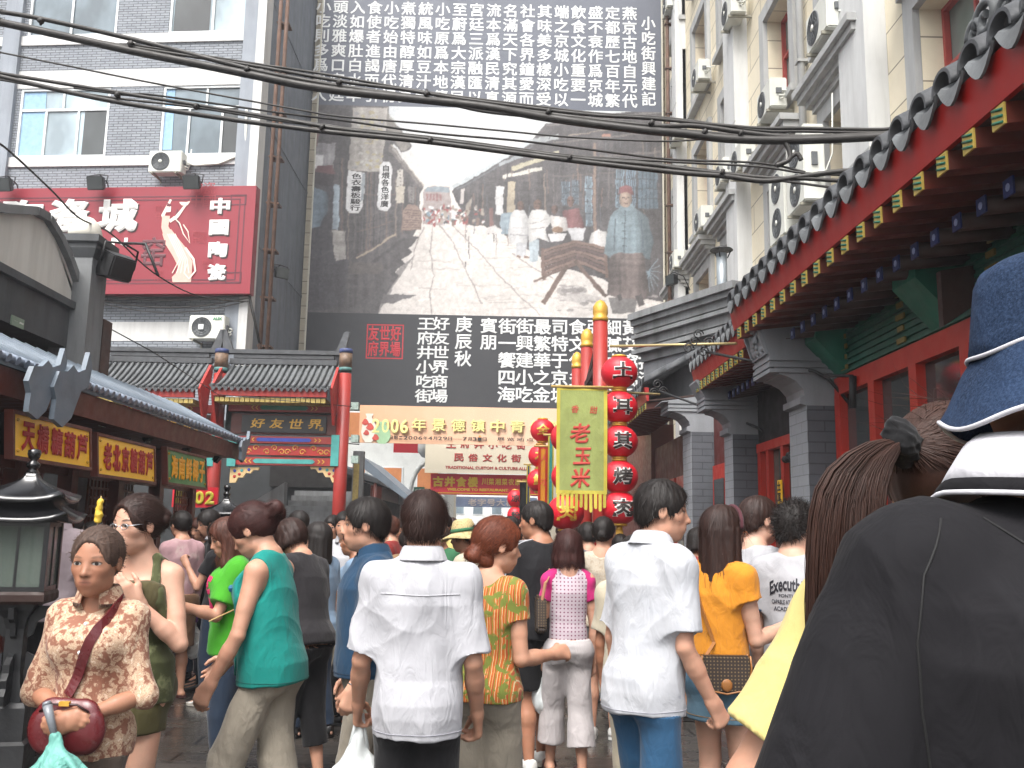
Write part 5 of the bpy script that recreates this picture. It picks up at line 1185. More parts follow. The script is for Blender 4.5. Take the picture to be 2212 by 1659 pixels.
# the farther angled shop with a grey cornice
fs = empty('corner_shop', (2.8, 13.5, 0), 'farther shop with a stepped grey cornice set at an angle to the street', 'shop')
A_, B_ = P(1384, 700, 15.2), P(1600, 618, 13.05)
FP = Plane((A_.x, A_.y), (B_.x, B_.y)); zt = P(1384, 688, 15.2).z
b = MB(); b.pbox(FP, 0, FP.L+.05, zt-.75, zt-.05, -1.2, 0)
for (o_, za, zb) in ((.20, -.05, .06), (.14, -.14, -.05), (.08, -.26, -.14), (.13, -.36, -.30), (.05, -.50, -.36), (.12, -.62, -.55)): b.pbox(FP, -.1, FP.L+.05, zt+za, zt+zb, -1.0, o_)
b.build('cornice', STUCCO, fs)
b = MB(); b.pbox(FP, 0, FP.L+.05, zt-1.6, zt-.75, -1.1, -.06); b.build('upper_wall', GREYP, fs)
b = MB(); b.box(3.02, 3.5, 11.2, 19, 0, 3.2); b.build('lower_wall', mat('dark_red_front', '#4e1611', .6, .3, 2, .1, 30), fs)
for y_ in (11.7, 12.5, 14.2, 15.2, 16.2, 17.2):
 b = MB(); b.box(2.95, 3.02, y_-.4, y_+.4, .3, 2.5); f_ = b.build('door', REDD, fs); b = MB(); b.box(2.93, 2.945, y_-.26, y_+.26, 1.2, 2.3); b.build('pane', GL_D, f_)
fs2 = empty('tiled_shop', (2.6, 16, 0), 'far shop with a low tiled eave behind the red lanterns', 'shop')
eave(fs2, 2.15, 3.75, 13.8, 18.6, .26, back=.8, second=False)
b = MB(); b.box(2.95, 3.4, 18.2, 29, 0, 3.7); b.build('wall', WOODR, fs2)
# ================================================================== people: bodies grown as one smooth surface
class Field:
 def __init__(s, lo, hi, h):
  s.lo = np.array(lo, np.float32); s.h = h
  s.n = (np.ceil((np.array(hi)-np.array(lo))/h).astype(int)+1)
  s.ax = [(s.lo[i]+h*np.arange(s.n[i])).astype(np.float32) for i in range(3)]
  s.v = np.full(tuple(s.n), 0.4, np.float32)
 def win(s, lo, hi):
  sl = []
  for i in range(3):
   a = int(max(0, math.floor((lo[i]-s.lo[i])/s.h))); b = int(min(s.n[i], math.ceil((hi[i]-s.lo[i])/s.h)+1))
   if b <= a: return None
   sl.append(slice(a, b))
  X = s.ax[0][sl[0]][:, None, None]; Y = s.ax[1][sl[1]][None, :, None]; Z = s.ax[2][sl[2]][None, None, :]
  return tuple(sl), X, Y, Z
 def put(s, sl, d, k, op):
  a = s.v[sl]
  if op == 'u':
   if k <= 0: s.v[sl] = np.minimum(a, d); return
   h = np.maximum(k-np.abs(a-d), 0)/k
   s.v[sl] = np.minimum(a, d)-h*h*k*0.25
  else:
   if op == 's': d = -d
   if k <= 0: s.v[sl] = np.maximum(a, d); return
   h = np.maximum(k-np.abs(a-d), 0)/k
   s.v[sl] = np.maximum(a, d)+h*h*k*0.25
 def cap(s, a, b, ra, rb, k=0.02, op='u', sq=None, flat0=False, flat1=False):
  a = np.array(a, np.float32); b = np.array(b, np.float32)
  m = max(ra, rb)*(1.0 if sq is None or sq[1] >= 1 else 1/1.0)+k+2*s.h
  w_ = s.win(np.minimum(a, b)-m, np.maximum(a, b)+m)
  if w_ is None: return
  sl, X, Y, Z = w_
  ba = b-a; L2 = float(ba @ ba)+1e-9; L = math.sqrt(L2)
  px, py, pz = X-a[0], Y-a[1], Z-a[2]
  tu = (px*ba[0]+py*ba[1]+pz*ba[2])/L2
  t = np.clip(tu, 0, 1)
  dx, dy, dz = px-t*ba[0], py-t*ba[1], pz-t*ba[2]
  if sq is not None:
   n_, f_ = np.array(sq[0], np.float32), sq[1]
   c = dx*n_[0]+dy*n_[1]+dz*n_[2]; e = c*(1/f_-1)
   dx, dy, dz = dx+e*n_[0], dy+e*n_[1], dz+e*n_[2]
  d = np.sqrt(dx*dx+dy*dy+dz*dz)-(ra+(rb-ra)*t)
  if sq is not None and sq[1] < 1: d = d*max(sq[1], 0.5)
  if flat0: d = np.maximum(d, -tu*L)
  if flat1: d = np.maximum(d, (tu-1)*L)
  s.put(sl, d, k, op)
 def ell(s, c, r, k=0.02, op='u', rot=None):
  c = np.array(c, np.float32); m = max(r)+k+2*s.h
  w_ = s.win(c-m, c+m)
  if w_ is None: return
  sl, X, Y, Z = w_
  x, y, z = X-c[0], Y-c[1], Z-c[2]
  if rot is not None:      # rot: 3 rows, the ellipsoid's own axes
   x, y, z = (rot[0][0]*x+rot[0][1]*y+rot[0][2]*z, rot[1][0]*x+rot[1][1]*y+rot[1][2]*z, rot[2][0]*x+rot[2][1]*y+rot[2][2]*z)
  k0 = np.sqrt((x/r[0])**2+(y/r[1])**2+(z/r[2])**2); k1 = np.sqrt((x/r[0]**2)**2+(y/r[1]**2)**2+(z/r[2]**2)**2)+1e-9
  s.put(sl, k0*(k0-1)/k1, k, op)
 def loft(s, p0, ax, xd, yd, tab, k=0.02, op='u', capk=0.015, inflate=0.0, p=2.0):
  """tab rows: height, half width, half depth, forward offset"""
  tab = np.array(tab, np.float32); p0 = np.array(p0, np.float32)
  z0, z1 = tab[0, 0], tab[-1, 0]; m = tab[:, 1:3].max()+inflate+k+2*s.h+np.abs(tab[:, 3]).max()
  e0, e1 = p0+np.array(ax)*z0, p0+np.array(ax)*z1
  w_ = s.win(np.minimum(e0, e1)-m, np.maximum(e0, e1)+m)
  if w_ is None: return
  sl, X, Y, Z = w_
  qx, qy, qz = X-p0[0], Y-p0[1], Z-p0[2]
  z = qx*ax[0]+qy*ax[1]+qz*ax[2]
  zi = np.clip(z, z0, z1)
  a = np.interp(zi, tab[:, 0], tab[:, 1]+inflate).astype(np.float32); b = np.interp(zi, tab[:, 0], tab[:, 2]+inflate).astype(np.float32)
  x = qx*xd[0]+qy*xd[1]+qz*xd[2]
  y = qx*yd[0]+qy*yd[1]+qz*yd[2]-np.interp(zi, tab[:, 0], tab[:, 3]).astype(np.float32)
  if p == 2.0: k0 = np.sqrt((x/a)**2+(y/b)**2)
  else: k0 = (np.abs(x/a)**p+np.abs(y/b)**p)**(1/p)
  k1 = np.sqrt((x/a**2)**2+(y/b**2)**2)+1e-6
  d = k0*(k0-1)/k1 if p == 2.0 else (k0-1)*np.minimum(a, b)
  c = np.maximum(z0-z, z-z1)
  h = np.maximum(capk-np.abs(d-c), 0)/capk
  d = np.maximum(d, c)+h*h*capk*0.25
  s.put(sl, d, k, op)
 def mesh(s):
  v = s.v; ins = v < 0
  nx, ny, nz = v.shape
  cnt = np.zeros((nx-1, ny-1, nz-1), np.int8)
  offs = [(i, j, k) for i in (0, 1) for j in (0, 1) for k in (0, 1)]
  for (i, j, k) in offs: cnt += ins[i:nx-1+i, j:ny-1+j, k:nz-1+k]
  act = (cnt > 0) & (cnt < 8)
  ii = np.argwhere(act)
  if len(ii) == 0: return np.zeros((0, 3)), np.zeros((0, 4), int)
  idx = np.full(act.shape, -1, np.int32); idx[act] = np.arange(len(ii))
  cv = [v[ii[:, 0]+o[0], ii[:, 1]+o[1], ii[:, 2]+o[2]] for o in offs]
  acc = np.zeros((len(ii), 3), np.float32); num = np.zeros(len(ii), np.float32)
  for a in range(8):
   for b in range(a+1, 8):
    df = [offs[b][q]-offs[a][q] for q in range(3)]
    if sum(abs(q) for q in df) != 1: continue
    cr = (cv[a] < 0) != (cv[b] < 0)
    t = np.where(cr, cv[a]/np.where(cr, cv[a]-cv[b], 1), 0)
    pos = np.array(offs[a], np.float32)[None]+t[:, None]*np.array(df, np.float32)[None]
    acc += np.where(cr[:, None], pos, 0); num += cr
  verts = s.lo+s.h*(ii+acc/num[:, None])
  quads = []
  for a in range(3):
   b, c = (a+1) % 3, (a+2) % 3
   lo = [slice(1, -1)]*3; hi = [slice(1, -1)]*3
   lo[a] = slice(0, -1); hi[a] = slice(1, None)
   m = ins[tuple(lo)] != ins[tuple(hi)]
   e = np.argwhere(m)
   if len(e) == 0: continue
   base = e.copy(); base[:, b] += 1; base[:, c] += 1
   def cell(db, dc):
    q = base.copy(); q[:, b] += db; q[:, c] += dc
    return idx[q[:, 0], q[:, 1], q[:, 2]]
   q4 = np.stack([cell(-1, -1), cell(0, -1), cell(0, 0), cell(-1, 0)], 1)
   st = ins[base[:, 0], base[:, 1], base[:, 2]]
   q4[~st] = q4[~st][:, ::-1]
   quads.append(q4)
  return verts, np.concatenate(quads)
def vnormals(v, q):
 n = np.cross(v[q[:, 2]]-v[q[:, 0]], v[q[:, 3]]-v[q[:, 1]])
 out = np.zeros_like(v)
 for i in range(4): np.add.at(out, q[:, i], n)
 return out/(np.linalg.norm(out, axis=1, keepdims=True)+1e-12)
def relax(v, q, it=1, f=0.5):
 for _ in range(it):
  acc = np.zeros_like(v); c = np.zeros(len(v))
  for a, b in ((0, 1), (1, 2), (2, 3), (3, 0)):
   np.add.at(acc, q[:, a], v[q[:, b]]); np.add.at(acc, q[:, b], v[q[:, a]])
   np.add.at(c, q[:, a], 1); np.add.at(c, q[:, b], 1)
  v = v*(1-f)+f*acc/np.maximum(c, 1)[:, None]
 return v
def wob(p, rng, n=7, fx=22, fz=7):
 """a sum of crossing waves, drawn out along z: the drape of cloth"""
 out = np.zeros(len(p))
 for i in range(n):
  th = rng.uniform(0, 2*math.pi); f = rng.uniform(0.5, 1.6)
  kx, ky, kz = fx*f*math.cos(th), fx*f*math.sin(th), fz*rng.uniform(-1.6, 1.6)
  ph = rng.uniform(0, 6.28)
  s_ = np.sin(p[:, 0]*kx+p[:, 1]*ky+p[:, 2]*kz+ph+1.2*np.sin(p[:, 2]*9+ph+p[:, 0]*7))
  out += s_ if i % 2 else (1-2.2*np.abs(s_)**.7)*np.clip(.5+np.sin(p[:, 2]*rng.uniform(5, 12)+p[:, 0]*rng.uniform(-9, 9)+ph*2), 0, 1)
 return out/math.sqrt(n)
def np_obj(name, v, q, m, parent=None, tris=None, smooth=True):
 me = bpy.data.meshes.new(name)
 faces = [q] if tris is None else [q, tris]
 nl = sum(f.size for f in faces); nf = sum(len(f) for f in faces)
 me.vertices.add(len(v)); me.vertices.foreach_set('co', np.asarray(v, np.float32).ravel())
 me.loops.add(nl); me.loops.foreach_set('vertex_index', np.concatenate([f.ravel() for f in faces]).astype(np.int32))
 me.polygons.add(nf)
 st = []; c = 0
 for f in faces:
  st.append(c+np.arange(len(f))*f.shape[1]); c += f.size
 me.polygons.foreach_set('loop_start', np.concatenate(st).astype(np.int32))
 me.polygons.foreach_set('use_smooth', np.full(nf, smooth))
 me.update(calc_edges=True); me.validate()
 me.materials.append(m)
 o = bpy.data.objects.new(name, me); COL.objects.link(o)
 if parent is not None: o.parent = parent
 return o
def vec_attr(o, name, arr):
 a = o.data.attributes.new(name, 'FLOAT_VECTOR', 'POINT'); a.data.foreach_set('vector', np.asarray(arr, np.float32).ravel())
# ------------------------------------------------------------------ skin, hair and cloth
def skin(name, col, lips='#a8605a', brow='#2a1e18', browamt=0.8):
 if name in _mc: return _mc[name]
 t = NT(name)
 at = t.n('ShaderNodeAttribute', attribute_name='hc'); sp = t.n('ShaderNodeSeparateXYZ'); t.l(at.outputs['Vector'], sp.inputs[0])
 x, y, z = sp.outputs; ax = t.math('ABSOLUTE', x)
 c = lin(col)
 v = t.coord()
 base = t.ramp(t.noise(v, 14, 4), [(0.3, sc(c, 0.88)), (0.7, sc((c[0]*1.04, c[1], c[2]), 1.07))])
 front = t.math('GREATER_THAN', y, 0.16)
 def soft(d, w_):    # 1 inside (d < 0), falling to 0 over w_
  return t.math('MULTIPLY', t.math('MULTIPLY', d, -1.0/w_), 1.0, True)
 def ellm(px, cx, rx, pz, cz, rz, w_=0.3):
  dx = t.math('DIVIDE', t.math('SUBTRACT', px, cx), rx); dz = t.math('DIVIDE', t.math('SUBTRACT', pz, cz), rz)
  r2 = t.math('ADD', t.math('MULTIPLY', dx, dx), t.math('MULTIPLY', dz, dz))
  return t.math('MULTIPLY', soft(t.math('SUBTRACT', r2, 1.0), w_), front)
 cheek = ellm(ax, 0.17, 0.13, z, -0.12, 0.12, 1.0)
 base = t.mix(t.math('MULTIPLY', cheek, 0.25), base, sc((c[0], c[1]*0.72, c[2]*0.68), 1.0))
 lip = ellm(x, 0.0, 0.105, z, -0.272, 0.042, 0.45)
 base = t.mix(t.math('MULTIPLY', lip, 0.75), base, lin(lips))
 mline = ellm(x, 0.0, 0.10, z, -0.270, 0.008, 0.8)
 base = t.mix(mline, base, (0.05, 0.015, 0.012))
 bz = t.math('ADD', z, t.math('MULTIPLY', t.math('ABSOLUTE', t.math('SUBTRACT', ax, 0.16)), 0.16))
 br = ellm(ax, 0.15, 0.095, bz, 0.108, 0.024, 0.6)
 base = t.mix(t.math('MULTIPLY', br, browamt), base, lin(brow))
 lash = ellm(ax, 0.145, 0.082, z, 0.012, 0.035, 0.35)
 base = t.mix(t.math('MULTIPLY', lash, 0.85), base, (0.02, 0.012, 0.01))
 wh = ellm(ax, 0.145, 0.066, z, 0.003, 0.024, 0.3)
 base = t.mix(wh, base, (0.26, 0.24, 0.22))
 ir = ellm(ax, 0.145, 0.033, z, 0.006, 0.028, 0.3)
 base = t.mix(ir, base, (0.012, 0.008, 0.006))
 nos = ellm(ax, 0.035, 0.022, z, -0.176, 0.012, 0.6)
 base = t.mix(t.math('MULTIPLY', nos, 0.8), base, (0.06, 0.02, 0.015))
 oi = t.n('ShaderNodeObjectInfo'); base = t.mix(.55, base, t.ramp(oi.outputs['Random'], [(0, (.72, .66, .62)), (.5, (1, .96, .93)), (1, (.85, .84, .86))]), 'MULTIPLY')
 blot = t.noise(v, 7, 6, .7); base = t.mix(t.ramp(blot, [(.5, (0, 0, 0)), (.75, (.35,)*3)]), base, sc((c[0]*.8, c[1]*.55, c[2]*.5), 1.0))
 t.color(base)
 t.set(Roughness=0.5, Specular_IOR_Level=0.35, Subsurface_Weight=0.12, Subsurface_Scale=0.01)
 t.b.inputs['Subsurface Radius'].default_value = (1.0, 0.35, 0.2)
 t.bump(t.noise(v, 90, 5, .7), 0.22, 0.003)
 _mc[name] = t.m; return t.m
SKIN_A = skin('skin_warm', '#b58b74', lips='#985c54'); SKIN_B = skin('skin_tan', '#9c7058', lips='#7c4a40'); SKIN_C = skin('skin_fair', '#c49d88', lips='#a04c4a')
SKIN_D = skin('skin_weathered', '#a0745c', lips='#85574a', browamt=0.45)
def hairmat(name, col, hi=1.8, rough=0.36, ns=26, lo=.55, bp=.35):
 if name in _mc: return _mc[name]
 t = NT(name); c = lin(col)
 at = t.n('ShaderNodeAttribute', attribute_name='hc'); mp = t.n('ShaderNodeMapping'); mp.inputs['Scale'].default_value = (1, 1, 0.12)
 t.l(at.outputs['Vector'], mp.inputs['Vector'])
 n1 = t.noise(mp.outputs[0], ns, 4, 0.6); n2 = t.noise(mp.outputs[0], 5, 2)
 b = t.ramp(n1, [(0.3, sc(c, lo)), (0.72, sc(c, hi))])
 b = t.mix(t.ramp(n2, [(0.4, (0, 0, 0)), (0.7, (0.5,)*3)]), b, sc(c, 0.5))
 t.color(b); t.set(Roughness=rough+.2, Specular_IOR_Level=0.3); t.bump(n1, bp, 0.003)
 _mc[name] = t.m; return t.m
HAIR_K = hairmat('hair_black', '#1b1614'); HAIR_B = hairmat('hair_brown', '#43251b', 2.0); HAIR_R = hairmat('hair_reddish', '#3a1f1c', 1.9)
HAIR_O = hairmat('hair_copper', '#5a2c1a', 2.2); HAIR_G = hairmat('hair_greying', '#4a3a32', 1.7, 0.5); HAIR_D = hairmat('hair_dark_brown', '#2c1b16', 1.8)
def cloth(name, col, rough=0.85, pat=None, weave=350, sheen=0.2, fold=0.35, **kw):
 """pat(t, v) -> colour socket gives a printed pattern of the fabric"""
 if name in _mc: return _mc[name]
 t = NT(name); c = lin(col) if isinstance(col, str) else col
 v = t.coord()
 if pat: base = pat(t, v, c)
 else: base = t.ramp(t.noise(v, 9, 4), [(0.3, sc(c, 0.9)), (0.7, sc(c, 1.06))])
 base = t.mix(1.0, base, (kw.get('dim', .6),)*3, 'MULTIPLY')
 t.color(base); t.set(Roughness=rough, Specular_IOR_Level=kw.get('spec', 0.25), Sheen_Weight=sheen*.5)
 n1 = t.noise(v, weave, 2); n2 = t.noise(t.coord((1, 1, 0.45)), 16, 3, 0.5, 1.2)
 b1 = t.bump(n2, fold, 0.02)
 t.bump(n1, 0.12, 0.002, b1)
 _mc[name] = t.m; return t.m
# ------------------------------------------------------------------ the figure
def nv(a): a = np.array(a, float); return a/(np.linalg.norm(a)+1e-9)
def rot_head(yaw, pitch, roll):
 """columns: head's x, y, z axes in body space; yaw > 0 turns to the figure's left, pitch > 0 looks down"""
 m = Matrix.Rotation(R(yaw), 3, 'Z') @ Matrix.Rotation(R(-pitch), 3, 'X') @ Matrix.Rotation(R(roll), 3, 'Y')
 return np.array(m)
TORSO_M = [(.465,.076,.055,0),(.50,.094,.068,-.006),(.53,.094,.070,-.006),(.58,.084,.064,0),(.62,.081,.060,.002),(.68,.088,.064,.002),(.74,.097,.068,.0),(.775,.088,.058,-.003),(.805,.060,.044,-.006),(.83,.045,.034,-.006),(.842,.03,.03,-.006)]
TORSO_F = [(.465,.078,.058,0),(.50,.099,.070,-.008),(.53,.096,.068,-.008),(.58,.078,.056,0),(.62,.070,.052,.002),(.68,.078,.057,.002),(.74,.085,.062,.0),(.775,.076,.052,-.003),(.805,.052,.040,-.006),(.83,.036,.030,-.006),(.842,.026,.027,-.006)]
def head_prims(f, c, Rm, hs, fem, jaw=1.0, op='u'):
 """the skull and face, in units of head height"""
 W = lambda p: c+Rm @ (np.array(p)*hs)
 rt = Rm.T
 E = lambda p, r, k=.03, o='u': f.ell(W(p), tuple(q*hs for q in r), k*hs, o, rt)
 Cp = lambda a, b, ra, rb, k=.03, o='u', **kw: f.cap(W(a), W(b), ra*hs, rb*hs, k*hs, o, **kw)
 E((0, -.055, .115), (.325, .415, .385), 0)
 E((0, .07, -.13), (.265*jaw, .315, .33), .10)
 E((0, .10, -.30), (.205*jaw, .235, .185), .10)
 E((0, .235, -.415), (.085*jaw, .075, .07), .10)
 for s_ in (-1, 1):
  E((s_*.175, .20, -.085), (.10, .11, .10), .08)
  E((s_*.185*jaw, .02, -.30), (.07, .10, .09), .08)
 Cp((-.16, .285, .075), (.16, .285, .075), .045, .045, .07)
 for s_ in (-1, 1):
  E((s_*.15, .395, .0), (.085, .075, .05), .05, 's')
  E((s_*.145, .272, .0), (.085, .07, .058), .03)
 Cp((0, .325, .03), (0, .415, -.125), .03, .045, .05)
 E((0, .415, -.145), (.05, .05, .042), .03)
 for s_ in (-1, 1): E((s_*.052, .372, -.155), (.035, .045, .034), .025)
 E((0, .30, -.27), (.13, .085, .09), .06)
 E((0, .358, -.245), (.085, .032, .026), .02)
 E((0, .352, -.298), (.072, .034, .028), .02)
 for s_ in (-1, 1):
  E((s_*.335, -.03, -.02), (.032, .085, .135), .02)
  E((s_*.375, -.005, -.01), (.022, .05, .085), .015, 's')
def hand_prims(f, w_, d, side, nrm, L, curl, k=.006, spread=0.0, far=False):
 """w_: wrist, d: along the hand, side: towards the thumb, nrm: out of the palm"""
 d, side, nrm = nv(d), nv(side), nv(nrm)
 w_ = np.array(w_)
 for s_, e in ((-.13, .47), (-.03, .5), (.07, .5), (.15, .46)):
  f.cap(w_+side*s_*.45*L, w_+d*e*L+side*s_*L*1.05, .095*L, .078*L, .02, sq=(nrm, .85))
 for i, (s_, ln, b0) in enumerate(((-.155, .33, .45), (-.05, .42, .49), (.058, .46, .50), (.16, .40, .47))):
  p = w_+d*b0*L+side*s_*L; r = .052*L*(.9 if i == 0 else 1)
  a = 0.15+curl*(0.95+.12*(3-i)*0.5); dd = d+side*spread*(s_)
  for j, fr in enumerate((.45, .32, .26)):
   dv = nv(dd)*math.cos(a)+nrm*math.sin(a)
   q = p+dv*ln*fr*L*1.05
   f.cap(p, q, r, r*.9, k if j else .012)
   p = q; r *= .92; a += .12+curl*1.0
 p = w_+d*.13*L+side*.13*L
 q = w_+d*.33*L+side*(.30-.10*curl)*L+nrm*(.06+.12*curl)*L
 f.cap(p, q, .085*L, .066*L, .015)
 z = q+nv(d*.9+side*(.35-.6*curl)+nrm*(.25+.5*curl))*.16*L
 f.cap(q, z, .062*L, .055*L, .006)
 y = z+nv(d*.9+side*(.1-.7*curl)+nrm*(.35+.4*curl))*.13*L
 f.cap(z, y, .055*L, .046*L, .005)
HAIR_CUT = {}
_person_groups = []
def person(label, u=None, d=None, h=1.7, x=None, heading=0, fem=False, res=.010, girth=1.0, lean=0, side=0, head=(0, 0, 0), skinm=None,
   armL=None, armR=None, curl=(.35, .35), stride=(0.0, 0.0), lift=(0, 0), feet=.055, top=None, bottom=None, hair=None, shoes=None,
   hx=0.0, child=False, group='people in the crowded street', extras=None, jaw=None, noarms=False, thick=1.0, palms=None, z0=0.0, seed=None, nofeet=False, hs=1.0, ndrop=.006):
 seed = seed if seed is not None else (abs(hash_(label)) % 10000)
 rng = np.random.default_rng(seed)
 if x is None: x = PX_at(u, d)
 root_loc = Vector((x, d, z0))
 H = h; S = lambda p: np.array(p, float)*H
 TOR = np.array(TORSO_F if fem else TORSO_M, float)*H
 TOR[:, 1] *= girth*.9; TOR[:, 2] *= girth*(1+.3*(girth-1))
 hipz = .505*H
 la, sa = R(lean), R(side)
 ax = nv((math.sin(sa), math.sin(la), math.cos(la)))
 xd = nv(np.array((1, 0, 0))-ax*ax[0]); yd = np.cross(ax, xd)
 O = np.array((0, 0, hipz))
 def T(p):     # body-fraction point of the torso -> place, after the lean
  p = np.array(p, float)*H; q = p-O
  return O+xd*q[0]+yd*q[1]+ax*q[2]
 tp0 = O-ax*hipz
 shx = (.080 if fem else .091)*(0.6+.4*girth)
 hd = (.141 if not child else .172)*H*hs
 neck0, neck1 = T((0, -.008, .80)), T((0, .008, .875))
 Rm = rot_head(*head)
 lean_head = np.array(Matrix.Rotation(-la*.5, 3, 'X')) @ Rm
 hc = T((0, .004, .864-ndrop))+lean_head @ np.array((0, .14, .36))*hd*(1.0)+np.array((hx, 0, .01*H))
 # ---- joints
 J = {}
 for nm, sx, pose in (('L', -1, armL), ('R', 1, armR)):
  sh = T((sx*shx, -.006, .788))
  if pose is None: pose = ((sx*.16, -.04, -1), (sx*.06, .16, -1))
  ud, fd = nv(pose[0]), nv(pose[1])
  el = sh+ud*.178*H; wr = el+fd*.148*H
  J[nm] = (sh, el, wr, ud, fd)
 leg = {}
 for i, (nm, sx) in enumerate((('L', -1), ('R', 1))):
  hp = np.array((sx*.047*H, 0, .49*H)); an = np.array((sx*feet*.9*H, stride[i]*H, (.042+lift[i])*H))
  v_ = an-hp; D = min(np.linalg.norm(v_), .447*H); half = .2245*H
  bend = math.sqrt(max(half*half-(D/2)**2, 0)); mid = hp+v_*.5
  kn = mid+nv(np.cross(np.array((1, 0, 0)), v_))*(bend+.004*H)*(-1 if np.cross(np.array((1, 0, 0)), v_)[1] < 0 else 1)
  leg[nm] = (hp, kn, an)
 pts = [J[k][2] for k in 'LR']+[J[k][1] for k in 'LR']+[hc, leg['L'][2], leg['R'][2], np.array((-.13*H*girth, -.1*H, 0)), np.array((.13*H*girth, .14*H, 0)), T((0, 0, .8))]
 lo = np.min(pts, 0)-.12*H*.9; hi = np.max(pts, 0)+.12*H; lo[2] = -.01; hi[2] = max(hc[2]+hd*.62, hi[2]-.05*H)
 f = Field(lo, hi, res)
 # ---- body
 f.loft(tp0, ax, xd, yd, TOR, k=.02, inflate=-.006)
 tw = thick*(0.55+.45*girth)
 for sx in (-1, 1):
  f.cap(T((sx*.025, -.01, .822)), T((sx*shx, -.008, .789)), .022*H, .028*H*tw, .04*H)
  f.ell(T((sx*.045, -.037, .505)), (.046*H*girth, .042*H, .05*H), .03*H)
  if fem and not child: f.ell(T((sx*.04, .05, .735)), (.034*H, .03*H, .036*H), .03*H)
 f.cap(neck0, neck1, (.030 if fem else .036)*H, (.027 if fem else .033)*H, .03*H)
 for nm in ('LR' if not noarms else ''):
  sh, el, wr, ud, fd = J[nm]
  f.cap(sh, el, .0275*H*tw, .0205*H*tw, .025*H)
  f.cap(sh+(el-sh)*.15, sh+(el-sh)*.6, .0275*H*tw, .024*H*tw, .006*H)
  f.cap(el, el+(wr-el)*.4, .0205*H*tw, .0215*H*tw, .006*H)
  f.cap(el+(wr-el)*.3, wr, .0215*H*tw, .0142*H*(.5+.5*tw), .006*H)
 for nm in 'LR':
  hp, kn, an = leg[nm]
  f.cap(hp, kn, .046*H*girth, .031*H, .03*H); f.cap(kn, kn+(an-kn)*.35+np.array((0, -.006*H, 0)), .030*H, .0315*H, .01*H)
  f.cap(kn+(an-kn)*.3+np.array((0, -.005*H, 0)), an, .0315*H, .0185*H, .01*H)
  if not nofeet:
   f.cap(an+np.array((0, -.018*H, -.022*H)), an+np.array((0, .085*H, -.030*H)), .02*H, .014*H, .015*H, sq=((0, 0, 1), .8))
   f.cap(an+np.array((0, .02*H, -.02*H)), an+np.array((0, .11*H, -.033*H)), .022*H, .011*H, .015*H)
 head_prims(f, hc, lean_head, hd, fem, jaw or (.93 if fem else 1.04))
 if not noarms:
  for i, nm in enumerate('LR'):
   sh, el, wr, ud, fd = J[nm]
   sx = -1 if nm == 'L' else 1
   pn = nv(palms[i]) if palms and palms[i] is not None else np.array((-sx, 0, 0.))
   pn = nv(pn-fd*(pn @ fd)); sd = np.cross(pn, fd) if nm == 'L' else np.cross(fd, pn)
   if palms is None or palms[i] is None:
    if sd[1] < 0: sd = -sd
   hand_prims(f, wr-fd*.004*H, fd, sd, pn, .108*H, curl[i])
 v, q = f.mesh()
 if res > .008: v = relax(v, q, 1, .3)
 body = np_obj('person', v, q, skinm or SKIN_A)
 vec_attr(body, 'hc', ((v-hc) @ lean_head)/hd)
 body.location = root_loc; body.rotation_euler = (0, 0, R(heading))
 tag(body, label, 'person', group)
 # ---- clothes
 C_ = dict(H=H, T=T, J=J, leg=leg, TOR=TOR, tp0=tp0, ax=ax, xd=xd, yd=yd, hc=hc, Rm=lean_head, hd=hd, neck0=neck0, neck1=neck1, shx=shx, body=body, res=res, rng=rng, lo=lo, hi=hi, girth=girth, fem=fem, tw=tw, O=O)
 C_['bot'] = make_bottom(C_, **bottom) if bottom else None
 if top: make_top(C_, **top)
 if hair: make_hair(C_, **hair)
 if shoes: make_shoes(C_, **shoes)
 if extras: extras(C_)
 return body, C_
def hash_(s):
 a = 7
 for ch in s: a = (a*131+ord(ch)) % 1000003
 return a
def PX_at(u, d):
 return P(u, VPV, d).x
def finish(C_, f, name, m, amp, fx=22, fz=7, label=None, nrelax=1):
 v, q = f.mesh()
 v = relax(v, q, nrelax, .45)
 n = vnormals(v, q)
 if amp: v = v+n*(amp*wob(v, C_['rng'], 7, fx, fz))[:, None]
 o = np_obj(name, v, q, m, C_['body'])
 if label: o['label'] = label
 return o
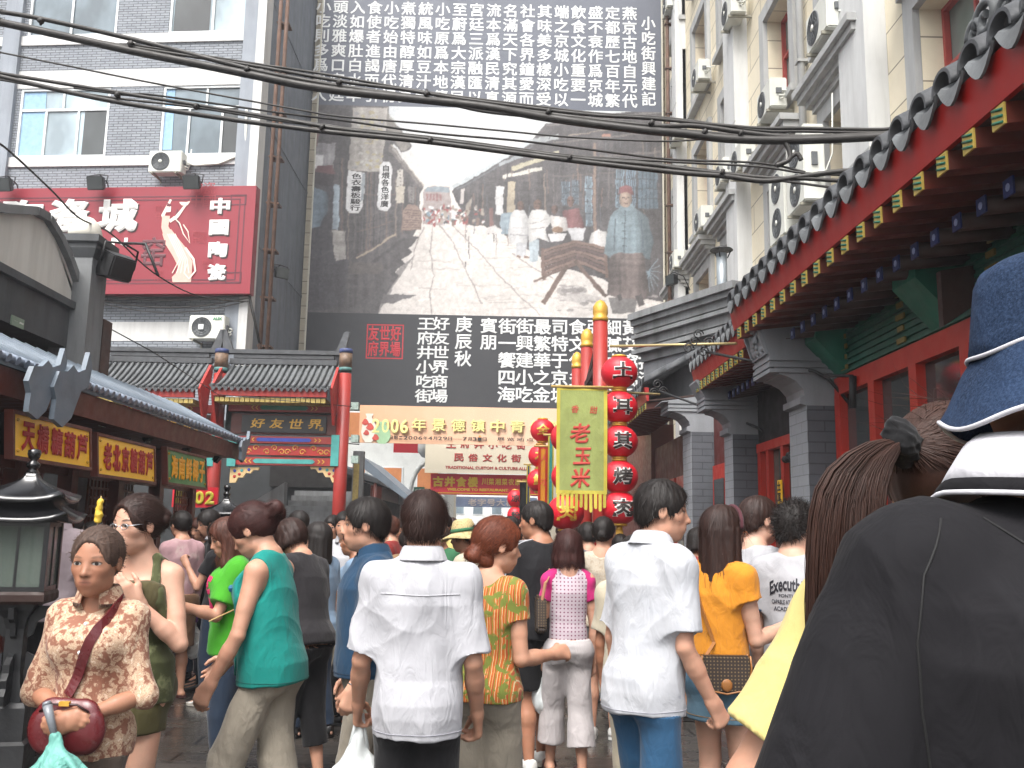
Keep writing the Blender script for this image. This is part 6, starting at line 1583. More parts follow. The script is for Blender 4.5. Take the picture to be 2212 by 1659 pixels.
def make_top(C_, mat=None, loose=.014, hem=.47, sleeve=.6, flare=0.0, sw=1.35, neck='crew', amp=.004, name='shirt', p=2.2, collar=None, collarmat=None, armhole=0.0, cuffmat=None, tuck=False, sleevemat=None, label=None, sk=.035):
 H, T, J = C_['H'], C_['T'], C_['J']
 f = Field(C_['lo'], C_['hi'], C_['res'])
 TOR = C_['TOR'].copy()
 keep = TOR[TOR[:, 0] >= max(hem, .465)*H]
 rows = []
 wmax = keep[:, 1].max()
 for r in keep[::-1]:
  rows.append([r[0], r[1]+loose, r[2]+loose*.9, r[3]])
 # loose cloth hangs from the chest down instead of following the waist
 chest = max(r[1] for r in rows); chd = max(r[2] for r in rows)
 for r in rows:
  if r[0] < .74*H:
   k = min(1, (.74*H-r[0])/(.2*H))
   lv = min(1.0, loose/.03+flare*4)
   r[1] = max(r[1], r[1]*(1-lv)+lv*(chest*(.97)+flare*H*k)); r[2] = max(r[2], r[2]*(1-lv)+lv*(chd*.96+flare*H*k))
 for r in rows:
  if r[0] < .57*H and not tuck:
   r[1] = max(r[1], (.098 if C_['fem'] else .092)*H*C_['girth']+loose*.45); r[2] = max(r[2], (.082 if loose < .022 else .086)*H*C_['girth']+loose*.45)
 rows = rows[::-1]
 hz = hem*H
 if rows[0][0] > hz: rows.insert(0, [hz, rows[0][1]+flare*.05, rows[0][2]+flare*.05, rows[0][3]])
 topz = {'crew': .838, 'collar': .842, 'wide': .812, 'tank': .825, 'tube': .76, 'v': .842}[neck]*H
 rows = [r for r in rows if r[0] <= topz]
 if neck == 'tube': rows.append([topz, C_['TOR'][6, 1]+.010, C_['TOR'][6, 2]+.010, 0])
 f.loft(C_['tp0'], C_['ax'], C_['xd'], C_['yd'], rows, k=0, capk=.012, p=p)
 if C_['fem'] and H > 1.35:
  for sx in (-1, 1): f.ell(T((sx*.04, .05, .735)), (.036*H+loose*.6, .031*H+loose*.6, .038*H+loose*.6), .05*H)
 if not tuck and hem < .54:
  for sx in ((-1, 1) if loose < .022 else ()): f.ell(T((sx*.045, -.036, .515)), (.047*H*C_['girth']+loose*.3, .051*H+loose*.35, .062*H), .035*H)
  f.cap((0, 0, hz-.2), (0, 0, hz), .35, .35, .0, 's', flat1=True)
 if neck != 'tube':
  for i, sx in enumerate((-1, 1)):
   nm = 'LR'[i]; sh, el, wr, ud, fd = J[nm]
   r0 = .028*H*C_['tw']+loose*.7
   f.cap(T((sx*.025, -.012, .820)), T((sx*C_['shx'], -.008, .789)), .022*H+.010, r0, .03*H)
   if sleeve > 0:
    e1 = sh+(el-sh)*min(sleeve, 1.0); r1 = (.0255*H*C_['tw']+loose*.45)*sw
    f.cap(sh, e1, r0*1.05, r1, sk*H, flat1=(sleeve <= 1), sq=None)
    if sleeve > 1: f.cap(el, el+(wr-el)*(sleeve-1), r1*.95, .021*H+loose*.4, .015*H, flat1=True)
  if sleeve <= 0:
   for nm, sx in (('L', -1), ('R', 1)):
    sh = J[nm][0]
    f.ell(sh+np.array((sx*(.02-armhole)*H, 0, -.02*H)), (.030*H, .056*H, .064*H), .012, 's')
  for i, nm in enumerate('LR'):
   pass
 if neck == 'wide': f.ell(T((0, .03, .855)), (.062*H, .07*H, .058*H), .012, 's')
 elif neck == 'v': f.cap(T((0, .075, .79)), T((0, .03, .87)), .012*H, .05*H, .012, 's')
 elif neck == 'tank': f.ell(T((0, .055, .84)), (.055*H, .07*H, .07*H), .012, 's')
 elif neck in ('crew', 'collar'): f.cap(T((0, .012, .842)), T((0, .03, .90)), .036*H, .05*H, .008, 's')
 o = finish(C_, f, name, mat, amp, label=label)
 if C_.get('bot') is not None and not tuck:      # what is worn under it stays under it
  me = C_['bot'].data; v = np.zeros(len(me.vertices)*3, np.float32); me.vertices.foreach_get('co', v); v = v.reshape(-1, 3)
  for _ in range(3):
   ix = np.clip(np.rint((v-f.lo)/f.h).astype(int), 0, f.n-1); d_ = f.v[ix[:, 0], ix[:, 1], ix[:, 2]]
   m_ = (v[:, 2] > hz+.012) & (d_ > -.014) & (d_ < .2)
   r_ = v[:, :2]/(np.linalg.norm(v[:, :2], axis=1, keepdims=True)+1e-6)
   v[m_, :2] -= r_[m_]*np.minimum(d_[m_]+.016, .05)[:, None]
  me.vertices.foreach_set('co', v.ravel()); me.update()
 if not tuck and C_['body'].get('arms', 1):
  me = C_['body'].data; v = np.zeros(len(me.vertices)*3, np.float32); me.vertices.foreach_get('co', v); v = v.reshape(-1, 3)
  far_ = np.ones(len(v), bool)
  for nm in 'LR':
   sh, el, wr, ud, fd = J[nm]
   for (a_, b_) in ((sh, el), (el, wr+fd*.12*H)):
    ba = b_-a_; t_ = np.clip(((v-a_) @ ba)/(ba @ ba), 0, 1); far_ &= np.linalg.norm(v-a_-t_[:, None]*ba, axis=1) > .05*H
  for _ in range(2):
   ix = np.clip(np.rint((v-f.lo)/f.h).astype(int), 0, f.n-1); d_ = f.v[ix[:, 0], ix[:, 1], ix[:, 2]]
   m_ = far_ & (v[:, 2] > hz+.012) & (v[:, 2] < .74*H) & (d_ > -.012) & (d_ < .2); r_ = v[:, :2]/(np.linalg.norm(v[:, :2], axis=1, keepdims=True)+1e-6)
   v[m_, :2] -= r_[m_]*np.minimum(d_[m_]+.014, .05)[:, None]
  me.vertices.foreach_set('co', v.ravel()); me.update()
 if collar:
  # a turned-down collar: an open ring that slopes away from the neck
  cm = MB(); n = 40; prof = collar if isinstance(collar, list) else [(.040, .858, .004), (.0415, .869, .004), (.046, .864, .001), (.056, .838, -.001), (.057, .835, -.001), (.050, .850, .0), (.043, .856, .002)]
  rings = []
  for (r_, z_, yo) in prof:
   ring = []
   for i in range(n):
    a = math.pi/2+R(24)+(2*math.pi-R(48))*i/(n-1)
    fr = max(0, math.sin(a))
    ring.append(Vector(T((r_*1.02*math.cos(a), r_*math.sin(a)+yo-.002, z_-.022*fr*(1 if z_ < .85 else .6)))))
   rings.append(ring)
  rings.append(rings[0])
  cm.rings(rings, 0, True, False, False)
  for idx in (0, n-1):
   pass
  c = cm.build('collar', collarmat or mat); c.parent = C_['body']
 return o
def make_bottom(C_, mat=None, kind='trousers', end=.05, width=1.0, waist=.60, amp=.004, name=None, knee=None, flare=1.0, label=None):
 H, T = C_['H'], C_['T']
 f = Field(C_['lo'], C_['hi'], C_['res'])
 TOR = C_['TOR']; g = C_['girth']
 rows = [[r[0], r[1]+.008, r[2]+.008, r[3]] for r in TOR if (.49 if kind == 'skirt' else .46)*H <= r[0] <= waist*H]
 rows.append([waist*H, np.interp(waist*H, TOR[:, 0], TOR[:, 1])+.006, np.interp(waist*H, TOR[:, 0], TOR[:, 2])+.006, 0])
 if kind == 'skirt':
  w0 = max(r[1] for r in rows)
  rows = [[end*H, w0*flare, (.068*H*g+.012)*flare, 0]]+[[.46*H, w0*(1+(flare-1)*.3), .07*H*g+.012, 0]]+rows
  f.loft((0, 0, 0), (0, 0, 1), (1, 0, 0), (0, 1, 0), rows, k=0, capk=.01, p=2.2)
  for sx in (-1, 1): f.ell((sx*.045*H, -.038*H, .505*H), (.053*H*g, .046*H, .055*H), .03*H)
 else:
  f.loft((0, 0, 0), (0, 0, 1), (1, 0, 0), (0, 1, 0), rows, k=0, capk=.012)
  for i, (nm, sx) in enumerate((('L', -1), ('R', 1))):
   hp, kn, an = C_['leg'][nm]
   f.ell((sx*.045*H, -.038*H, .505*H), (.050*H*g, .047*H, .055*H), .03*H)
   r0 = .049*H*g+.005
   if end > .285:
    t = (.49-end)/(.49-.27); e = hp+(kn-hp)*t
    f.cap(hp, e, r0, (.046*H)*width+.004, .03*H, flat1=True)
   else:
    rk = (.046*H)*width; bo = np.array((0, -.005*H, 0)); f.cap(hp, kn+bo, r0, rk, .03*H); kn = kn+bo
    t = (.27-end)/(.27-.042); e = kn+(an-kn)*t
    f.cap(kn, e, rk, (.042*H)*width*flare, .004*H, flat1=True)
 return finish(C_, f, name or ('skirt' if kind == 'skirt' else 'trousers'), mat, amp, 20, 9, label)
def make_shoes(C_, mat=None, sole=None, kind='shoe'):
 H = C_['H']
 for nm, sx in (('L', -1), ('R', 1)):
  an = C_['leg'][nm][2]
  b = MB()
  up = Vector(an)-Vector((0, 0, .042*H))
  sh = [(-.035, .019), (-.02, .024), (.03, .024), (.07, .028), (.10, .024), (.122, .012)]
  lo_ = []; 
  for s_ in (1, -1):
   lo_ += [up+Vector((s_*w_*H, y_*H, 0)) for (y_, w_) in (sh if s_ == 1 else sh[::-1])]
  base = [p+Vector((0, 0, .004)) for p in lo_]; mid = [p+Vector((0, 0, .016*H)) for p in lo_]
  b.prism(base, mid, 1)
  if kind == 'shoe':
   ctr = up+Vector((0, .02*H, 0))
   r1 = [p+Vector((0, 0, .017*H)) for p in lo_]
   def ring(k_, hz):
    out = []
    for p in lo_:
     fr = (p.y-up.y)/H
     top_ = hz*(1.0 if fr < .02 else max(.45, 1-(fr-.02)*6.5))
     out.append(Vector((up.x+(p.x-up.x)*k_, up.y+.0+(p.y-up.y)*(k_ if fr > .03 else .97), up.z+top_*H)))
    return out
   b.rings([r1, ring(1.0, .03), ring(.93, .042), ring(.72, .052), ring(.4, .056)], 0, True, True)
  else:
   for yy in (.012, .075):
    pts = [up+Vector((math.cos(a)*.027*H, yy*H+0.0, .016*H+math.sin(a)*(.04 if yy < .03 else .024)*H)) for a in np.linspace(0, math.pi, 9)]
    b.tube(pts, .0045*H, 6, 0)
  o = b.build('shoe' if kind == 'shoe' else 'sandal', [mat, sole or mat]); o.parent = C_['body']
def make_hair(C_, mat=None, style='short', vol=1.0, length=.8, fuzz=120, fuzzlen=.03, name='hair', bangs=False, amp=.004, knot=None):
 hd, hc, Rm, res = C_['hd'], C_['hc'], C_['Rm'], C_['res']
 H = C_['H']; rng = C_['rng']
 ext = 0.62*hd+.05+(length*hd if style in ('long', 'tail', 'bob') else 0)
 f = Field(hc-np.array((.62*hd+.06, .75*hd+.08, ext+.1)), hc+np.array((.62*hd+.06, .62*hd+.04, .62*hd+.06)), min(res, .009))
 W = lambda p: hc+Rm @ (np.array(p)*hd)
 rt = Rm.T
 E = lambda p, r, k=.03, o='u': f.ell(W(p), tuple(q*hd for q in r), k*hd, o, rt)
 Cp = lambda a, b, ra, rb, k=.03, o='u', **kw: f.cap(W(a), W(b), ra*hd, rb*hd, k*hd, o, **kw)
 down = rt @ np.array((0, 0, -1.0))     # real down, in head space
 e = .045*vol
 E((0, -.065, .125), (.335+e, .43+e, .395+e), 0)
 if style in ('short', 'spiky'):
  E((0, -.25, -.10), (.25+e, .2+e, .2), .1)
  E((0, .50, -.16), (.33, .40, .42), .05, 's')         # face
  E((0, .05, -.42), (.5, .37, .42), .05, 's')          # below the ears
  for s_ in (-1, 1): E((s_*.40, .02, -.12), (.12, .14, .18), .03, 's')
  for s_ in (-1, 1): Cp((s_*.315, .10, .1), (s_*.31, .085, -.06), .04, .02, .03)
 elif style in ('long', 'bob', 'tail', 'bun', 'knot', 'cap'):
  E((0, .50, -.20) if style in ('long', 'bob') else (0, .5, -.09), (.285, .34, .46) if style in ('long', 'bob') else (.30, .34, .50), .05, 's')
  if style in ('tail', 'bun', 'knot'):
   E((0, .10, -.45), (.5, .36, .42), .06, 's')
   for s_ in (-1, 1): E((s_*.42, .03, -.12), (.12, .15, .2), .04, 's')
   if knot is None: knot = (0, -.50, .02)
   E((0, -.28, -.06), (.24, .2, .2), .1)
  if style == 'bun': E(knot, (.15, .13, .14), .03)
  if style == 'knot':
   for _ in range(9):
    p = np.array(knot)+rng.normal(0, .09, 3); E(p, tuple(rng.uniform(.09, .17, 3)), .05)
  if style == 'tail':
   p = np.array(knot); q = p+np.array((0, -.14, .02)); Cp(p, q, .075, .10, .03)
   q2 = q+down*length*.5+np.array((0, -.03, 0)); Cp(q, q2, .12, .14, .06)
   Cp(q2, q2+down*length*.5, .135, .03, .05)
  if style in ('long', 'bob'):
   L = length
   for i in range(9):
    a = math.pi*(-.12+1.24*i/8)
    p = np.array((math.cos(a)*.33, -.08-math.sin(a)*.36, .02)); pm = p*np.array((1.02, 1.02, 0))+np.array((0, 0, 0))
    q = p+down*L*(.5+.1*rng.uniform()); q[0] = p[0]*(1.0 if style == 'long' else 1.04)
    Cp(p, q, .10, .12*vol, .06)
    if style == 'long':
     Cp(q, np.array((q[0]*.75, q[1]-.03, q[2]))+down*L*(.5+.12*rng.uniform(-1, 1)), .12*vol, .035, .05)
  if bangs: E((0, .27, .24), (.25, .12, .12), .08)
 v, q = f.mesh()
 if len(v) == 0: return None
 v = relax(v, q, 1, .4)
 n = vnormals(v, q)
 loc = ((v-hc) @ Rm)/hd
 ang = np.arctan2(loc[:, 0], -loc[:, 1])
 st = np.zeros(len(v))
 for i in range(6):
  st += np.sin(ang*rng.uniform(8, 26)+loc[:, 2]*rng.uniform(-4, 4)+rng.uniform(0, 6.28)+loc[:, 1]*rng.uniform(-6, 6))
 v = v+n*(st*amp*.14)[:, None]
 # fine strands lie along the surface and break its outline
 tv = []; tf = []
 if fuzz:
  base = len(v); kw_ = W(knot) if knot is not None else None; crown = W((0, -.12, .5))
  for i in rng.choice(len(v), fuzz*8):
   loose_ = rng.uniform() < .14
   if kw_ is not None and loc[i, 2] > -.5: g = kw_-v[i]
   elif style == 'spiky': g = n[i]*.9+rng.normal(0, .5, 3)+np.array((0, 0, -.2))
   else: g = (v[i]-crown)*np.array((1, 1, .3))*3+np.array((0, 0, -1.0))*max(.12, 1.1-max(0, loc[i, 2])*2.4)
   g = nv(g)+rng.normal(0, .22 if loose_ else .10, 3); g = nv(g-n[i]*(g @ n[i])*(.9 if style != 'spiky' else 0))
   Lf = fuzzlen*rng.uniform(.6, 1.6)+.012; sd = nv(np.cross(g, n[i]))*rng.uniform(.0007, .0015); lift_ = .018*rng.uniform(.2, 1) if loose_ else rng.uniform(.0015, .006)
   b = base+len(tv); K_ = 4
   for q_ in range(K_):
    t_ = q_/(K_-1); p_ = v[i]+g*Lf*t_+n[i]*(lift_*math.sin(t_*2.2)+.0012-(t_*Lf)**2/(.30 if not loose_ else .8))+np.array((0, 0, -.5 if loose_ else 0))*(t_*Lf)**2*3
    w2 = sd*(1-.75*t_); tv += [p_-w2, p_+w2]
   tf += [(b+2*q_, b+2*q_+1, b+2*q_+3) for q_ in range(K_-1)]+[(b+2*q_, b+2*q_+3, b+2*q_+2) for q_ in range(K_-1)]
 vv = np.concatenate([v, np.array(tv)]) if tv else v
 o = np_obj(name, vv, q, mat, C_['body'], np.array(tf) if tf else None)
 hcv = ((vv-hc) @ Rm)/hd
 if tv: hcv[len(v):] += np.repeat(rng.normal(0, .5, (len(tv)//8, 3)), 8, axis=0)
 vec_attr(o, 'hc', hcv)
 return o
# ================================================================== overhead cables
CAB = MB
def cable(label, bundles, yl, yr, group='cables over the street'):
 """bundles: list of (radius in metres, list of picture points); all strands of one bundle are tied together"""
 b = MB()
 for (r, pts) in bundles:
  P3 = []; (ua, va), (ub, vb) = pts[0], pts[1]
  if ua < 0 and r > .0095 and yr < 9: pts = [(ua-1300, va-(vb-va)/(ub-ua)*650), (ua-500, va-(vb-va)/(ub-ua)*420)]+list(pts)      # on to the roofs at either side
  if pts[-1][0] > 1800: pts = list(pts)+[(pts[-1][0]+170, pts[-1][1]-4)]
  for (u, v) in pts: P3.append(P(u, v, yl+(yr-yl)*u/1900.0))
  out = []      # smooth the hand-measured run
  for i in range(len(P3)-1):
   p0 = P3[max(i-1, 0)]; p1 = P3[i]; p2 = P3[i+1]; p3 = P3[min(i+2, len(P3)-1)]
   for k in range(6):
    t = k/6; out.append(.5*((2*p1)+(p2-p0)*t+(2*p0-5*p1+4*p2-p3)*t*t+(3*p1-p0-3*p2+p3)*t**3))
  out.append(P3[-1]); b.tube(out, r, 7)
 for (u, v, h) in [(q[0], q[1], q[2]) for q in ties.get(label, [])]:
  y = yl+(yr-yl)*u/1900.0; b.tube([P(u, v-h, y), P(u, v+h, y)], .012, 5); b.tube([P(u-3, v-h*.3, y-.02), P(u+3, v+h*.3, y-.02)], .03, 6)
 return b.build('power_cable', WIREM, None, label, 'cable', group)
upl = 'thickest bundle of black power cables sagging across the upper picture'
lol = 'second bundle of black cables crossing below the thickest one'
ties = {upl: [(88, 45, 9), (283, 95, 11), (534, 150, 11), (733, 178, 9), (922, 203, 9), (1185, 242, 8), (1407, 266, 8), (1522, 285, 8), (1600, 288, 6)],
  lol: [(254, 205, 6), (424, 230, 5), (696, 275, 5), (929, 303, 5), (1230, 341, 5), (1560, 372, 6)]}
cable(upl, [(.036, [(-40, 40), (0, 48), (140, 78), (284, 110), (420, 137), (534, 160), (640, 182), (738, 197), (869, 211), (1042, 230), (1193, 256), (1381, 280), (1480, 289), (1575, 300), (1714, 303), (1884, 296), (1960, 288)]),
   (.022, [(-40, 15), (0, 25), (87, 40), (284, 84), (534, 148), (640, 170), (738, 187), (869, 206), (1000, 222), (1193, 248), (1398, 271), (1500, 272), (1600, 285), (1714, 296), (1890, 290), (1950, 284)]),
   (.016, [(-40, 44), (0, 53), (284, 102), (534, 140), (738, 176), (860, 192), (1000, 214), (1185, 238), (1300, 250), (1407, 256), (1619, 276), (1720, 277), (1891, 280), (1950, 276)]),
   (.012, [(284, 96), (534, 135), (700, 160), (922, 199), (1185, 233), (1300, 246), (1407, 252), (1500, 262), (1640, 282), (1740, 284), (1880, 286)]),
   (.015, [(600, 172), (760, 196), (869, 205), (985, 228), (1042, 240), (1120, 249), (1250, 260), (1381, 275), (1500, 284), (1690, 300), (1880, 292)])], 8.0, 7.2)
cable('black joint with frayed ends hanging from the thickest cable bundle on the right', [(.022, [(1690, 300), (1703, 320), (1707, 338), (1700, 348), (1676, 358)]), (.02, [(1707, 340), (1722, 332), (1731, 346)])], 8.0, 7.2)
cable(lol, [(.022, [(-40, 155), (0, 165), (220, 214), (444, 250), (628, 275), (738, 288), (929, 307), (1230, 346), (1460, 372), (1560, 380), (1650, 391), (1720, 383), (1800, 372), (1860, 368)]),
   (.017, [(-40, 150), (0, 158), (250, 199), (424, 227), (628, 261), (738, 279), (929, 300), (1230, 340), (1398, 355), (1500, 368), (1656, 384), (1740, 386), (1860, 392)]),
   (.011, [(-40, 165), (0, 172), (220, 208), (424, 232), (628, 264), (929, 296), (1230, 336), (1400, 352), (1560, 372), (1700, 392), (1860, 410)]),
   (.010, [(160, 190), (424, 226), (628, 258), (800, 285), (1000, 314), (1230, 336), (1460, 350), (1640, 360), (1740, 374), (1860, 378)])], 8.0, 7.0)
cable('thin black wire looping between the two cable bundles', [(.009, [(-20, 108), (0, 113), (160, 145), (334, 180), (634, 235), (738, 252), (929, 268), (1080, 282), (1230, 296), (1418, 305), (1500, 302), (1640, 290)])], 8.4, 7.6)
cable('thin wire with pale clips just above the second cable bundle', [(.010, [(-40, 155), (240, 198), (330, 205), (480, 226), (628, 247), (738, 260), (929, 287), (1130, 305), (1342, 332), (1460, 345), (1640, 352), (1740, 372)])], 8.3, 7.2)
cable('slack wire from the left edge down past the pale ball of the pillar', [(.010, [(-30, 300), (10, 318), (110, 410), (170, 470), (240, 505), (330, 588), (430, 640), (535, 652)])], 7.5, 34.0)
b = MB(); p0_, p1_ = P(335, 925, 12.9), P(760, 872, 19.8)
b.tube([P(228, 705, 11), P(330, 760, 11.6), P(470, 852, 19.2), P(620, 866, 19.2), P(760, 878, 19.6)], .008, 5); b.build('thin_wire', WIREM, None, 'thin wire drooping in front of the painted gate roof', 'cable')
# ================================================================== red lanterns
LANT = NT('lantern_red'); v_ = LANT.coord(); c_ = lin('#c8182a')
LANT.color(LANT.ramp(LANT.noise(v_, 3, 3), [(.3, sc(c_, .85)), (.7, sc(c_, 1.1))])); LANT.set(Roughness=.45, Subsurface_Weight=.0); LANT = LANT.m
def lantern(c, r, ch, label, textm=None, text_out=True, tassel=False, sq=.9, chshift=.0):
 o = empty('red_lantern', (c.x, c.y, c.z), label, 'lantern', 'red lanterns along the right of the street')
 b = MB(); prof = []
 n = 46
 for i in range(n+1):
  th = math.pi*(.12+.76*i/n); rr = r*math.sin(th)*(1+.012*math.cos(i*math.pi)); prof.append((rr, -r*sq*math.cos(th)))
 b.lathe(prof, (c.x, c.y, c.z), 32); b.build('paper_shade', LANT, o)
 b = MB(); k = r*math.sin(math.pi*.12)
 for s_ in (-1, 1): b.lathe([(k*1.15, 0), (k*1.15, s_*r*.10), (k*.8, s_*r*.14), (.01, s_*r*.14)], (c.x, c.y, c.z+s_*r*sq*math.cos(math.pi*.12)), 16)
 b.build('gold_cap', GOLD, o)
 if tassel:
  b = MB(); z0 = c.z-r*sq*.95-.02
  b.lathe([(.03, 0), (.035, -.05)], (c.x, c.y, z0), 10)
  for i in range(16): a = i*.39; b.tube([(c.x+.03*math.cos(a), c.y+.03*math.sin(a), z0-.04), (c.x+.045*math.cos(a), c.y+.045*math.sin(a), z0-.22-.02*(i % 3))], .006, 4)
  b.build('tassel', GOLD, o)
 if ch:
  def fn(x, y, o_):
   R_ = math.sqrt(max(r*r*.98-(y/sq)**2-0, .0001)); x2 = min(max(x/R_, -.95), .95)
   th = math.asin(x2); rr = R_+.004+o_
   return Vector((c.x+rr*math.sin(th)+0, c.y-rr*math.cos(th), c.z+y))
  s_ = r*.50; x0 = chshift*r
  if text_out:
   b = MB(); put_text(b, ch, lambda x, y, o_: fn(x, y, .001+max(o_, 0)*.2), x0-s_*1.05, x0+s_*1.05, -s_*.98, s_*.98, 0, .085); b.build('lettering_outline', WHT, o)
  b = MB(); put_text(b, ch, lambda x, y, o_: fn(x, y, .008+max(o_, 0)*.2), x0-s_, x0+s_, -s_*.92, s_*.92, 0, .03); b.build('lettering', textm or INK, o)
 return o
LY = 9.5
tx_ = P(1338, 955, LY).x
for i, (v, ch) in enumerate(((805, '土'), (880, '耳'), (954, '其'), (1030, '烤'), (1097, '肉'))):
 c_ = P(1338, v, LY); lantern(Vector((tx_, LY, c_.z)), .19, ch, ['topmost', 'second from the top', 'middle', 'fourth from the top', 'lowest'][i]+' of five red lanterns on one string, reading '+ch, tassel=(i == 4), chshift=.08)
b = MB(); b.tube([(tx_, LY, P(1338, 760, LY).z), (tx_, LY, P(1338, 1100, LY).z)], .008, 5); b.build('lantern_cord', WIREM, None, 'black cord carrying the string of five lanterns', 'cord')
for (u, v, y, r, ch, lb) in ((1226, 945, 10.8, .2, None, 'big red lantern hidden behind the green flag, its left edge showing'), (1228, 1030, 10.8, .2, None, 'big red lantern behind the lower half of the green flag'), (1222, 1107, 10.8, .215, '肉', 'big red lantern under the fringe of the green flag'),
        (1172, 930, 15, .20, '全', 'red lantern with a golden character beside the orange flag, upper one'), (1168, 985, 15, .20, '木', 'red lantern with a golden character behind the orange flag, middle one'), (1165, 1038, 15, .2, '鱿', 'red lantern with a golden character above the man in black'),
        (1113, 1077, 22, .19, '凉', 'small far red lantern with a dark character left of the black flag'), (1113, 1113, 22, .19, '粉', 'small far red lantern, the lower one left of the black flag')):
 lantern(P(u, v, y), r, ch, lb, INK if y > 20 else GOLD, False, sq=.95 if y < 20 else 1.1)
# ================================================================== flags and rods at the stall on the right
def flag(u0, v0, u1, v1, y, cm, bm_, label, chars=None, tm=None, fringe=None, depth=.0, bw=.035):
 a, c = P(u0, v0, y), P(u1, v0, y-depth); z0 = P(u0, v1, y).z; z1 = a.z
 pl = Plane((a.x, a.y), (c.x, c.y)); r = empty('hanging_flag', (a.x, y, z0), label, 'flag', 'cloth flags along the right of the street')
 L = pl.L; H_ = z1-z0
 def wv(s_, z_): return .018*math.sin(s_/L*9+1+(z_-z0)*1.5)*(1-(z_-z0)/H_*.7)+.01*math.sin(z_*5+s_*3)
 def sheet(mb, s0, s1, za, zb, off, m=0, n=14, k=14):
  g = [[pl.pt(s0+(s1-s0)*i/n, za+(zb-za)*j/k, wv(s0+(s1-s0)*i/n, za+(zb-za)*j/k)+off) for i in range(n+1)] for j in range(k+1)]
  mb.rings(g, m, True, False, False)
 b = MB(); sheet(b, bw, L-bw, z0+bw, z1-bw*.6, 0); sheet(b, bw, L-bw, z0+bw, z1-bw*.6, -.008); b.build('flag_cloth', cm, r)
 b = MB()
 for o_ in (.001, -.009): sheet(b, 0, bw, z0, z1, o_, 0, 2); sheet(b, L-bw, L, z0, z1, o_, 0, 2); sheet(b, bw, L-bw, z0, z0+bw, o_, 0, 14, 2); sheet(b, bw, L-bw, z1-bw*.6, z1, o_, 0, 14, 2)
 b.build('border', bm_, r)
 if fringe:
  b = MB(); nf = 11
  for i in range(nf):
   s0, s1 = L*i/nf+.006, L*(i+1)/nf-.010; ll = fringe*(.8+.35*((i*7) % 5)/5)
   g = [[pl.pt(s0+(s1-s0)*q, z0-ll*t, wv((s0+s1)/2, z0)+.02*t*math.sin(i)) for q in (0, .5, 1)] for t in (0, .35, .7, .92)]+[[pl.pt(s0+(s1-s0)*(.5+(q-.5)*.5), z0-ll, wv((s0+s1)/2, z0)+.02*math.sin(i)) for q in (0, .5, 1)]]
   b.rings(g, 0, True, False, False)
  b.build('fringe', bm_, r)
 if chars:
  b = MB()
  for (ch, cu, cv, s_) in chars:
   s_c, z_c = pl.px(cu, cv); s_c = min(max(s_c, .05), L-.05)
   put_text(b, ch, lambda x, y_, o_: pl.pt(x, y_, wv(x, y_)+.006+o_), s_c-s_, s_c+s_, z_c-s_, z_c+s_, 0, .03 if s_ > .05 else .008, slant=.12)
  b.build('lettering', tm, r)
 b = MB(); b.tube([pl.pt(-.06, z1+.015, 0), pl.pt(L+.06, z1+.015, 0)], .016, 6); b.build('flag_rod', mat('bamboo', '#a58a4f', .6), r)
 return r
OLIV = cloth("flag_olive", "#9aa362", .9, sheen=0, dim=.85); YELB = cloth("flag_yellow", "#bdb04a", .8, sheen=0, dim=.9)
flag(1203, 838, 1312, 1066, 9.35, OLIV, YELB, 'olive green hanging flag with yellow border and fringe, reading 香甜老玉米', [('香', 1241, 884, .038), ('甜', 1281, 886, .038), ('老', 1250, 936, .10), ('玉', 1256, 985, .085), ('米', 1252, 1032, .10)], mat('flag_red_ink', '#b03a30', .7), .17)
flag(1163, 966, 1184, 1122, 12.5, cloth('flag_orange', '#d08a2c', .9, sheen=0), REDP, 'orange hanging flag with a red border beside the lanterns', [('人', 1174, 990, .05), ('才', 1174, 1040, .05)], mat('flag_red_ink', '#b03a30', .7))
flag(1184, 942, 1197, 1114, 11.6, cloth('flag_teal', '#3f8f86', .9, sheen=0), YELB, 'narrow teal flag with yellow edge seen almost edge on', bw=.02)
flag(1138, 1005, 1146, 1120, 17, cloth('flag_navy', '#26305e', .9, sheen=0), YELB, 'narrow navy flag with yellow edge far along the flags', bw=.02)
flag(1123, 1042, 1143, 1140, 18.5, cloth('flag_black', '#1b1a1a', .9, sheen=0), cloth('flag_black', '#1b1a1a'), 'black hanging flag left of the golden lettered lanterns')
b = MB(); b.tube([P(1318, 748, LY), P(1592, 742, 8.8)], .014, 8); b.tube([P(1205, 833, LY+.02), P(1312, 846, LY+.02), P(1425, 852, LY+.3)], .013, 8); b.build('gilt_rod', mat('gilt_rod', '#b9a878', .4, metal=.4), None, 'pale gilt rods that carry the lantern string and the green flag', 'rod')
def scroll(c, r, turns=1.6):
 return [c+Vector((r*math.cos(a)*(1-a/(turns*8)), 0, r*math.sin(a)*(1-a/(turns*8)))) for a in np.linspace(0, turns*2*math.pi, 26)]
b = MB()
for (u, v) in ((1500, 738), (1530, 740), (1508, 722), (1520, 760), (1487, 752)): b.tube(scroll(P(u, v, 9.0), .055), .007, 5)
b.tube([P(1525, 760, 9), P(1600, 775, 8.7), P(1680, 790, 8.3), P(1760, 802, 8.05), P(1790, 818, 8.0), P(1842, 880, 7.9)], .016, 6); b.tube([PX(1842, 812, 2.9), PX(1842, 882, 2.9)], .03, 6); b.tube([PX(1842, 812, 2.9), PX(1780, 812, 2.75)], .014, 6)
b.build('wrought_bracket', IRON, None, 'black wrought iron bracket with scrolls beside the near wing wall', 'bracket', 'iron brackets of the shops')
b = MB()
for (u, v) in ((1420, 830), (1432, 845), (1412, 848)): b.tube(scroll(P(u, v, 11.5), .06), .007, 5)
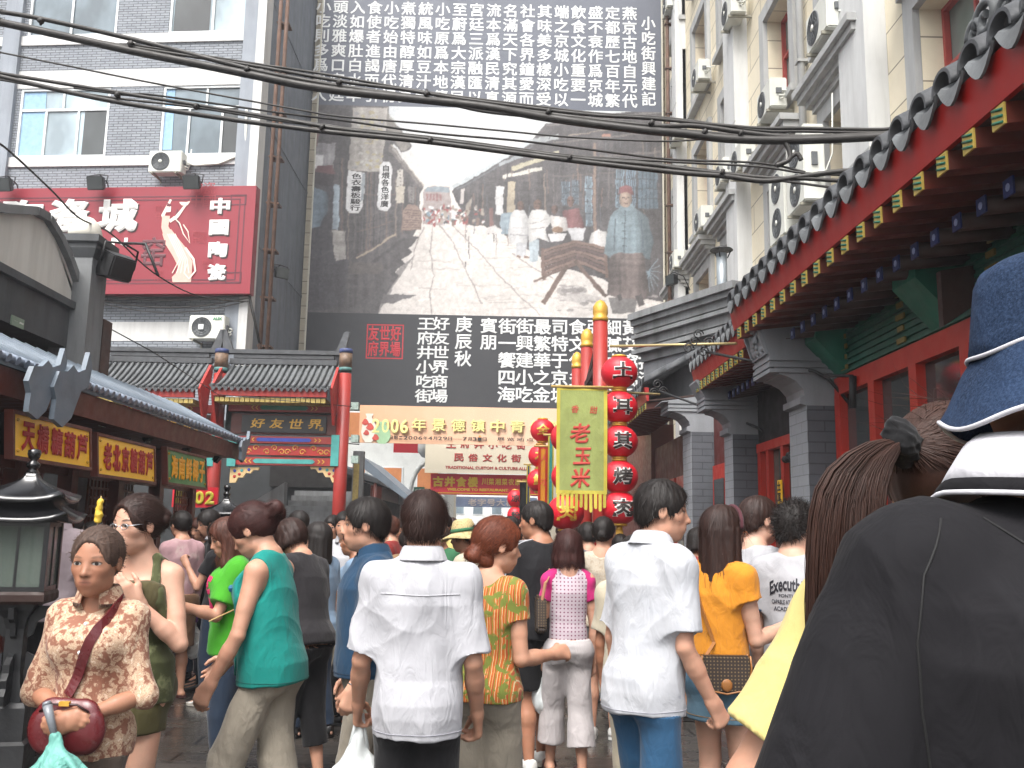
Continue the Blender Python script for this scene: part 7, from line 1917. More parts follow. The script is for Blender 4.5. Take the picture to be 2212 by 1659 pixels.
b.tube([P(1425, 845, 11.5), P(1500, 872, 11.2), P(1590, 905, 10.9), P(1640, 925, 10.6), P(1662, 950, 10.5)], .016, 6)
b.build('wrought_bracket', IRON, None, 'black wrought iron bracket with scrolls at the middle wing wall', 'bracket', 'iron brackets of the shops')
# red posts with gilded knobs
for (u, d_, v, w_, lb) in ((1297, 13.0, 648, .105, 'tallest red post with a golden knob, nearest of three'), (1268, 15.1, 710, .10, 'red post with a golden knob, middle of three'), (1247, 17.0, 760, .10, 'red post with a golden knob, farthest and lowest of three')):
 p_ = P(u, v, d_); b = MB(); zt_ = p_.z
 b.lathe([(w_, 0), (w_, zt_-.32)], (p_.x, p_.y, 0), 16); r_ = b.build('red_post', REDC, None, lb, 'post', 'red posts with golden knobs')
 b = MB(); b.lathe([(w_*1.06, zt_-.32), (w_*1.06, zt_-.26), (w_*.9, zt_-.25), (w_*1.05, zt_-.2), (w_*1.0, zt_-.1), (w_*.6, zt_-.03), (.01, zt_)], (p_.x, p_.y, 0), 16); b.build('gold_knob', GOLD, r_)
xp = P(1297, 900, 13).x
b = MB(); b.box(xp-.05, xp+.05, 13.1, 17.0, 3.9, 4.0); b.box(xp-.05, xp+.05, 13.1, 17.0, 3.1, 3.25)
for k in range(12): b.box(xp-.02, xp+.02, 13.25+.31*k, 13.29+.31*k, 3.25, 3.9)
b.prism([(xp-.03, 13.1, 4.3), (xp+.03, 13.1, 4.3), (xp+.03, 13.1, 4.42), (xp-.03, 13.1, 4.42)], [(xp-.03, 16.9, 3.5), (xp+.03, 16.9, 3.5), (xp+.03, 16.9, 3.62), (xp-.03, 16.9, 3.62)])
b.build('railing', mat('dark_brown_rail', '#33201c', .6), None, 'dark wooden railing between the red posts', 'railing')
# ================================================================== black pagoda lamps
def pagoda_lamp():
 o = empty('pagoda_lamp', (0, 0, 0))
 BL = mat('black_lacquer', '#141416', .22, .15, 4, .05, 40, spec=.7)
 BS = mat('black_cast_stone', '#1c1d1f', .5, .3, 8, .25, 30, dirt=.2, dirtcol=(.08, .08, .08))
 b = MB(); b.lathe([(.20, 0), (.20, .18), (.17, .2), (.17, .40), (.15, .43)], (0, 0, 0), 4, 0, None, 4); b.build('base', BS, o)
 b = MB(); b.lathe([(.11, .43), (.10, .5), (.075, .62), (.075, .88), (.10, .95), (.15, 1.0), (.17, 1.04)], (0, 0, 0), 4, 0, None, 4); po_ = b.build('pedestal', BS, o)
 b = MB()
 for k in range(4):
  T = Matrix.Rotation(k*math.pi/2, 4, 'Z')
  out = [(0, 0), (.14, 0), (.15, .06), (.12, .10), (.13, .15), (.09, .19), (.09, .24), (.04, .28), (0, .3)]
  b.prism([T @ Vector((.07+x, -.018, .43+z)) for x, z in out], [T @ Vector((.07+x, .018, .43+z)) for x, z in out])
  out = [(0, .0), (.03, .02), (.05, .1), (.1, .13), (.12, .2), (0, .2)]
  b.prism([T @ Vector((.065+x, -.016, .82+z)) for x, z in out], [T @ Vector((.065+x, .016, .82+z)) for x, z in out])
 b.build('scroll_bracket', BS, po_)
 b = MB(); b.lathe([(.24, 1.04), (.265, 1.06), (.265, 1.10), (.25, 1.12)], (0, 0, 0), 4, 0, None, 4); b.build('ledge', WOODD, o)
 b = MB()
 hw = .165
 for sx in (-1, 1):
  for sy in (-1, 1): b.box(sx*hw-.016, sx*hw+.016, sy*hw-.016, sy*hw+.016, 1.12, 1.56)
 for s_ in (-1, 1):
  for z0 in (1.12, 1.53): b.box(-hw+.016, hw-.016, s_*hw-.012, s_*hw+.012, z0, z0+.03); b.box(s_*hw-.012, s_*hw+.012, -hw+.016, hw-.016, z0, z0+.03)
  b.box(-.008, .008, s_*hw-.009, s_*hw+.009, 1.15, 1.53); b.box(s_*hw-.009, s_*hw+.009, -.008, .008, 1.15, 1.53)
 fr = b.build('lantern_frame', BL, o)
 gm = NT('lamp_glass'); gm.color((.16, .20, .17)); gm.set(Roughness=.1, Alpha=.5); 
 b = MB()
 for s_ in (-1, 1): b.box(-hw+.016, hw-.016, s_*hw-.003, s_*hw+.003, 1.15, 1.53); b.box(s_*hw-.003, s_*hw+.003, -hw+.016, hw-.016, 1.15, 1.53)
 b.build('glass', gm.m, fr)
 def roof(z0, z1, w0, w1, name):
  b = MB(); n = 8; rings = []
  for i in range(n+1):
   t = i/n; w_ = w0+(w1-w0)*(1-(1-t)**2.0)      # hollow slope
   ring = []
   for k in range(4):
    a0 = math.pi/4+k*math.pi/2; a1 = a0+math.pi/2
    for q in range(6):
     f_ = q/6; p = Vector((math.cos(a0), math.sin(a0), 0)).lerp(Vector((math.cos(a1), math.sin(a1), 0)), f_)*w_*1.414
     up_ = .05*(abs(f_-.5)*2)**3*(1-t)*(w0/.3)
     ring.append((p.x, p.y, z0+(z1-z0)*t+up_))
   rings.append(ring)
  low = [(p[0]*.97, p[1]*.97, p[2]-.02) for p in rings[0]]; inn = [(p[0]*.5, p[1]*.5, z0-.01) for p in rings[0]]
  b.rings([inn, low]+rings, 0, True, True); return b.build(name, BL, o)
 roof(1.57, 1.70, .30, .17, 'lower_roof'); roof(1.70, 1.88, .265, .035, 'upper_roof')
 b = MB(); b.lathe([(.035, 1.87), (.04, 1.89), (.025, 1.905), (.04, 1.92), (.045, 1.935), (.03, 1.95), (.02, 1.965), (.035, 1.98), (.042, 2.005), (.04, 2.03), (.01, 2.04)], (0, 0, 0), 14); b.build('finial', BL, o)
 return o
pg = pagoda_lamp()
for (u, d_, lb) in ((58, 6.2, 'black pagoda topped lamp at the left edge, beside the old woman'), (485, 11.1, 'black pagoda topped lamp farther off, only its roof above the crowd')):
 o = pg if u == 58 else copy_tree(pg)
 o.location = (PX_at(u, d_), d_, 0); o.rotation_euler = (0, 0, R(12)); tag(o, lb, 'lamp', 'black pagoda lamps')
# ================================================================== cloth of the crowd
def pat_blotch(stops, scale=9, warp=1.2, dots=None):
 def f(t, v, c):
  w_ = t.n('ShaderNodeTexVoronoi', feature='SMOOTH_F1'); w_.inputs['Scale'].default_value = scale; w_.inputs['Smoothness'].default_value = .3
  n_ = t.n('ShaderNodeTexNoise'); n_.inputs['Scale'].default_value = scale*1.2; n_.inputs['Detail'].default_value = 5; t.l(v, n_.inputs['Vector'])
  m_ = t.n('ShaderNodeVectorMath', operation='MULTIPLY_ADD'); t.l(n_.outputs['Color'], m_.inputs[0]); m_.inputs[1].default_value = (.12*warp,)*3; t.l(v, m_.inputs[2])
  t.l(m_.outputs[0], w_.inputs['Vector'])
  n2 = t.noise(m_.outputs[0], scale*1.8, 6, .7)
  k = t.math('ADD', t.math('MULTIPLY', w_.outputs['Distance'], .8), t.math('MULTIPLY', n2, .7))
  b = t.ramp(k, [(p-.0, q) for p, q in stops])
  if dots:
   w2 = t.n('ShaderNodeTexVoronoi'); w2.inputs['Scale'].default_value = dots[0]; t.l(m_.outputs[0], w2.inputs['Vector'])
   b = t.mix(t.ramp(w2.outputs['Distance'], [(dots[1], (.8,)*3), (dots[1]+.06, (0, 0, 0))]), b, dots[2])
  return b
 return f
def pat_dots(col2, k=150):
 def f(t, v, c):
  sp = t.n('ShaderNodeSeparateXYZ'); t.l(v, sp.inputs[0]); x, y, z = sp.outputs
  p = t.math('MULTIPLY', t.math('SINE', t.math('MULTIPLY', t.math('ADD', x, z), k)), t.math('SINE', t.math('MULTIPLY', t.math('SUBTRACT', x, z), k)))
  return t.mix(t.ramp(p, [(.55, (0, 0, 0)), (.68, (1, 1, 1))]), c, col2)
 return f
def pat_lines(stops, freq, axis='z', warp=.0, blot=None):
 def f(t, v, c):
  sp = t.n('ShaderNodeSeparateXYZ'); t.l(v, sp.inputs[0]); a = sp.outputs['xyz'.index(axis)]
  n_ = t.noise(v, 6, 3); a = t.math('ADD', t.math('MULTIPLY', a, freq), t.math('MULTIPLY', n_, warp))
  b = t.ramp(t.math('FRACT', a), stops, 'CONSTANT')
  if blot: b = t.mix(t.ramp(t.noise(v, blot[0], 3, .6, 1.0), [(.5, (0, 0, 0)), (.55, (1, 1, 1))]), b, blot[1])
  return b
 return f
def pat_plaid(c2, c3, k=40):
 def f(t, v, c):
  sp = t.n('ShaderNodeSeparateXYZ'); t.l(v, sp.inputs[0]); x, y, z = sp.outputs
  a = t.math('FRACT', t.math('MULTIPLY', t.math('ADD', x, y), k)); d = t.math('FRACT', t.math('MULTIPLY', z, k))
  b = t.mix(t.ramp(a, [(.0, (0, 0, 0)), (.5, (.7,)*3)], 'CONSTANT'), c, c2)
  return t.mix(t.ramp(d, [(.0, (0, 0, 0)), (.6, (.6,)*3)], 'CONSTANT'), b, c3)
 return f
C = {}
def ck(k, col, **kw): C[k] = cloth('cloth_'+k, col, **kw)
ck('white', '#dcdce2', fold=.5, dim=.5); ck('white_tee', '#d3d3d8', dim=.54); ck('white_print', '#dadde2', fold=.5, dim=.52, pat=pat_blotch([(.0, '#a9adb8'), (.33, '#bfc3cc'), (.42, '#dadde4'), (1, '#e2e4ea')], 9, 1.5))
ck('black', '#1c1b1f'); ck('black_trouser', '#151417'); ck('charcoal', '#2b282b'); ck('navy', '#1f4463'); ck('teal', '#109187', fold=.4); ck('beige', '#bfb5a4', fold=.6); ck('khaki', '#a39a8b', fold=.6)
ck('blue_trouser', '#2f5b80', fold=.5); ck('jeans', '#27364a'); ck('denim', '#4a6a82', pat=pat_blotch([(.2, '#3b5a73'), (.6, '#55788f'), (1, '#6f91a5')], 4, .6)); ck('olive', '#57512f'); ck('olive_top', '#5b5335')
ck('camo', '#555a38', dim=.85, pat=pat_blotch([(.15, '#3c4228'), (.35, '#5d6341'), (.5, '#7b7f5b'), (.7, '#474b2e')], 10, 1.4))
ck('floral', '#b59580', rough=.8, pat=pat_blotch([(.12, '#6b3a2c'), (.24, '#b56c4c'), (.34, '#cfae94'), (.48, '#dcc8b2'), (.58, '#a98468'), (.68, '#cdb398'), (.85, '#8d5f4c')], 19, 1.9, (44, .11, '#5a3028')), dim=.86)
ck('brown_grey', '#6b5d53', fold=.6); ck('green_tee', '#4cb028'); ck('pinkfloral', '#c89aa0', pat=pat_blotch([(.15, '#9c5573'), (.33, '#c78da0'), (.5, '#dcc0bc'), (.75, '#d3a9ae')], 9, 1.4)); ck('brown_skirt', '#7a5b42')
ck('orange', '#eb9a2c', fold=.5); ck('hotpink', '#d6307f'); ck('polka', '#dccbd4', pat=pat_dots('#8a4a6a', 130)); ck('white_pant', '#d2cbcb', fold=.6)
ck('stripes', '#c96a2e', pat=pat_lines([(0, '#cf6a2c'), (.3, '#d8b070'), (.4, '#b9542a'), (.6, '#8a8a3a'), (.75, '#d0742f'), (.9, '#e0c99a')], 34, 'x', .9, (15, '#7f8a3c')))
ck('lace', '#b5a58f', pat=pat_blotch([(.2, '#8d7a66'), (.45, '#bfae98'), (.8, '#cfc3b0')], 30, .8)); ck('yellow', '#ecd98c', fold=.3); ck('polo_black', '#1b1a1e', fold=.4, weave=700, sheen=.03, spec=.2); ck('polo_white', '#dedde3')
ck('maroon', '#55242a'); ck('plaid', '#a8433f', pat=pat_plaid('#5a2a3a', '#d0b0a8', 38)); ck('check_tan', '#b5a383', pat=pat_plaid('#8b7a5c', '#cfc0a4', 60)); ck('pinkwhite', '#c9b8bd'); ck('tan', '#9a7a5a'); ck('lightblue', '#8fa9c4'); ck('red', '#9c2f2c'); ck('grey', '#7c7c80'); ck('cream', '#cfc4ad'); ck('orange_red', '#cf5a2a'); ck('green', '#3f7a55'); ck('sky', '#5b8fb8')
SHOE_W = mat('shoe_white', '#c9c8c4', .5, .15, 20, .2, 60); SHOE_K = mat('shoe_black', '#1b1a1a', .4); SHOE_P = mat('shoe_pink', '#b02f5a', .6); SHOE_B = mat('sandal_brown', '#4a2c2a', .5); SOLE = mat('sole_pale', '#aaa49a', .7)
# ------------------------------------------------------------------ small helpers for things that are worn or held
from mathutils.bvhtree import BVHTree
def surf(o, y0=-1.0, dy=1.0):
 """a function (x, z) -> point on the front or back of a garment, in the wearer's own space"""
 me = o.data; bv = BVHTree.FromPolygons([v.co for v in me.vertices], [tuple(p.vertices) for p in me.polygons])
 def f(x, z, off=.004):
  h = bv.ray_cast(Vector((x, y0, z)), Vector((0, dy, 0)))
  return (h[0]+h[1]*off) if h[0] is not None else Vector((x, 0, z))
 return f
def tshirt_print(o, items, m, y0=-1.0, dy=1.0, name='print', flip=-1):
 """items: (text, x0, x1, z0, z1, bold, bend) written on the garment's back (or front)"""
 f = surf(o, y0, dy); b = MB()
 for (t_, x0, x1, z0, z1, bd, bend) in items:
  xm = (x0+x1)/2
  put_text(b, t_, lambda x, z, o_: f(x, z-bend*((x-xm)/(x1-x0)*2)**2, .003+max(o_, 0)*.2), x0, x1, z0, z1, 0, bd)
 q = b.build(name, m); q.parent = o; return q
def seam(o, z, m, r_=.0016):
 """a stitched line round a garment at height z"""
 v = np.zeros(len(o.data.vertices)*3, np.float32); o.data.vertices.foreach_get('co', v); v = v.reshape(-1, 3); s_ = v[np.abs(v[:, 2]-z) < .005]
 if len(s_) < 12: return
 c = s_.mean(0); a = np.arctan2(s_[:, 1]-c[1], s_[:, 0]-c[0]); n = 64; out = []
 for k in range(n):
  lo, hi = -math.pi+2*math.pi*k/n, -math.pi+2*math.pi*(k+1)/n; q = s_[(a >= lo) & (a < hi)]
  if len(q): p = q.mean(0); d = p[:2]-c[:2]; d /= np.linalg.norm(d)+1e-6; out.append(Vector((p[0]+d[0]*.0012, p[1]+d[1]*.0012, z)))
 b = MB(); b.tube(out+out[:1], r_, 4); q = b.build('hem_stitch', m); q.parent = o
def wpt(C_, p):
 """a point in the wearer's own space -> the street"""
 o = C_['body']; return o.matrix_basis @ Vector(p)
def strap(pts, w_, m, name, parent, th=.004):
 b = MB(); pts = [Vector(p) for p in pts]; L_, R_ = [], []
 rings = []
 for i, p in enumerate(pts):
  t_ = (pts[min(i+1, len(pts)-1)]-pts[max(i-1, 0)]).normalized(); n_ = Vector((p.x, p.y, 0)); n_ = (n_-t_*n_.dot(t_)).normalized() if n_.length > .001 else Vector((0, 1, 0)); s_ = t_.cross(n_).normalized()
  rings.append([p+s_*w_/2+n_*th, p-s_*w_/2+n_*th, p-s_*w_/2-n_*th, p+s_*w_/2-n_*th])
 b.rings(rings, 0, False, True); o = b.build(name, m); 
 if parent: o.parent = parent
 return o
def sdf_thing(prims, res=.006, amp=0, fx=60, fz=30, seed=1, nrel=1):
 """prims: list of (kind, args); returns vertices and quads of the grown surface"""
 lo = np.min([p[1] for p in prims], 0); hi = np.max([p[2] for p in prims], 0)
 f = Field(lo-.03, hi+.03, res)
 for p in prims: p[0](f)
 v, q = f.mesh(); v = relax(v, q, nrel, .4)
 if amp: v = v+vnormals(v, q)*(amp*wob(v, np.random.default_rng(seed), 7, fx, fz))[:, None]
 return v, q
def cp(a, b, ra, rb, k=.01, **kw):
 a = np.array(a, float); b = np.array(b, float); m = max(ra, rb)
 return (lambda f: f.cap(a, b, ra, rb, k, **kw), np.minimum(a, b)-m, np.maximum(a, b)+m)
def el(c, r, k=.01):
 c = np.array(c, float); return (lambda f: f.ell(c, r, k), c-np.array(r), c+np.array(r))
PLAST = NT('thin_plastic'); PLAST.color((.72, .76, .76)); PLAST.set(Roughness=.3, Alpha=.62, Specular_IOR_Level=.6); PLAST.bump(PLAST.noise(PLAST.coord((1, 1, .3)), 45, 4), .7, .01); PLAST = PLAST.m
def plastic_bag(p, s, label, fill='#c9cfc4', text=None, group='plastic bags in hands'):
 """a knotted carrier bag hanging from p"""
 r = empty('plastic_bag', p, label, 'bag', group)
 v, q = sdf_thing([cp((0, 0, -.02), (0, 0, -.08), .012, .02, .02), cp((0, 0, -.08), (-.05*s, 0, -.18*s-.03), .016, .05*s, .03), cp((0, 0, -.08), (.05*s, .0, -.18*s-.03), .016, .05*s, .03), el((0, 0, -.27*s-.03), (.115*s, .08*s, .12*s), .06), el((.03*s, .0, -.31*s-.03), (.09*s, .085*s, .1*s), .04)], .007, .006, 70, 22, hash_(label))
 o = np_obj('bag_film', v, q, PLAST); o.parent = r
 v, q = sdf_thing([el((0, 0, -.29*s-.03), (.085*s, .06*s, .075*s), .02), el((.03*s, .01, -.25*s-.03), (.05*s, .045*s, .06*s), .02)], .008, .004, 60, 60, 3)
 o = np_obj('contents', v, q, mat('bag_fill_'+fill[1:], fill, .7, .2, 14)); o.parent = r
 if text:
  b = MB()
  for i, (t_, z) in enumerate(text): put_text(b, t_, lambda x, z_, o_: Vector((x, -.0925*s*math.sqrt(max(.05, 1-(x/(.125*s))**2))-.006, z_)), -.05*s, .06*s, (-.24-.05*i)*s-.05, (-.20-.05*i)*s-.05, 0, .02)
  q = b.build('lettering', mat('bag_green', '#5b8f6a', .6)); q.parent = r
 # two handles going up into the hand
 b = MB()
 for sx in (-1, 1): b.tube([(sx*.012, 0, .02), (sx*.02, 0, -.04), (sx*.035*s, 0, -.12*s)], [.006, .008, .012], 6)
 q = b.build('handle', PLAST); q.parent = r
 return r
# ================================================================== the people, nearest first
down = lambda s_, fw=.12, out=.14: ((s_*out, -.04, -1), (s_*.02, fw+.06, -1))
LA = lambda fw=.12, out=.14: down(-1, fw, out)
RA = lambda fw=.12, out=.14: down(1, fw, out)
G_ = 'people in the crowded street'
# --- 1 old woman facing the viewer
o1, K = person('old woman in a brown floral blouse facing the camera with a folded turquoise umbrella', 226, 3.5, 1.535, heading=178, fem=True, res=.0055, girth=.92, head=(2, 4, 0), skinm=SKIN_D, hs=1.10, jaw=1.02,
 armL=((-.30, .10, -1), (.66, .62, -.25)), armR=((.30, .06, -1), (-.72, .55, -.17)), curl=(.75, .45), palms=((.2, -1, .2), (-.2, -1, -.2)),
 top=dict(mat=C['floral'], sleeve=1.12, sw=1.15, neck='v', collar=True, loose=.015, hem=.475, amp=.006, name='blouse'), bottom=dict(mat=C['brown_grey']), hair=dict(mat=HAIR_G, style='bun', vol=.7, fuzz=160, fuzzlen=.02), shoes=dict(mat=SHOE_K))
J1 = K['J']; hL, hR = J1['L'][2]+J1['L'][4]*.07, J1['R'][2]+J1['R'][4]*.07
UMB = cloth('umbrella_cloth', '#7cc0b4', .5, sheen=0, fold=.8)
hand = Vector(hL)
r = empty('umbrella', wpt(K, hand), 'folded turquoise umbrella with a grey grip in the old woman\'s hands', 'umbrella')
d_ = Vector((-.38, .12, -.88)); 
a = Vector((0, .03, .02)); L_ = .30
prim = [cp(a+d_*.05, a+d_*L_, .018, .045, .02)]
for i in range(11):
 th = i*.9; sidev = Vector((math.cos(th), math.sin(th)*.6, .25*math.sin(th*2)))*.098
 prim.append(cp(a+d_*.06, a+d_*(L_*(.7+.35*((i*5) % 7)/7))+sidev*1.3, .008, .034, .006, sq=(nv((-sidev.y, sidev.x, .3)), .55)))
v, q = sdf_thing(prim, .005, .006, 70, 40, 5)
o = np_obj('canopy', v, q, UMB); o.parent = r; o.rotation_euler = (0, 0, R(178))
b = MB(); e_ = a-d_*.12; e_ = a-d_*.065; b.tube([a+d_*.05, a-d_*.02, e_], [.010, .014, .016], 10); b.tube([e_, e_-d_*.012], [.017, .012], 10); o = b.build('handle', mat('grey_plastic', '#6f7378', .3, .1)); o.parent = r; o.rotation_euler = (0, 0, R(178))
# her crossbody bag
BURG = mat('burgundy_leather', '#54181c', .28, .2, 6, .12, 90, spec=.6)
r = empty('shoulder_bag', wpt(K, (0, 0, .8)), 'burgundy leather shoulder bag across the old woman\'s body', 'bag', 'handbags')
fs_ = surf(bpy.data.objects['blouse'], 1.0, -1.0)
H1 = K['H']
bx, bz, by = .0, .565*H1, .155
v, q = sdf_thing([cp((bx-.07, by, bz-.05), (bx+.07, by, bz-.05), .048, .048, .03, sq=((0, 1, 0), .6)), cp((bx-.05, by, bz+.045), (bx+.05, by, bz+.045), .045, .045, .05, sq=((0, 1, 0), .55)), cp((bx-.075, by, bz-.0), (bx+.075, by, bz-.0), .045, .045, .04, sq=((0, 1, 0), .6))], .006, .002, 30, 20, 2)
for nm in ('bag_body',): o = np_obj(nm, v, q, BURG, o1); 
o.parent = r; o.matrix_parent_inverse = Matrix(); o.location = Vector(o1.location)-r.location; 
M_ = Matrix.Translation(-Vector(r.location)) @ o1.matrix_basis
o.matrix_basis = M_
b = MB(); b.tube([(bx-.085, by+.032, bz+.05), (bx-.045, by+.04, bz+.075), (bx+.045, by+.04, bz+.075), (bx+.085, by+.032, bz+.05)], .004, 6, 0); b.box(bx-.02, bx+.015, by+.03, by+.045, bz+.07, bz+.085, 1); o = b.build('zip_seam', [mat('dark_seam', '#2a0c0e', .5), GOLD]); o.parent = r; o.matrix_basis = M_
pts = []
for t_ in np.linspace(0, 1, 18):
 x_ = bx+.03+(-.105*H1/1.535*1.0-bx-.03)*t_*.86; z_ = bz+.09+(.815*H1-bz-.09)*t_
 p_ = fs_(x_, z_, .006); pts.append(p_ if p_.y > 0 else Vector((x_, .09, z_)))
s_ = strap(pts+[Vector((-.085, .0, .835*H1)), Vector((-.08, -.06, .80*H1))], .036, BURG, 'strap', None); s_.parent = r; s_.matrix_basis = M_
b = MB(); f2 = fs_
for z_ in (.78, .72, .66, .60): p_ = f2(-.005, z_*H1, .003); b.ball(p_, (.007, .004, .007), 8)
o = b.build('buttons', PVC); o.parent = bpy.data.objects['blouse']
# --- 2 young woman with glasses
o2, K = person('young woman with glasses in a camouflage top and olive skirt, hand on her chest', 312, 4.15, 1.69, heading=172, fem=True, res=.006, girth=.97, head=(-22, 5, 0), skinm=SKIN_C, hs=1.02,
 armL=((-.34, .24, -1), (.66, .46, .78)), armR=((.22, -.02, -1), (.05, .2, -1)), curl=(.12, .3), palms=((.25, -1, .15), None), stride=(.0, .03),
 top=dict(mat=C['olive_top'], sleeve=0, neck='tube', loose=.012, hem=.60, name='tube_top'), bottom=dict(mat=C['olive'], kind='skirt', end=.405, waist=.60, flare=1.03), hair=dict(mat=HAIR_D, style='knot', vol=1.0, fuzz=420, fuzzlen=.055, knot=(0, -.46, .06)), shoes=dict(mat=SHOE_B, kind='sandal'))
f = Field(K['lo'], K['hi'], .007)      # the open camouflage vest over the tube top
TOR = K['TOR']; H_ = K['H']
rows = [[r_[0], r_[1]+.026, r_[2]+.024, r_[3]] for r_ in TOR if .50*H_ < r_[0] < .72*H_]; rows[0][0] = .475*H_; rows[0][1] = rows[1][1] = .104*H_; rows[0][2] = rows[1][2] = .082*H_
f.loft((0, 0, 0), (0, 0, 1), (1, 0, 0), (0, 1, 0), rows, k=0, capk=.01)
for sx in (-1, 1): f.cap((sx*.072*H_, .058*H_, .73*H_), (sx*.048*H_, .012*H_, .836*H_), .027, .02, .02, sq=((sx*.3, .9, .2), .6)); f.cap((sx*.048*H_, .012*H_, .836*H_), (sx*.05*H_, -.03*H_, .82*H_), .02, .02, .01); f.cap((sx*.085*H_, .03*H_, .68*H_), (sx*.078*H_, .045*H_, .75*H_), .03, .026, .02)
f.cap((0, .16*H_, .74*H_), (0, .14*H_, .60*H_), .10, .02, .006, 's')
finish(K, f, 'camouflage_vest', C['camo'], .004)
b = MB(); Rm, hc, hd = K['Rm'], K['hc'], K['hd']      # glasses
W = lambda x, y, z: Vector(hc+Rm @ (np.array((x, y, z))*hd))
for sx in (-1, 1):
 b.tube([W(sx*.145+.085*math.cos(a_), .375-.012*abs(math.cos(a_)), -.005+.05*math.sin(a_)) for a_ in np.linspace(0, 2*math.pi, 18)], .0016, 5); b.tube([W(sx*.23, .365, .01), W(sx*.31, .25, .02), W(sx*.355, -.02, .03)], .0018, 5)
b.tube([W(-.06, .38, 0), W(0, .395, .008), W(.06, .38, 0)], .0016, 5); o = b.build('glasses', mat('silver_wire', '#b8bcc0', .25, .1, metal=.8)); o.parent = o2
# --- 3 woman in teal, head bowed, facing left
o3, K = person('woman in a teal sleeveless tunic and cream trousers, head bowed, walking to the left', 600, 4.65, 1.70, heading=76, fem=True, res=.006, girth=.98, lean=5, head=(6, 30, 0), hs=1.05, stride=(.14, -.06),
 armL=((-.30, .10, -1), (-.10, .5, -1)), armR=((.1, .3, -1), (0, .7, -.6)), curl=(.4, .3),
 top=dict(mat=C['teal'], sleeve=0, neck='crew', loose=.024, flare=.018, hem=.475, amp=.006, name='tunic', armhole=.004), bottom=dict(mat=C['beige'], width=1.15, amp=.006), hair=dict(mat=HAIR_R, style='knot', vol=1.15, fuzz=420, fuzzlen=.04, knot=(0, -.46, .10)), shoes=dict(mat=SHOE_B))
b = MB(); f_ = surf(bpy.data.objects['tunic'], 1.0, -1.0); H_ = K['H']
n = 14; ring = [f_(-.085+.055*math.cos(a_), .545*H_+.075*math.sin(a_), .006) for a_ in np.linspace(0, 2*math.pi, n)[:-1]]; ctr = f_(-.095, .545*H_, .012)
for i in range(len(ring)): b.face([ctr, ring[i], ring[(i+1) % len(ring)]], 0, True)
b.tube(ring+[ring[0]], .005, 5, 1); b.ball(f_(-.09, .565*H_, .016), .007, 8, 2)
o = b.build('pocket', [cloth('pocket_cloth', '#0f6a80', pat=pat_blotch([(.2, '#0c4f66'), (.5, '#1b8298'), (.8, '#0e6a5e')], 16)), C['teal'], PVC]); o.parent = bpy.data.objects['tunic']
b = MB(); b.tube([f_(x_, .735*H_+.012*math.sin(i), .005) for i, x_ in enumerate(np.linspace(-.13, .13, 14))], .012, 6); o = b.build('embroidery', mat('blue_embroidery', '#1d5a78', .7, .3, 60)); o.parent = bpy.data.objects['tunic']
b = MB(); b.ball((hc := Vector(K['hc']+K['Rm'] @ np.array((-.05, -.25, .47))*K['hd'])), (.014, .014, .01), 8); o = b.build('hair_clip', GOLD); o.parent = o3
# --- 4 person in black behind her
person('person in a black tee and cropped black trousers bending behind the woman in teal', 672, 6.0, 1.66, heading=60, fem=True, res=.009, lean=12, side=4, head=(10, 25, 0), girth=1.14, stride=(.05, -.05),
 armL=LA(.4), armR=RA(.4), top=dict(mat=C['charcoal'], sleeve=.6, neck='crew', loose=.022, hem=.49), bottom=dict(mat=C['black_trouser'], end=.135, width=1.12), hair=dict(mat=HAIR_D, style='bob', length=.4), shoes=dict(mat=SHOE_B, kind='sandal'))
# --- 5 man in a navy polo
o5, K = person('man in a navy blue polo shirt looking to the left, short black hair', 806, 4.75, 1.705, heading=104, res=.0065, girth=1.15, head=(-4, 2, 0), armL=((-.34, .10, -1), (-.06, .3, -1)), armR=RA(.3), curl=(.55, .4), hs=1.06, stride=(.04, -.08),
 top=dict(mat=C['navy'], sleeve=.82, neck='collar', collar=True, loose=.026, hem=.49, amp=.005), bottom=dict(mat=C['khaki']), hair=dict(mat=HAIR_K, style='short', vol=1.0, fuzz=200), shoes=dict(mat=SHOE_K))
J = K['J']['L']; b = MB(); c0 = Vector(J[2]-J[4]*.02); tv = Vector(J[4]).normalized(); u_ = tv.cross(Vector((0, 1, 0))).normalized(); v_ = tv.cross(u_)
b.tube([c0+(u_*math.cos(a_)+v_*math.sin(a_))*.031 for a_ in np.linspace(0, 2*math.pi, 16)], .004, 6); o = b.build('bracelet', mat('steel', '#b0b4b8', .25, .1, metal=.9)); o.parent = o5
# --- 6 man in the white shirt, centre, from behind
o6, K = person('man in a loose white short sleeved shirt seen from behind, carrying a plastic bag', 915, 3.7, 1.715, heading=2, res=.0055, girth=1.0, head=(0, 3, 0), armL=((-.22, .02, -1), (-.12, .85, -1)), armR=((.17, -.08, -1), (.10, .62, -1)), curl=(.75, .55),
 top=dict(mat=C['white'], sleeve=.90, sw=1.32, neck='collar', collar=True, loose=.026, hem=.455, amp=.0075, flare=.002), bottom=dict(mat=C['black_trouser']), hair=dict(mat=HAIR_D, style='short', vol=1.15, fuzz=320, fuzzlen=.03), shoes=dict(mat=SHOE_K))
hp = K['J']['L'][2]+K['J']['L'][4]*.085+np.array((.01, .0, 0)); plastic_bag(wpt(K, hp), 1.0, 'white plastic bag with green print hanging from the white shirted man\'s left hand', text=[('御食园', .2), ('老北京', .25)])
shirt = [c for c in o6.children if c.name.startswith('shirt')][0]; fb = surf(shirt, -1, 1); H_ = K['H']
b = MB(); b.tube([fb(x_, .765*H_-.006*math.cos(x_*9), .001) for x_ in np.linspace(-.15, .15, 24)], .0025, 5); o = b.build('yoke_seam', C['white']); o.parent = shirt
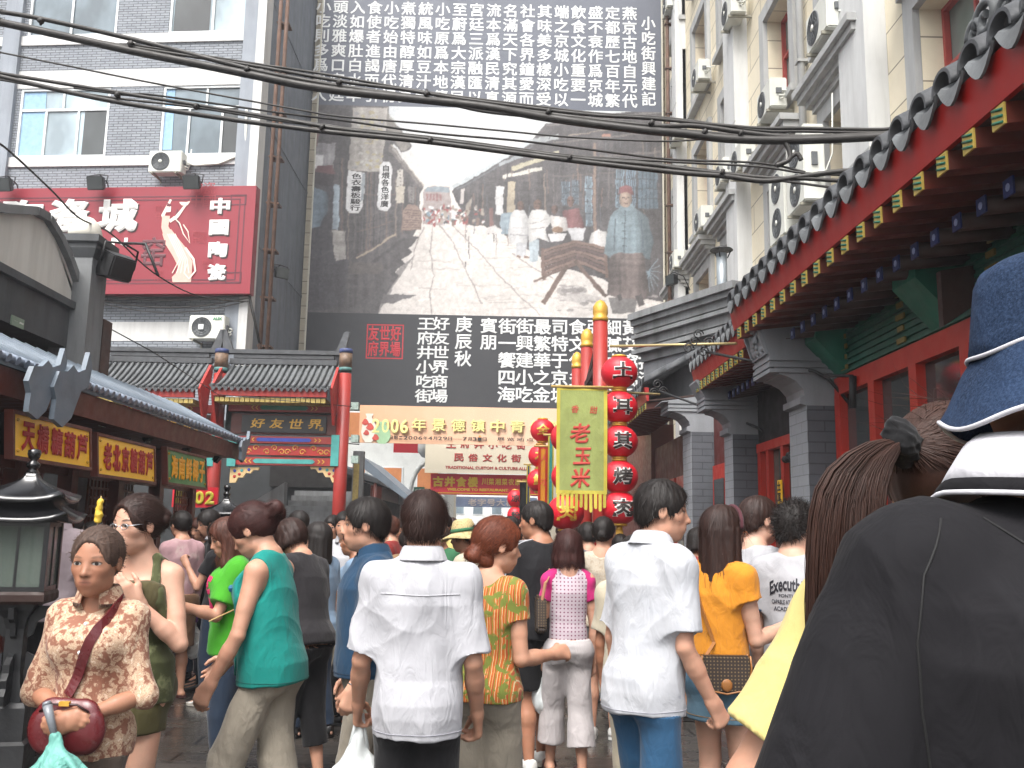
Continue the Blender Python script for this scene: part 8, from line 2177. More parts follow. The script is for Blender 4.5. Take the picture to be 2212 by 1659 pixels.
# --- 7 woman in the orange striped blouse
o7, K = person('copper haired woman in an orange and green striped blouse, right arm reaching out', 1058, 4.35, 1.615, heading=-22, fem=True, res=.0065, girth=1.05, head=(-52, 6, 0), hs=1.06, armR=((.14, -.02, -1), (.36, .92, .02)), armL=LA(.1), curl=(.3, .35), palms=(None, (-.8, .3, -.5)),
 top=dict(mat=C['stripes'], sleeve=.42, sw=1.3, neck='wide', loose=.014, hem=.50, name='blouse', amp=.004), bottom=dict(mat=C['khaki'], width=1.1, amp=.006), hair=dict(mat=HAIR_O, style='knot', vol=1.15, fuzz=320, fuzzlen=.04, knot=(0, -.47, -.20), bangs=True), shoes=dict(mat=SHOE_B))
# --- 12 tall man in the patterned white shirt
o12, K = person('tall man in a faintly patterned white shirt and blue trousers, looking right', 1392, 4.0, 1.80, heading=-52, res=.0058, girth=.97, lean=5, head=(-46, 2, 0), hs=.99, armR=((.12, -.04, -1), (.12, .60, -1)), armL=LA(.25), curl=(.3, .75), stride=(.05, -.05),
 top=dict(mat=C['white_print'], sleeve=.82, sw=1.35, neck='collar', collar=True, loose=.024, hem=.455, amp=.0075, flare=.003), bottom=dict(mat=C['blue_trouser']), hair=dict(mat=HAIR_K, style='short', vol=1.0, fuzz=220, fuzzlen=.02), shoes=dict(mat=SHOE_K))
# --- 13 woman in orange with the denim skirt
o13, K = person('woman in an orange blouse and denim skirt with long dark hair, seen from behind', 1550, 4.75, 1.70, heading=-40, fem=True, res=.0062, girth=1.02, head=(-28, 2, 0), hs=1.05, armR=((.16, .12, -1), (.30, .95, .30)), armL=LA(.1), skinm=SKIN_C,
 top=dict(mat=C['orange'], sleeve=.36, sw=1.5, neck='wide', loose=.016, hem=.555, name='blouse', amp=.005, flare=.008), bottom=dict(mat=C['denim'], kind='skirt', end=.385, waist=.585, flare=1.06), hair=dict(mat=HAIR_D, style='long', length=1.95, vol=1.0, fuzz=380, fuzzlen=.09), shoes=dict(mat=SHOE_K))
H_ = K['H']; M_ = o13.matrix_basis.copy()
b = MB(); Rm, hc, hd = K['Rm'], K['hc'], K['hd']
W = lambda x, y, z: Vector(hc+Rm @ (np.array((x, y, z))*hd))
b.tube([W(.395*math.cos(a_), .13+.04*math.sin(a_), .10+.44*math.sin(a_)) for a_ in np.linspace(-.05, math.pi+.05, 22)], .011, 6); o = b.build('headband', cloth('headband', '#5a3038')); o.parent = o13
b = MB()
for sx in (-1, 1): b.tube([W(sx*.145+.08*math.cos(a_), .39, -.01+.055*math.sin(a_)) for a_ in np.linspace(0, 2*math.pi, 14)], .0022, 5); b.tube([W(sx*.225, .38, .01), W(sx*.355, 0, .03)], .0025, 5)
o = b.build('glasses', mat('amber_frame', '#b5652c', .3)); o.parent = o13
r = empty('shoulder_bag', wpt(K, (.17, -.05, .52*H_)), 'small dark monogrammed bag with tan edging at the hip of the woman in orange', 'bag', 'handbags')
Mb = Matrix.Translation(-Vector(r.location)) @ M_ @ Matrix.Translation((.105, -.155, .535*H_)) @ Matrix.Rotation(R(40), 4, 'Z')
MONO = NT('monogram_canvas'); vv_ = MONO.coord(); s3 = MONO.n('ShaderNodeSeparateXYZ'); MONO.l(vv_, s3.inputs[0])
pp = MONO.math('MULTIPLY', MONO.math('SINE', MONO.math('MULTIPLY', MONO.math('ADD', s3.outputs[0], s3.outputs[2]), 190)), MONO.math('SINE', MONO.math('MULTIPLY', MONO.math('SUBTRACT', s3.outputs[0], s3.outputs[2]), 190)))
MONO.color(MONO.mix(MONO.ramp(pp, [(.5, (0, 0, 0)), (.62, (.8,)*3)]), '#2d231e', '#7d6a4c')); MONO.set(Roughness=.4); TANL = mat('tan_leather', '#8a5a2c', .4, .15, 8)
out = [(-.115, .075), (.115, .075), (.12, .02), (.112, -.04), (.08, -.085), (0, -.10), (-.08, -.085), (-.112, -.04), (-.12, .02)]
b = MB(); b.prism([(x, -.028, z) for x, z in out][::-1], [(x, .028, z) for x, z in out][::-1]); o = b.build('bag_body', MONO.m, bevel=.008); o.parent = r; o.matrix_basis = Mb
b = MB()
for y_ in (-.03, .03): b.tube([(x, y_, z) for x, z in out[1:]+out[:1]], .005, 6)
b.ball((0, -.034, -.06), (.028, .006, .03), 10); o = b.build('leather_trim', TANL); o.parent = r; o.matrix_basis = Mb
fb = surf([c for c in o13.children if c.name.startswith('blouse')][0], -1, 1)
pts = [Vector((-.075, -.02, .83*H_))]+[fb(-.075+(.12)*t_**1.3, .80*H_-(.80-.585)*H_*t_, .006) for t_ in np.linspace(0, .9, 12)]+[Vector((.03, -.20, .575*H_))]
o = strap(pts, .016, TANL, 'strap', None); o.parent = r; o.matrix_basis = Matrix.Translation(-Vector(r.location)) @ M_
# --- 14 / 15 the two young men beside her
o14, K = person('man in a plain white tee with cropped brown hair, looking right', 1628, 5.25, 1.78, heading=-62, res=.0075, girth=1.05, head=(-14, 2, 0), skinm=SKIN_C, hs=1.02, armL=LA(.3), armR=((.15, .1, -1), (-.35, 1, .1)),
 top=dict(mat=C['white_tee'], sleeve=.75, sw=1.35, neck='crew', loose=.026, hem=.48, amp=.005), bottom=dict(mat=C['jeans'], width=1.1), hair=dict(mat=HAIR_D, style='short', vol=.75, fuzz=120, fuzzlen=.012), shoes=dict(mat=SHOE_W))
o15, K = person('spiky haired young man in a white tee with black print on the back', 1712, 4.95, 1.735, heading=-30, res=.0068, girth=.96, head=(-34, 0, 0), skinm=SKIN_C, hs=1.04, armL=LA(.2), armR=((.18, .25, -1), (.1, 1, -.1)),
 top=dict(mat=C['white_tee'], sleeve=.66, sw=1.35, neck='crew', loose=.024, hem=.47, amp=.004, name='ringer_tee'), bottom=dict(mat=C['jeans']), hair=dict(mat=HAIR_K, style='spiky', vol=1.15, fuzz=420, fuzzlen=.014), shoes=dict(mat=SHOE_W))
tee = [c for c in o15.children if c.name.startswith('ringer')][0]; H_ = K['H']; PRK = mat('print_black', '#1e1e26', .7)
tshirt_print(tee, [('Executhis', -.10, .09, .735*H_, .775*H_, .03, .03), ('FONTI', -.05, .02, .715*H_, .725*H_, .02, 0), ('CAPABLE AT ONCE', -.09, .06, .695*H_, .708*H_, .02, 0), ('ACADEMY', -.08, .04, .675*H_, .688*H_, .02, 0), ('INEE', -.05, .08, .545*H_, .575*H_, .05, 0)], PRK)
b = MB(); fb = surf(tee, -1, 1)
for (x0, z0, x1, z1, w_) in ((-.06, .60, .05, .60, .035), (-.05, .62, .03, .625, .03), (-.01, .63, .055, .665, .022), (.03, .655, .06, .67, .016), (-.06, .585, .03, .585, .016)):
 b.tube([fb(x0+(x1-x0)*t_, (z0+(z1-z0)*t_)*H_, .0) for t_ in np.linspace(0, 1, 6)], w_*.35, 6)
o = b.build('print', PRK); o.parent = tee
for nm, sx in (('L', -1), ('R', 1)):      # dark cuffs
 sh_, el_, wr_, ud, fd = K['J'][nm]; c0 = sh_+(el_-sh_)*.655; ud = Vector(ud); u_ = ud.cross(Vector((0, 1, .1))).normalized(); v_ = ud.cross(u_); rr = (.0255*H_*K['tw']+.024*.45)*1.35+.002
 b = MB(); b.tube([Vector(c0)+(u_*math.cos(a_)+v_*math.sin(a_))*rr for a_ in np.linspace(0, 2*math.pi, 22)], .006, 6); o = b.build('cuff', C['navy']); o.parent = tee
# --- 16 the man in the bucket hat, close at the right
DEN = NT('hat_denim'); v_ = DEN.coord(); n1 = DEN.noise(v_, 260, 3, .7); n2 = DEN.noise(v_, 9, 4)
DEN.color(DEN.mix(DEN.ramp(n1, [(.4, (0, 0, 0)), (.8, (.7,)*3)]), DEN.ramp(n2, [(.3, '#152033'), (.7, '#1f2e46')]), '#3d4f6a')); DEN.set(Roughness=.9, Specular_IOR_Level=.15); DEN.bump(n1, .4, .003, DEN.bump(DEN.noise(v_, 14, 4, .5, .6), .5, .02)); DEN = DEN.m
o16, K = person('man at the right edge seen from behind, black polo, white collar, blue bucket hat', 2212, 1.2, 1.885, heading=3, res=.006, girth=1.36, side=4.2, ndrop=-.016, hs=1.04, hx=.036, head=(-8, 2, 0), armL=((-.42, -.02, -1), (-.02, .2, -1)), armR=RA(.1), thick=1.24, nofeet=True,
 top=dict(mat=C['polo_black'], sleeve=.98, sw=1.28, sk=.012, neck='collar', loose=.026, hem=.44, amp=.005, name='polo_shirt'), bottom=dict(mat=C['jeans']), hair=dict(mat=HAIR_K, style='short', vol=.05, fuzz=0))
H_ = K['H']; T = K['T']; hc, hd, Rm = K['hc'], K['hd'], K['Rm']
def hat_point(r_, z_, a_, wav=0): return Vector(hc+Rm @ np.array((r_*1.0*math.cos(a_)*hd, (r_*1.12*math.sin(a_)-.055)*hd, z_*hd+wav)))
def hatpart(prof, n=56, ph=0, amp=.0):
 rings = []
 for (r_, z_) in prof: rings.append([hat_point(r_, z_, 2*math.pi*i/n, amp*r_*math.sin(5*2*math.pi*i/n+ph)+amp*.6*math.sin(3*2*math.pi*i/n+1+ph+z_*5)) for i in range(n)])
 return rings
hat = empty('bucket_hat', o16.location, 'dark blue denim bucket hat with white piping on the man at the right edge', 'hat', 'hats')
b = MB(); b.rings(hatpart([(.01, .605), (.16, .60), (.26, .575), (.335, .53), (.36, .48), (.372, .40), (.385, .30), (.398, .18), (.41, .10), (.40, .09)], amp=.006), 0, True, True); o = b.build('crown', DEN); o.parent = hat; o.rotation_euler = o16.rotation_euler
b = MB(); b.rings(hatpart([(.40, .10), (.44, .03), (.48, -.07), (.52, -.17), (.555, -.235), (.56, -.25), (.55, -.245), (.51, -.175), (.47, -.08), (.43, .02), (.39, .09)], amp=.012, ph=.6), 0, True, False); o = b.build('brim', DEN); o.parent = hat; o.rotation_euler = o16.rotation_euler
b = MB()
for (r_, z_, rr, am, ph) in ((.56, -.248, .0035, .012, .6), (.412, .098, .0032, .006, 0)):
 b.tube(hatpart([(r_, z_)], 72, ph, am)[0]+hatpart([(r_, z_)], 72, ph, am)[0][:1], rr, 6)
o = b.build('piping', C['polo_white']); o.parent = hat; o.rotation_euler = o16.rotation_euler
sh_ = [c for c in o16.children if c.name.startswith('polo')][0]; fb = surf(sh_, -1, 1)
for (pts_, nm) in (([(-.155, .835), (-.19, .80), (-.205, .76), (-.205, .72), (-.195, .68), (-.185, .64)], 'sleeve_seam'), ([(-.10, .836), (-.03, .80), (.05, .79), (.15, .79)], 'yoke_seam')):
 q_ = [fb(x_+(x2-x_)*t_, (z_+(z2-z_)*t_)*H_, .0005) for (x_, z_), (x2, z2) in zip(pts_[:-1], pts_[1:]) for t_ in (0, .25, .5, .75)]
 b = MB(); b.tube(q_, .0018, 5); o = b.build(nm, mat('black_thread', '#060607', .8, bump=0)); o.parent = sh_
# his broad white collar with a black band
def ringc(r_, zf, dy, n=48):
 r_ *= 1.08; zf = .848+(zf-.8195)*.72; return [Vector(T((r_*math.cos(a_), r_*.92*math.sin(a_)+dy, zf-.018*max(0, math.sin(a_))))) for a_ in np.linspace(math.pi/2+.3, math.pi/2+2*math.pi-.3, n)]
b = MB(); b.rings([ringc(.043, .850, .006), ringc(.044, .876, .010), ringc(.048, .882, .009), ringc(.055, .874, .006), ringc(.066, .850, .0), ringc(.073, .832, -.003), ringc(.071, .831, -.003), ringc(.060, .852, .002)], 0, True, False, False); o = b.build('collar', C['polo_white']); o.parent = o16
b = MB(); b.rings([ringc(.0735, .834, -.003), ringc(.0785, .820, -.004), ringc(.077, .819, -.004), ringc(.071, .832, -.003)], 0, True, False, False); o = b.build('collar_band', C['polo_black']); o.parent = o16
b = MB(); b.tube(ringc(.0785, .8195, -.004), .0035, 6); o = b.build('collar_stripe', C['polo_white']); o.parent = o16
# --- 17 the girl with the ponytail in front of him
def pony(K):
 """combed strands over the skull into a band, and a long hanging tail"""
 hc, hd, Rm = K['hc'], K['hd'], K['Rm']; rng = np.random.default_rng(4)
 W = lambda p: hc+Rm @ (np.array(p)*hd)
 knot = np.array((-.30, -.50, .16)); V = []; Fq = []; HC = []
 def ribbon(path, r0, taper=True):
  path = np.array(path); n = len(path); base = len(V)
  for i, p in enumerate(path):
   t_ = nv(path[min(i+1, n-1)]-path[max(i-1, 0)]); a_ = nv(np.cross(t_, rng.normal(0, 1, 3) if i == 0 else sv)); 
   if i == 0: pass
   sv = nv(np.cross(a_, t_)); a_ = nv(np.cross(t_, sv)); r_ = r0*(1 if not taper else max(.15, 1-(i/(n-1))**3))
   for k in range(3): V.append(p+(a_*math.cos(2.094*k)+sv*math.sin(2.094*k))*r_); HC.append(((p-hc) @ Rm)/hd)
  for i in range(n-1):
   for k in range(3): j = (k+1) % 3; Fq.append((base+i*3+k, base+i*3+j, base+(i+1)*3+j, base+(i+1)*3+k))
 for i in range(2600):      # strands combed back
  th = rng.uniform(-.62*math.pi, .62*math.pi); ph = rng.uniform(-.35, 1.35)
  d0 = np.array((math.sin(th)*math.cos(ph), math.cos(th)*math.cos(ph)*1.0, math.sin(ph)))
  k0 = knot-np.array((0, -.055, .115)); dk = nv(k0/np.array((.375, .47, .435)))
  pts = []
  for t_ in np.linspace(0, 1, 9):
   d_ = nv(d0*(1-t_)+dk*t_*1.001+np.array((0, 0, .0)))
   s_ = 1.0+.012*rng.uniform(-1, 1)+(.02*math.sin(t_*3.14)*rng.uniform(0, 1)); c_ = np.array((0, -.055, .115))+d_*np.array((.384, .478, .444))*s_
   pts.append(W(c_*(1-t_**6)+knot*(t_**6)))
  ribbon(pts, rng.uniform(.0007, .0016), False)
 axis0 = Rm @ np.array((-.75, -.55, .05))
 for i in range(3000):      # the tail
  off = rng.normal(0, 1, 2)*.5; off = off/max(1, np.linalg.norm(off)); L = rng.uniform(.75, 1.06)
  pts = []
  for t_ in np.linspace(0, 1, 12):
   p = W(knot)+axis0*.10*math.sin(min(1, t_*2.4)*1.57)+np.array((-.055*t_, -.01*t_, -.56*L*t_**1.25))
   w_ = .018+.052*math.sin(min(1, t_*1.5)*1.57)*(1-.55*t_**2)
   p = p+np.array((off[0]*w_, off[1]*w_*.8, .3*abs(off[0])*w_*(1-t_)))+np.array((rng.normal(0, .0008), rng.normal(0, .0008), 0))*t_
   pts.append(p)
  ribbon(pts, rng.uniform(.0006, .0013))
 for i in range(46):      # flyaway hairs
  p = W((rng.uniform(-.3, .2), rng.uniform(-.5, -.1), rng.uniform(.25, .55))); q_ = p+np.array((rng.normal(-.04, .05), rng.normal(0, .03), rng.uniform(-.01, .05)))
  ribbon([p, (p+q_)/2+rng.normal(0, .008, 3), q_], .0006)
 o = np_obj('hair_strands', np.array(V), np.array(Fq), HAIR_P, K['body']); vec_attr(o, 'hc', HC)
 v, q = sdf_thing([el(tuple(W(knot)+rng.normal(0, .012, 3)), (.022, .02, .026), .012) for _ in range(9)], .004, .003, 160, 160, 8)
 b_ = np_obj('scrunchie', v, q, cloth('scrunchie', '#17171a', weave=200), K['body'])
HAIR_P = hairmat('hair_chestnut', '#35211a', 1.45, .3, 120, .8, .05)
o17, K = person('girl with a long brown ponytail and pale yellow tee beside the bucket hat', 1985, 1.62, 1.79, heading=-4, fem=True, res=.006, girth=1.0, side=2, head=(-16, 4, 14), skinm=SKIN_A, hs=1.06, armL=((-.62, .0, -1), (-.50, .2, -1)), armR=RA(.1), thick=1.3, nofeet=True,
 top=dict(mat=C['yellow'], sleeve=.78, sw=1.4, neck='crew', loose=.022, hem=.47, amp=.004), bottom=dict(mat=C['jeans']), hair=dict(mat=HAIR_P, style='cap', vol=.7, fuzz=0, amp=.002), extras=pony)
for (o_, nm, h_, z_, c_) in ((o6, 'shirt', 1.715, .455, 'white'), (o12, 'shirt', 1.8, .455, 'white_print'), (o3, 'tunic', 1.7, .475, 'teal'), (o13, 'blouse', 1.7, .555, 'orange'), (o13, 'skirt', 1.7, .385, 'denim'), (o5, 'shirt', 1.705, .49, 'navy'), (o14, 'shirt', 1.78, .48, 'white_tee')):
 for c in o_.children:
  if c.name.startswith(nm): seam(c, (z_+.016)*h_, mat('thread_'+c_, dict(white='#8d8d95', white_print='#8d8d95', teal='#08544e', orange='#9a5f14', denim='#8a6a3c', navy='#10263a', white_tee='#8d8d95')[c_], .8, bump=0))
# --- 9 / 10 / 11 in the middle distance
o9, K = person('stocky man in a black tee with white shoulder stripes and dark shorts', 1168, 6.4, 1.77, heading=22, res=.008, girth=1.12, head=(48, 2, 0), skinm=SKIN_B, hs=1.02, armL=((-.18, .0, -1), (-.02, .2, -1)), armR=RA(.2), stride=(-.03, .08),
 top=dict(mat=C['black'], sleeve=.72, sw=1.35, neck='crew', loose=.024, hem=.48), bottom=dict(mat=C['black_trouser'], end=.30, width=1.25), hair=dict(mat=HAIR_K, style='short', vol=.6, fuzz=140, fuzzlen=.01), shoes=dict(mat=SHOE_W, sole=SOLE))
sh_ = [c for c in o9.children if c.name.startswith('shirt')][0]; bv = BVHTree.FromPolygons([v.co for v in sh_.data.vertices], [tuple(p.vertices) for p in sh_.data.polygons])
for sx, nm in ((-1, 'L'), (1, 'R')):
 a0 = Vector(K['T']((sx*.045, -.01, .86))); e0 = Vector(K['J'][nm][0]+(K['J'][nm][1]-K['J'][nm][0])*.68)
 for k in (-1, 0, 1):
  pts = []
  for t_ in np.linspace(0, 1, 12):
   p_ = a0.lerp(e0, t_)+Vector((sx*.08*math.sin(t_*2.4), .022*k, .05*math.sin(t_*2.2))); h = bv.find_nearest(p_); pts.append(h[0]+h[1]*.003)
  b = MB(); b.tube(pts, .005, 5); o = b.build('stripe', C['white']); o.parent = sh_
o10, K = person('woman in a polka dot top with pink sleeves and white cropped trousers', 1228, 6.25, 1.57, heading=3, fem=True, res=.007, girth=1.06, head=(-6, 6, 0), hs=1.06, armL=((-.12, .1, -1), (.0, .35, -1)), armR=((.16, .0, -1), (.02, .15, -1)), stride=(.10, -.04), feet=.065,
 top=dict(mat=C['polka'], sleeve=0, neck='wide', loose=.012, hem=.545, name='top', amp=.003), bottom=dict(mat=C['white_pant'], end=.125, width=1.08, flare=1.35, waist=.57), hair=dict(mat=HAIR_R, style='bob', length=.62, vol=1.1, fuzz=460, fuzzlen=.07), shoes=dict(mat=SHOE_B, kind='sandal'))
for nm, sx in (('L', -1), ('R', 1)):      # the pink raglan sleeves
 H_ = K['H']; f = Field(K['lo'], K['hi'], .008); s_, e_, w_, ud, fd = K['J'][nm]
 f.cap(s_+np.array((-sx*.035, 0, .022)), s_+(e_-s_)*.46, .056, .060, .03, flat1=True); f.cap(K['T']((sx*.05, -.012, .812)), s_, .034, .056, .03)
 finish(K, f, 'sleeve', C['hotpink'], .003)
r = empty('shoulder_bag', wpt(K, (-.17, 0, .62*1.57)), 'dark brown shoulder bag with a tan strap under the arm of the polka dot woman', 'bag', 'handbags')
M_ = Matrix.Translation(-Vector(r.location)) @ o10.matrix_basis
b = MB(); c_ = (-.185, -.03, .655*1.57); out = [(-.11, .10), (.10, .12), (.12, -.09), (.09, -.12), (-.1, -.12), (-.13, -.09)]
b.prism([(c_[0]-.035, c_[1]+x, c_[2]+z) for x, z in out], [(c_[0]+.03, c_[1]+x, c_[2]+z) for x, z in out]); o = b.build('bag_body', MONO.m, bevel=.012); o.parent = r; o.matrix_basis = M_
o = strap([(c_[0], c_[1]-.1, c_[2]+.08), (c_[0]+.02, c_[1]-.11, c_[2]+.2), (-.135, -.055, .80*1.57), (-.125, .0, .83*1.57), (-.14, .05, .79*1.57), (c_[0], c_[1]+.09, c_[2]+.1)], .022, mat('tan_strap', '#a0765a', .5), 'strap', None); o.parent = r; o.matrix_basis = M_
hp = K['J']['L'][2]+K['J']['L'][4]*.09; plastic_bag(wpt(K, hp), .62, 'small knotted plastic bag in the left hand of the polka dot woman', '#8d97a0')
person('woman in a beige lace top with dark hair in a low bun', 1302, 7.4, 1.685, heading=-8, fem=True, res=.009, head=(-10, 4, 0), armL=LA(.1), armR=RA(.2), hs=1.02, top=dict(mat=C['lace'], sleeve=.12, neck='wide', loose=.012, hem=.5), bottom=dict(mat=C['grey'], kind='skirt', end=.36), hair=dict(mat=HAIR_K, style='bun', vol=.9, knot=(.05, -.50, -.08), fuzz=120), shoes=dict(mat=SHOE_W))
# --- 8 the straw hat
o8, K = person('person in a straw hat with a green band, face turned left', 1013, 7.6, 1.64, heading=70, res=.010, head=(10, 8, 0), skinm=SKIN_B, top=dict(mat=C['cream'], sleeve=.8, neck='crew', loose=.02), bottom=dict(mat=C['khaki']), hair=dict(mat=HAIR_K, style='short'))
STRAW = brickmat('straw', '#c9b888', '#b5a373', '#7d6c45', .018, .008, 'xz', .2, .8, .1, .8, .0015)
hc, hd, Rm = K['hc'], K['hd'], K['Rm']; hat = empty('straw_hat', o8.location, 'pale straw hat with a green ribbon in the middle of the crowd', 'hat', 'hats')
for nm, prof, m_ in (('crown', [(.01, .62), (.2, .62), (.30, .57), (.37, .40), (.41, .20), (.42, .15)], STRAW), ('brim', [(.42, .15), (.55, .08), (.72, .02), (.80, -.05), (.79, -.06), (.55, .06), (.41, .13)], STRAW), ('ribbon', [(.418, .17), (.432, .17), (.41, .29), (.40, .29)], C['green'])):
 rings = [[Vector(hc+Rm @ np.array((r_*math.cos(a_)*hd, (r_*1.1*math.sin(a_)-.05)*hd, z_*hd+(.012*math.sin(3*a_) if r_ > .5 else 0)))) for a_ in np.linspace(0, 2*math.pi, 33)[:-1]] for (r_, z_) in prof]
 b = MB(); b.rings(rings, 0, True, nm == 'crown'); o = b.build(nm, m_); o.parent = hat; o.rotation_euler = o8.rotation_euler
# --- left background
person('man in a pinkish white shirt standing behind the black pagoda lamp, back turned', 128, 7.4, 1.80, heading=10, res=.010, head=(-20, 2, 0), armL=LA(), armR=RA(), top=dict(mat=C['pinkwhite'], sleeve=.8, neck='collar', collar=True, loose=.035, hem=.45), bottom=dict(mat=C['black_trouser']), hair=dict(mat=HAIR_K, style='short'), shoes=dict(mat=SHOE_K))
o19, K = person('woman in a pink floral jacket and brown skirt, hair pinned up, holding bags', 395, 8.8, 1.70, heading=42, fem=True, res=.009, head=(10, 6, 0), girth=1.05, armL=LA(.2), armR=((.16, .05, -1), (.05, .3, -1)), curl=(.5, .7), top=dict(mat=C['pinkfloral'], sleeve=1.9, sw=1.1, neck='crew', loose=.018, hem=.54, name='jacket'), bottom=dict(mat=C['brown_skirt'], kind='skirt', end=.27, flare=1.05), hair=dict(mat=HAIR_K, style='bun', vol=1.0, knot=(0, -.44, .16)), shoes=dict(mat=SHOE_B, kind='sandal'))
hp = wpt(K, K['J']['R'][2]+K['J']['R'][4]*.08); plastic_bag(hp, .9, 'clear plastic bag of peanuts held by the woman in the pink floral jacket', '#b0a284')
v, q = sdf_thing([el((.05*math.cos(a_), .035*math.sin(a_*1.3), .045*math.sin(a_)), (.05, .045, .042), .02) for a_ in np.linspace(0, 6, 8)], .008, .006, 60, 60, 9)
o = np_obj('purple_towel', v, q, cloth('purple_cloth', '#8a66c0')); o.location = hp+Vector((-.05, -.03, -.03)); tag(o, 'bundled purple cloth held above the bag of peanuts', 'towel')
plastic_bag(wpt(K, K['J']['L'][2]+K['J']['L'][4]*.06), 1.3, 'large white plastic bag with green print beside the olive skirt', '#c9c9cc', [('超市', .2)])
person('woman with brown hair facing the camera behind the pink floral jacket', 438, 9.8, 1.66, heading=165, fem=True, res=.012, head=(-10, 12, 0), top=dict(mat=C['grey'], sleeve=.6, loose=.016), bottom=dict(mat=C['jeans']), hair=dict(mat=HAIR_B, style='bob', length=.35, bangs=True), shoes=dict(mat=SHOE_K))
person('man with glossy black hair and a dark jacket among the crowd by the stalls', 462, 9.3, 1.73, heading=110, res=.012, head=(15, 15, 0), top=dict(mat=C['black'], sleeve=.8, neck='collar', collar=True, collarmat=C['white'], loose=.02), bottom=dict(mat=C['jeans']), hair=dict(mat=HAIR_K, style='short', vol=1.1), shoes=dict(mat=SHOE_K))
o22, K = person('girl in a black tee and dark jeans with a grey shoulder strap', 482, 8.5, 1.62, heading=70, fem=True, res=.009, head=(0, 14, 0), armL=((-.15, .45, -1), (.1, .8, 1.1)), armR=RA(.3), curl=(.8, .5), top=dict(mat=C['black'], sleeve=.55, neck='crew', loose=.014, hem=.52), bottom=dict(mat=C['jeans'], width=1.0), hair=dict(mat=HAIR_K, style='bob', length=.5), shoes=dict(mat=SHOE_W, sole=SOLE))
fb = surf([c for c in o22.children if c.name.startswith('shirt')][0], -1, 1); strap([fb(-.12+.24*t_, (.80-.27*t_)*1.62, .008) for t_ in np.linspace(0, 1, 12)], .05, C['grey'], 'shoulder_strap', o22)
o23, K = person('person in a bright green tee holding up a yellow snack on a stick', 512, 5.9, 1.63, heading=108, fem=True, res=.008, head=(10, 20, 0), hs=1.0, armL=((-.2, .4, -1), (-.25, 1.0, .35)), armR=((.2, .3, -1), (.1, 1, .1)), curl=(.85, .6), top=dict(mat=C['green_tee'], sleeve=.72, sw=1.4, neck='crew', loose=.024, hem=.48), bottom=dict(mat=C['jeans']), hair=dict(mat=HAIR_B, style='long', length=1.2), shoes=dict(mat=SHOE_P, sole=SOLE))
tshirt_print([c for c in o23.children if c.name.startswith('shirt')][0], [('36', -.12, .08, .70*1.63, .77*1.63, .06, 0), ('10', -.12, .08, .62*1.63, .69*1.63, .06, 0)], mat('print_pink', '#c02f5f', .7), 1.0, -1.0)
SNK = mat('yellow_snack', '#c9a83a', .45, .25, 30, .5, 60)
def snack(p, d_, label, n=4, r_=.028, m_=SNK, L=.2):
 r = empty('snack_skewer', p, label, 'snack', 'snacks on sticks'); d_ = Vector(d_).normalized()
 b = MB(); b.tube([-d_*.06, d_*L], .003, 6); o = b.build('stick', mat('bamboo_stick', '#b59863', .6)); o.parent = r
 v, q = sdf_thing([el(tuple(d_*(.06+i*(L-.06)/n)+Vector((.006*math.sin(i*3), 0, .004))), (r_*(1+.15*math.sin(i*2)), r_, r_*.9), .02) for i in range(n)], .006, .003, 90, 90, 3); o = np_obj('morsels', v, q, m_); o.parent = r
 return r
snack(wpt(K, K['J']['L'][2]+K['J']['L'][4]*.07), (.3, -.25, 1), 'yellow corn like snack on a stick held up by the person in green', 5, .03)
p_ = P(208, 1150, 5.2); snack(p_, (.05, 0, 1), 'skewer of yellow fruit sticking up behind the old woman', 4, .022)
b = MB(); b.tube([P(452, 1342, 5.2), P(525, 1308, 5.6)], .004, 6); b.build('bamboo_skewer', mat('bamboo_stick', '#b59863', .6), None, 'long thin bamboo skewer held out behind the woman in teal', 'skewer')
b = MB(); p_ = Vector((PX_at(486, 6.6), 6.6, .006)); b.tube([p_, p_+Vector((.10, .16, .002))], .004, 6); b.build('bamboo_skewer', mat('bamboo_stick', '#b59863', .6), None, 'dropped bamboo skewer lying on the wet paving', 'skewer')
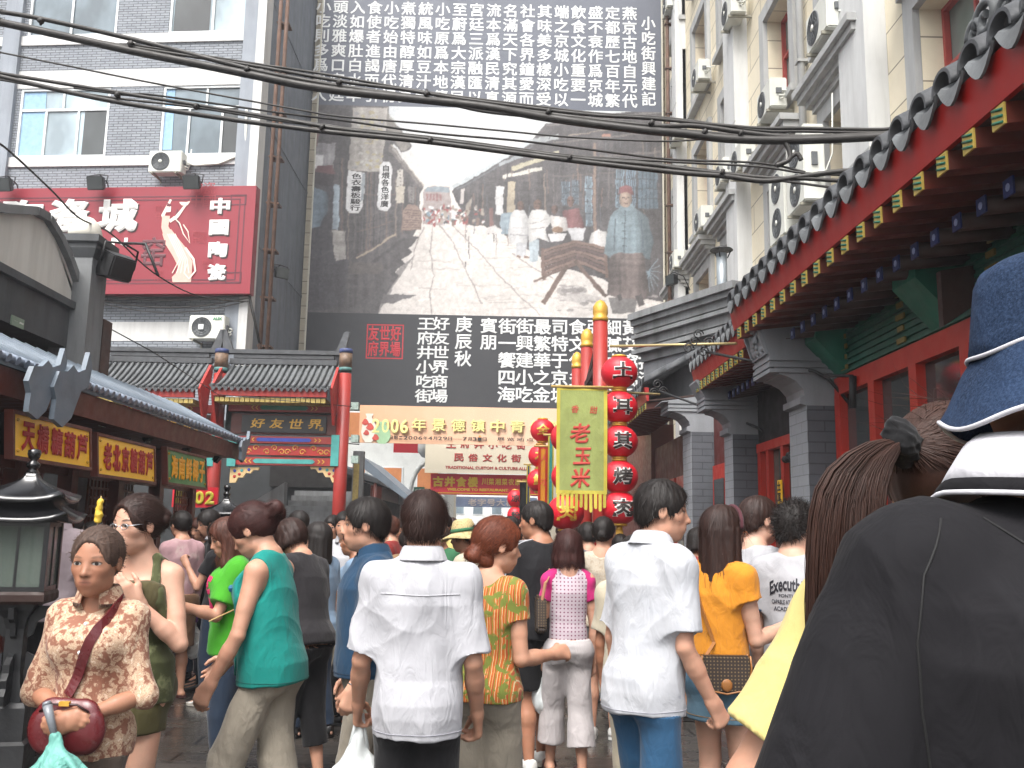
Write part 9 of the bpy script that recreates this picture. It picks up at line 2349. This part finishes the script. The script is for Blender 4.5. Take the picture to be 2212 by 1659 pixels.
rest = [   # u, distance, height, heading, female, skin, top cloth, bottom cloth, hair, style, head turn, label
 (648, 10.2, 1.74, 30, 0, 'A', 'maroon', 'black_trouser', HAIR_K, 'short', (40, 0, 0), 'man in a maroon shirt with his back to the camera, before the stairs'),
 (600, 10.6, 1.80, 150, 0, 'A', 'charcoal', 'jeans', HAIR_K, 'spiky', (20, 10, 0), 'man with ruffled black hair just showing above the woman in teal'),
 (692, 7.3, 1.60, 60, 1, 'C', 'lightblue', 'jeans', HAIR_K, 'long', (20, -6, 0), 'woman with long straight black hair and pale face looking left'),
 (746, 9.0, 1.72, 172, 0, 'A', 'white_tee', 'khaki', HAIR_K, 'short', (4, 4, 0), 'man in a white shirt facing the camera behind the small boy'),
 (720, 10.4, 1.70, 170, 1, 'A', 'cream', 'jeans', HAIR_K, 'bob', (0, 4, 0), 'woman with a cigarette between two men in the crowd'),
 (772, 7.8, 1.57, 85, 1, 'B', 'lightblue', 'black_trouser', HAIR_K, 'bun', (0, 0, 0), 'dark haired woman in profile in front of the man in white'),
 (1105, 7.6, 1.50, 176, 1, 'C', 'lace', 'white_pant', HAIR_O, 'bob', (8, 30, 0), 'woman with short reddish curls looking down, behind the striped blouse'),
 (1108, 10.5, 1.72, 100, 0, 'B', 'navy', 'jeans', HAIR_K, 'short', (0, 0, 0), 'man with black hair near the small far lanterns'),
 (1342, 9.4, 1.55, 60, 0, 'B', 'cream', 'grey', HAIR_K, 'short', (-60, 8, 0), 'short haired person beside the tall man in white'),
 (1272, 9.0, 1.66, 12, 0, 'A', 'grey', 'khaki', HAIR_K, 'short', (0, 10, 0), 'man with a dark cap like head of hair beside the low bun'),
 (213, 8.0, 1.58, 100, 1, 'B', 'charcoal', 'jeans', HAIR_K, 'bun', (30, 10, 0), 'dark haired woman at the stall behind the yellow skewer'),
 (240, 9.8, 1.62, -60, 1, 'A', 'tan', 'jeans', HAIR_B, 'bob', (0, 10, 0), 'brown haired woman buying at the middle stall'),
 (505, 10.5, 1.68, 20, 0, 'A', 'sky', 'jeans', HAIR_K, 'short', (0, 10, 0), 'man in a blue shirt under the green signboard'),
 (560, 8.6, 1.60, 40, 1, 'A', 'charcoal', 'jeans', HAIR_K, 'bob', (0, 10, 0), 'woman in dark clothes between the green tee and the teal tunic'),
 (866, 12.5, 1.66, 170, 0, 'B', 'orange_red', 'grey', HAIR_K, 'short', (0, 0, 0), 'man with glasses in an orange red top in the far crowd'),
 (880, 9.6, 1.55, 10, 1, 'A', 'tan', 'khaki', HAIR_K, 'bun', (0, 0, 0), 'small woman in tan just left of the white shirted man\'s neck'),
 (955, 10.2, 1.62, 150, 0, 'B', 'green', 'jeans', HAIR_G, 'short', (0, 6, 0), 'man in a green shirt behind the white shirted man\'s shoulder'),
 (985, 12.0, 1.64, 175, 1, 'A', 'yellow', 'jeans', HAIR_K, 'bob', (0, 0, 0), 'woman in pale yellow in the far crowd under the straw hat'),
 (1140, 13.5, 1.66, 20, 0, 'A', 'sky', 'khaki', HAIR_K, 'short', (0, 0, 0), 'man in a bright blue top far down the street'),
 (1505, 8.2, 1.62, -100, 1, 'B', 'red', 'grey', HAIR_K, 'bob', (0, 0, 0), 'person in red standing by the far wing wall'),
 (-135, 3.3, 1.62, 175, 1, 'A', 'check_tan', 'grey', HAIR_K, 'bob', (0, 0, 0), 'person in a tan checked shirt cut off by the left edge'),
 (1365, 5.2, 1.55, -30, 0, 'B', 'cream', 'cream', HAIR_K, 'short', (0, 12, 0), 'short person in cream trousers hidden behind the tall man in white'),
]
SK = dict(A=SKIN_A, B=SKIN_B, C=SKIN_C)
for (u, d, h, hd_, fm, sk, tc_, bc_, hm, hst, hturn, lb) in rest:
 person(lb, u, d, h, heading=hd_, fem=bool(fm), res=.0095 if d < 9 else .012, head=hturn, skinm=SK[sk], hs=1.03, armL=LA(.2), armR=RA(.15), stride=(.06, -.05), top=dict(mat=C[tc_], sleeve=.75 if not fm else .55, neck='collar' if tc_ in ('white_tee',) else 'crew', collar=tc_ in ('white_tee',), loose=.024),
   bottom=dict(mat=C[bc_]), hair=dict(mat=hm, style=hst, length=1.3 if hst == 'long' else .45, fuzz=70, vol=1.05), shoes=dict(mat=SHOE_K))
# the small boy
person('small boy in a red plaid shirt and black shorts beside the navy polo', 716, 8.3, 1.24, heading=98, res=.008, child=True, head=(0, 6, 0), girth=1.0, armL=LA(.2), armR=RA(.2), top=dict(mat=C['plaid'], sleeve=.7, neck='crew', loose=.018, hem=.5), bottom=dict(mat=C['black_trouser'], end=.24, width=1.25), hair=dict(mat=HAIR_K, style='short', vol=.7), shoes=dict(mat=SHOE_K, kind='sandal'))
# the far crowd
rc = random.Random(21)
tops_ = ['white_tee', 'lightblue', 'red', 'charcoal', 'cream', 'navy', 'yellow', 'grey', 'green', 'orange_red', 'sky', 'pinkwhite', 'maroon', 'tan']
colw_ = dict(white_tee='white', lightblue='pale blue', red='red', charcoal='charcoal', cream='cream', navy='navy', yellow='pale yellow', grey='grey', green='green', orange_red='orange red', sky='bright blue', pinkwhite='pinkish white', maroon='maroon', tan='tan')
protos = []
for i in range(7):
 fm = i % 2; tc_ = tops_[i]
 o, K = person('far crowd %d' % i, x=0, d=0, h=1.66, heading=0, fem=bool(fm), res=.014, armL=LA(.25), armR=RA(.1), stride=(.08, -.07), top=dict(mat=C[tc_], sleeve=.7, loose=.024), bottom=dict(mat=C[['jeans', 'khaki', 'black_trouser', 'grey'][i % 4]]), hair=dict(mat=[HAIR_K, HAIR_D, HAIR_B][i % 3], style=['short', 'bob', 'short', 'bun'][i % 4], length=.4, fuzz=40), shoes=dict(mat=SHOE_K))
 protos.append(o)
used_ = set(); taken = []
for k in range(62):
 for _ in range(60):
  d = rc.uniform(9.8, 30); u = rc.uniform(560, 1330)
  x_ = PX_at(u, d)
  if x_ > 2.3 or x_ < -2.9 or (d < 12 and u > 1150): continue
  if all((x_-a)**2+(d-b_)**2 > .45 for a, b_ in taken): break
 taken.append((x_, d))
 p = protos[k % 7]; o = p if p.name not in used_ else copy_tree(p); used_.add(p.name)
 o.location = (x_, d, 0); o.rotation_euler = (0, 0, R(rc.choice([0, 10, -15, 170, 185, 195, 90, -90])+rc.uniform(-15, 15))); h_ = rc.uniform(.94, 1.05); o.scale = (h_, h_, h_)
 tag(o, 'distant person in a %s top in the packed crowd down the street' % colw_[tops_[k % 7]], 'person', 'distant crowd')
# ================================================================== a thin summer haze in the street
hz = bpy.data.materials.new('thin_haze'); hz.use_nodes = True; ht = hz.node_tree
for n_ in list(ht.nodes):
 if n_.type != 'OUTPUT_MATERIAL': ht.nodes.remove(n_)
pv = ht.nodes.new('ShaderNodeVolumePrincipled'); pv.inputs['Color'].default_value = (.93, .95, 1, 1); pv.inputs['Density'].default_value = .0018; pv.inputs['Anisotropy'].default_value = .2
ht.links.new(pv.outputs[0], [n_ for n_ in ht.nodes if n_.type == 'OUTPUT_MATERIAL'][0].inputs['Volume'])
b = MB(); b.box(-130, 130, -45, 230, -1, 27); b.build('haze', hz, kind='stuff')
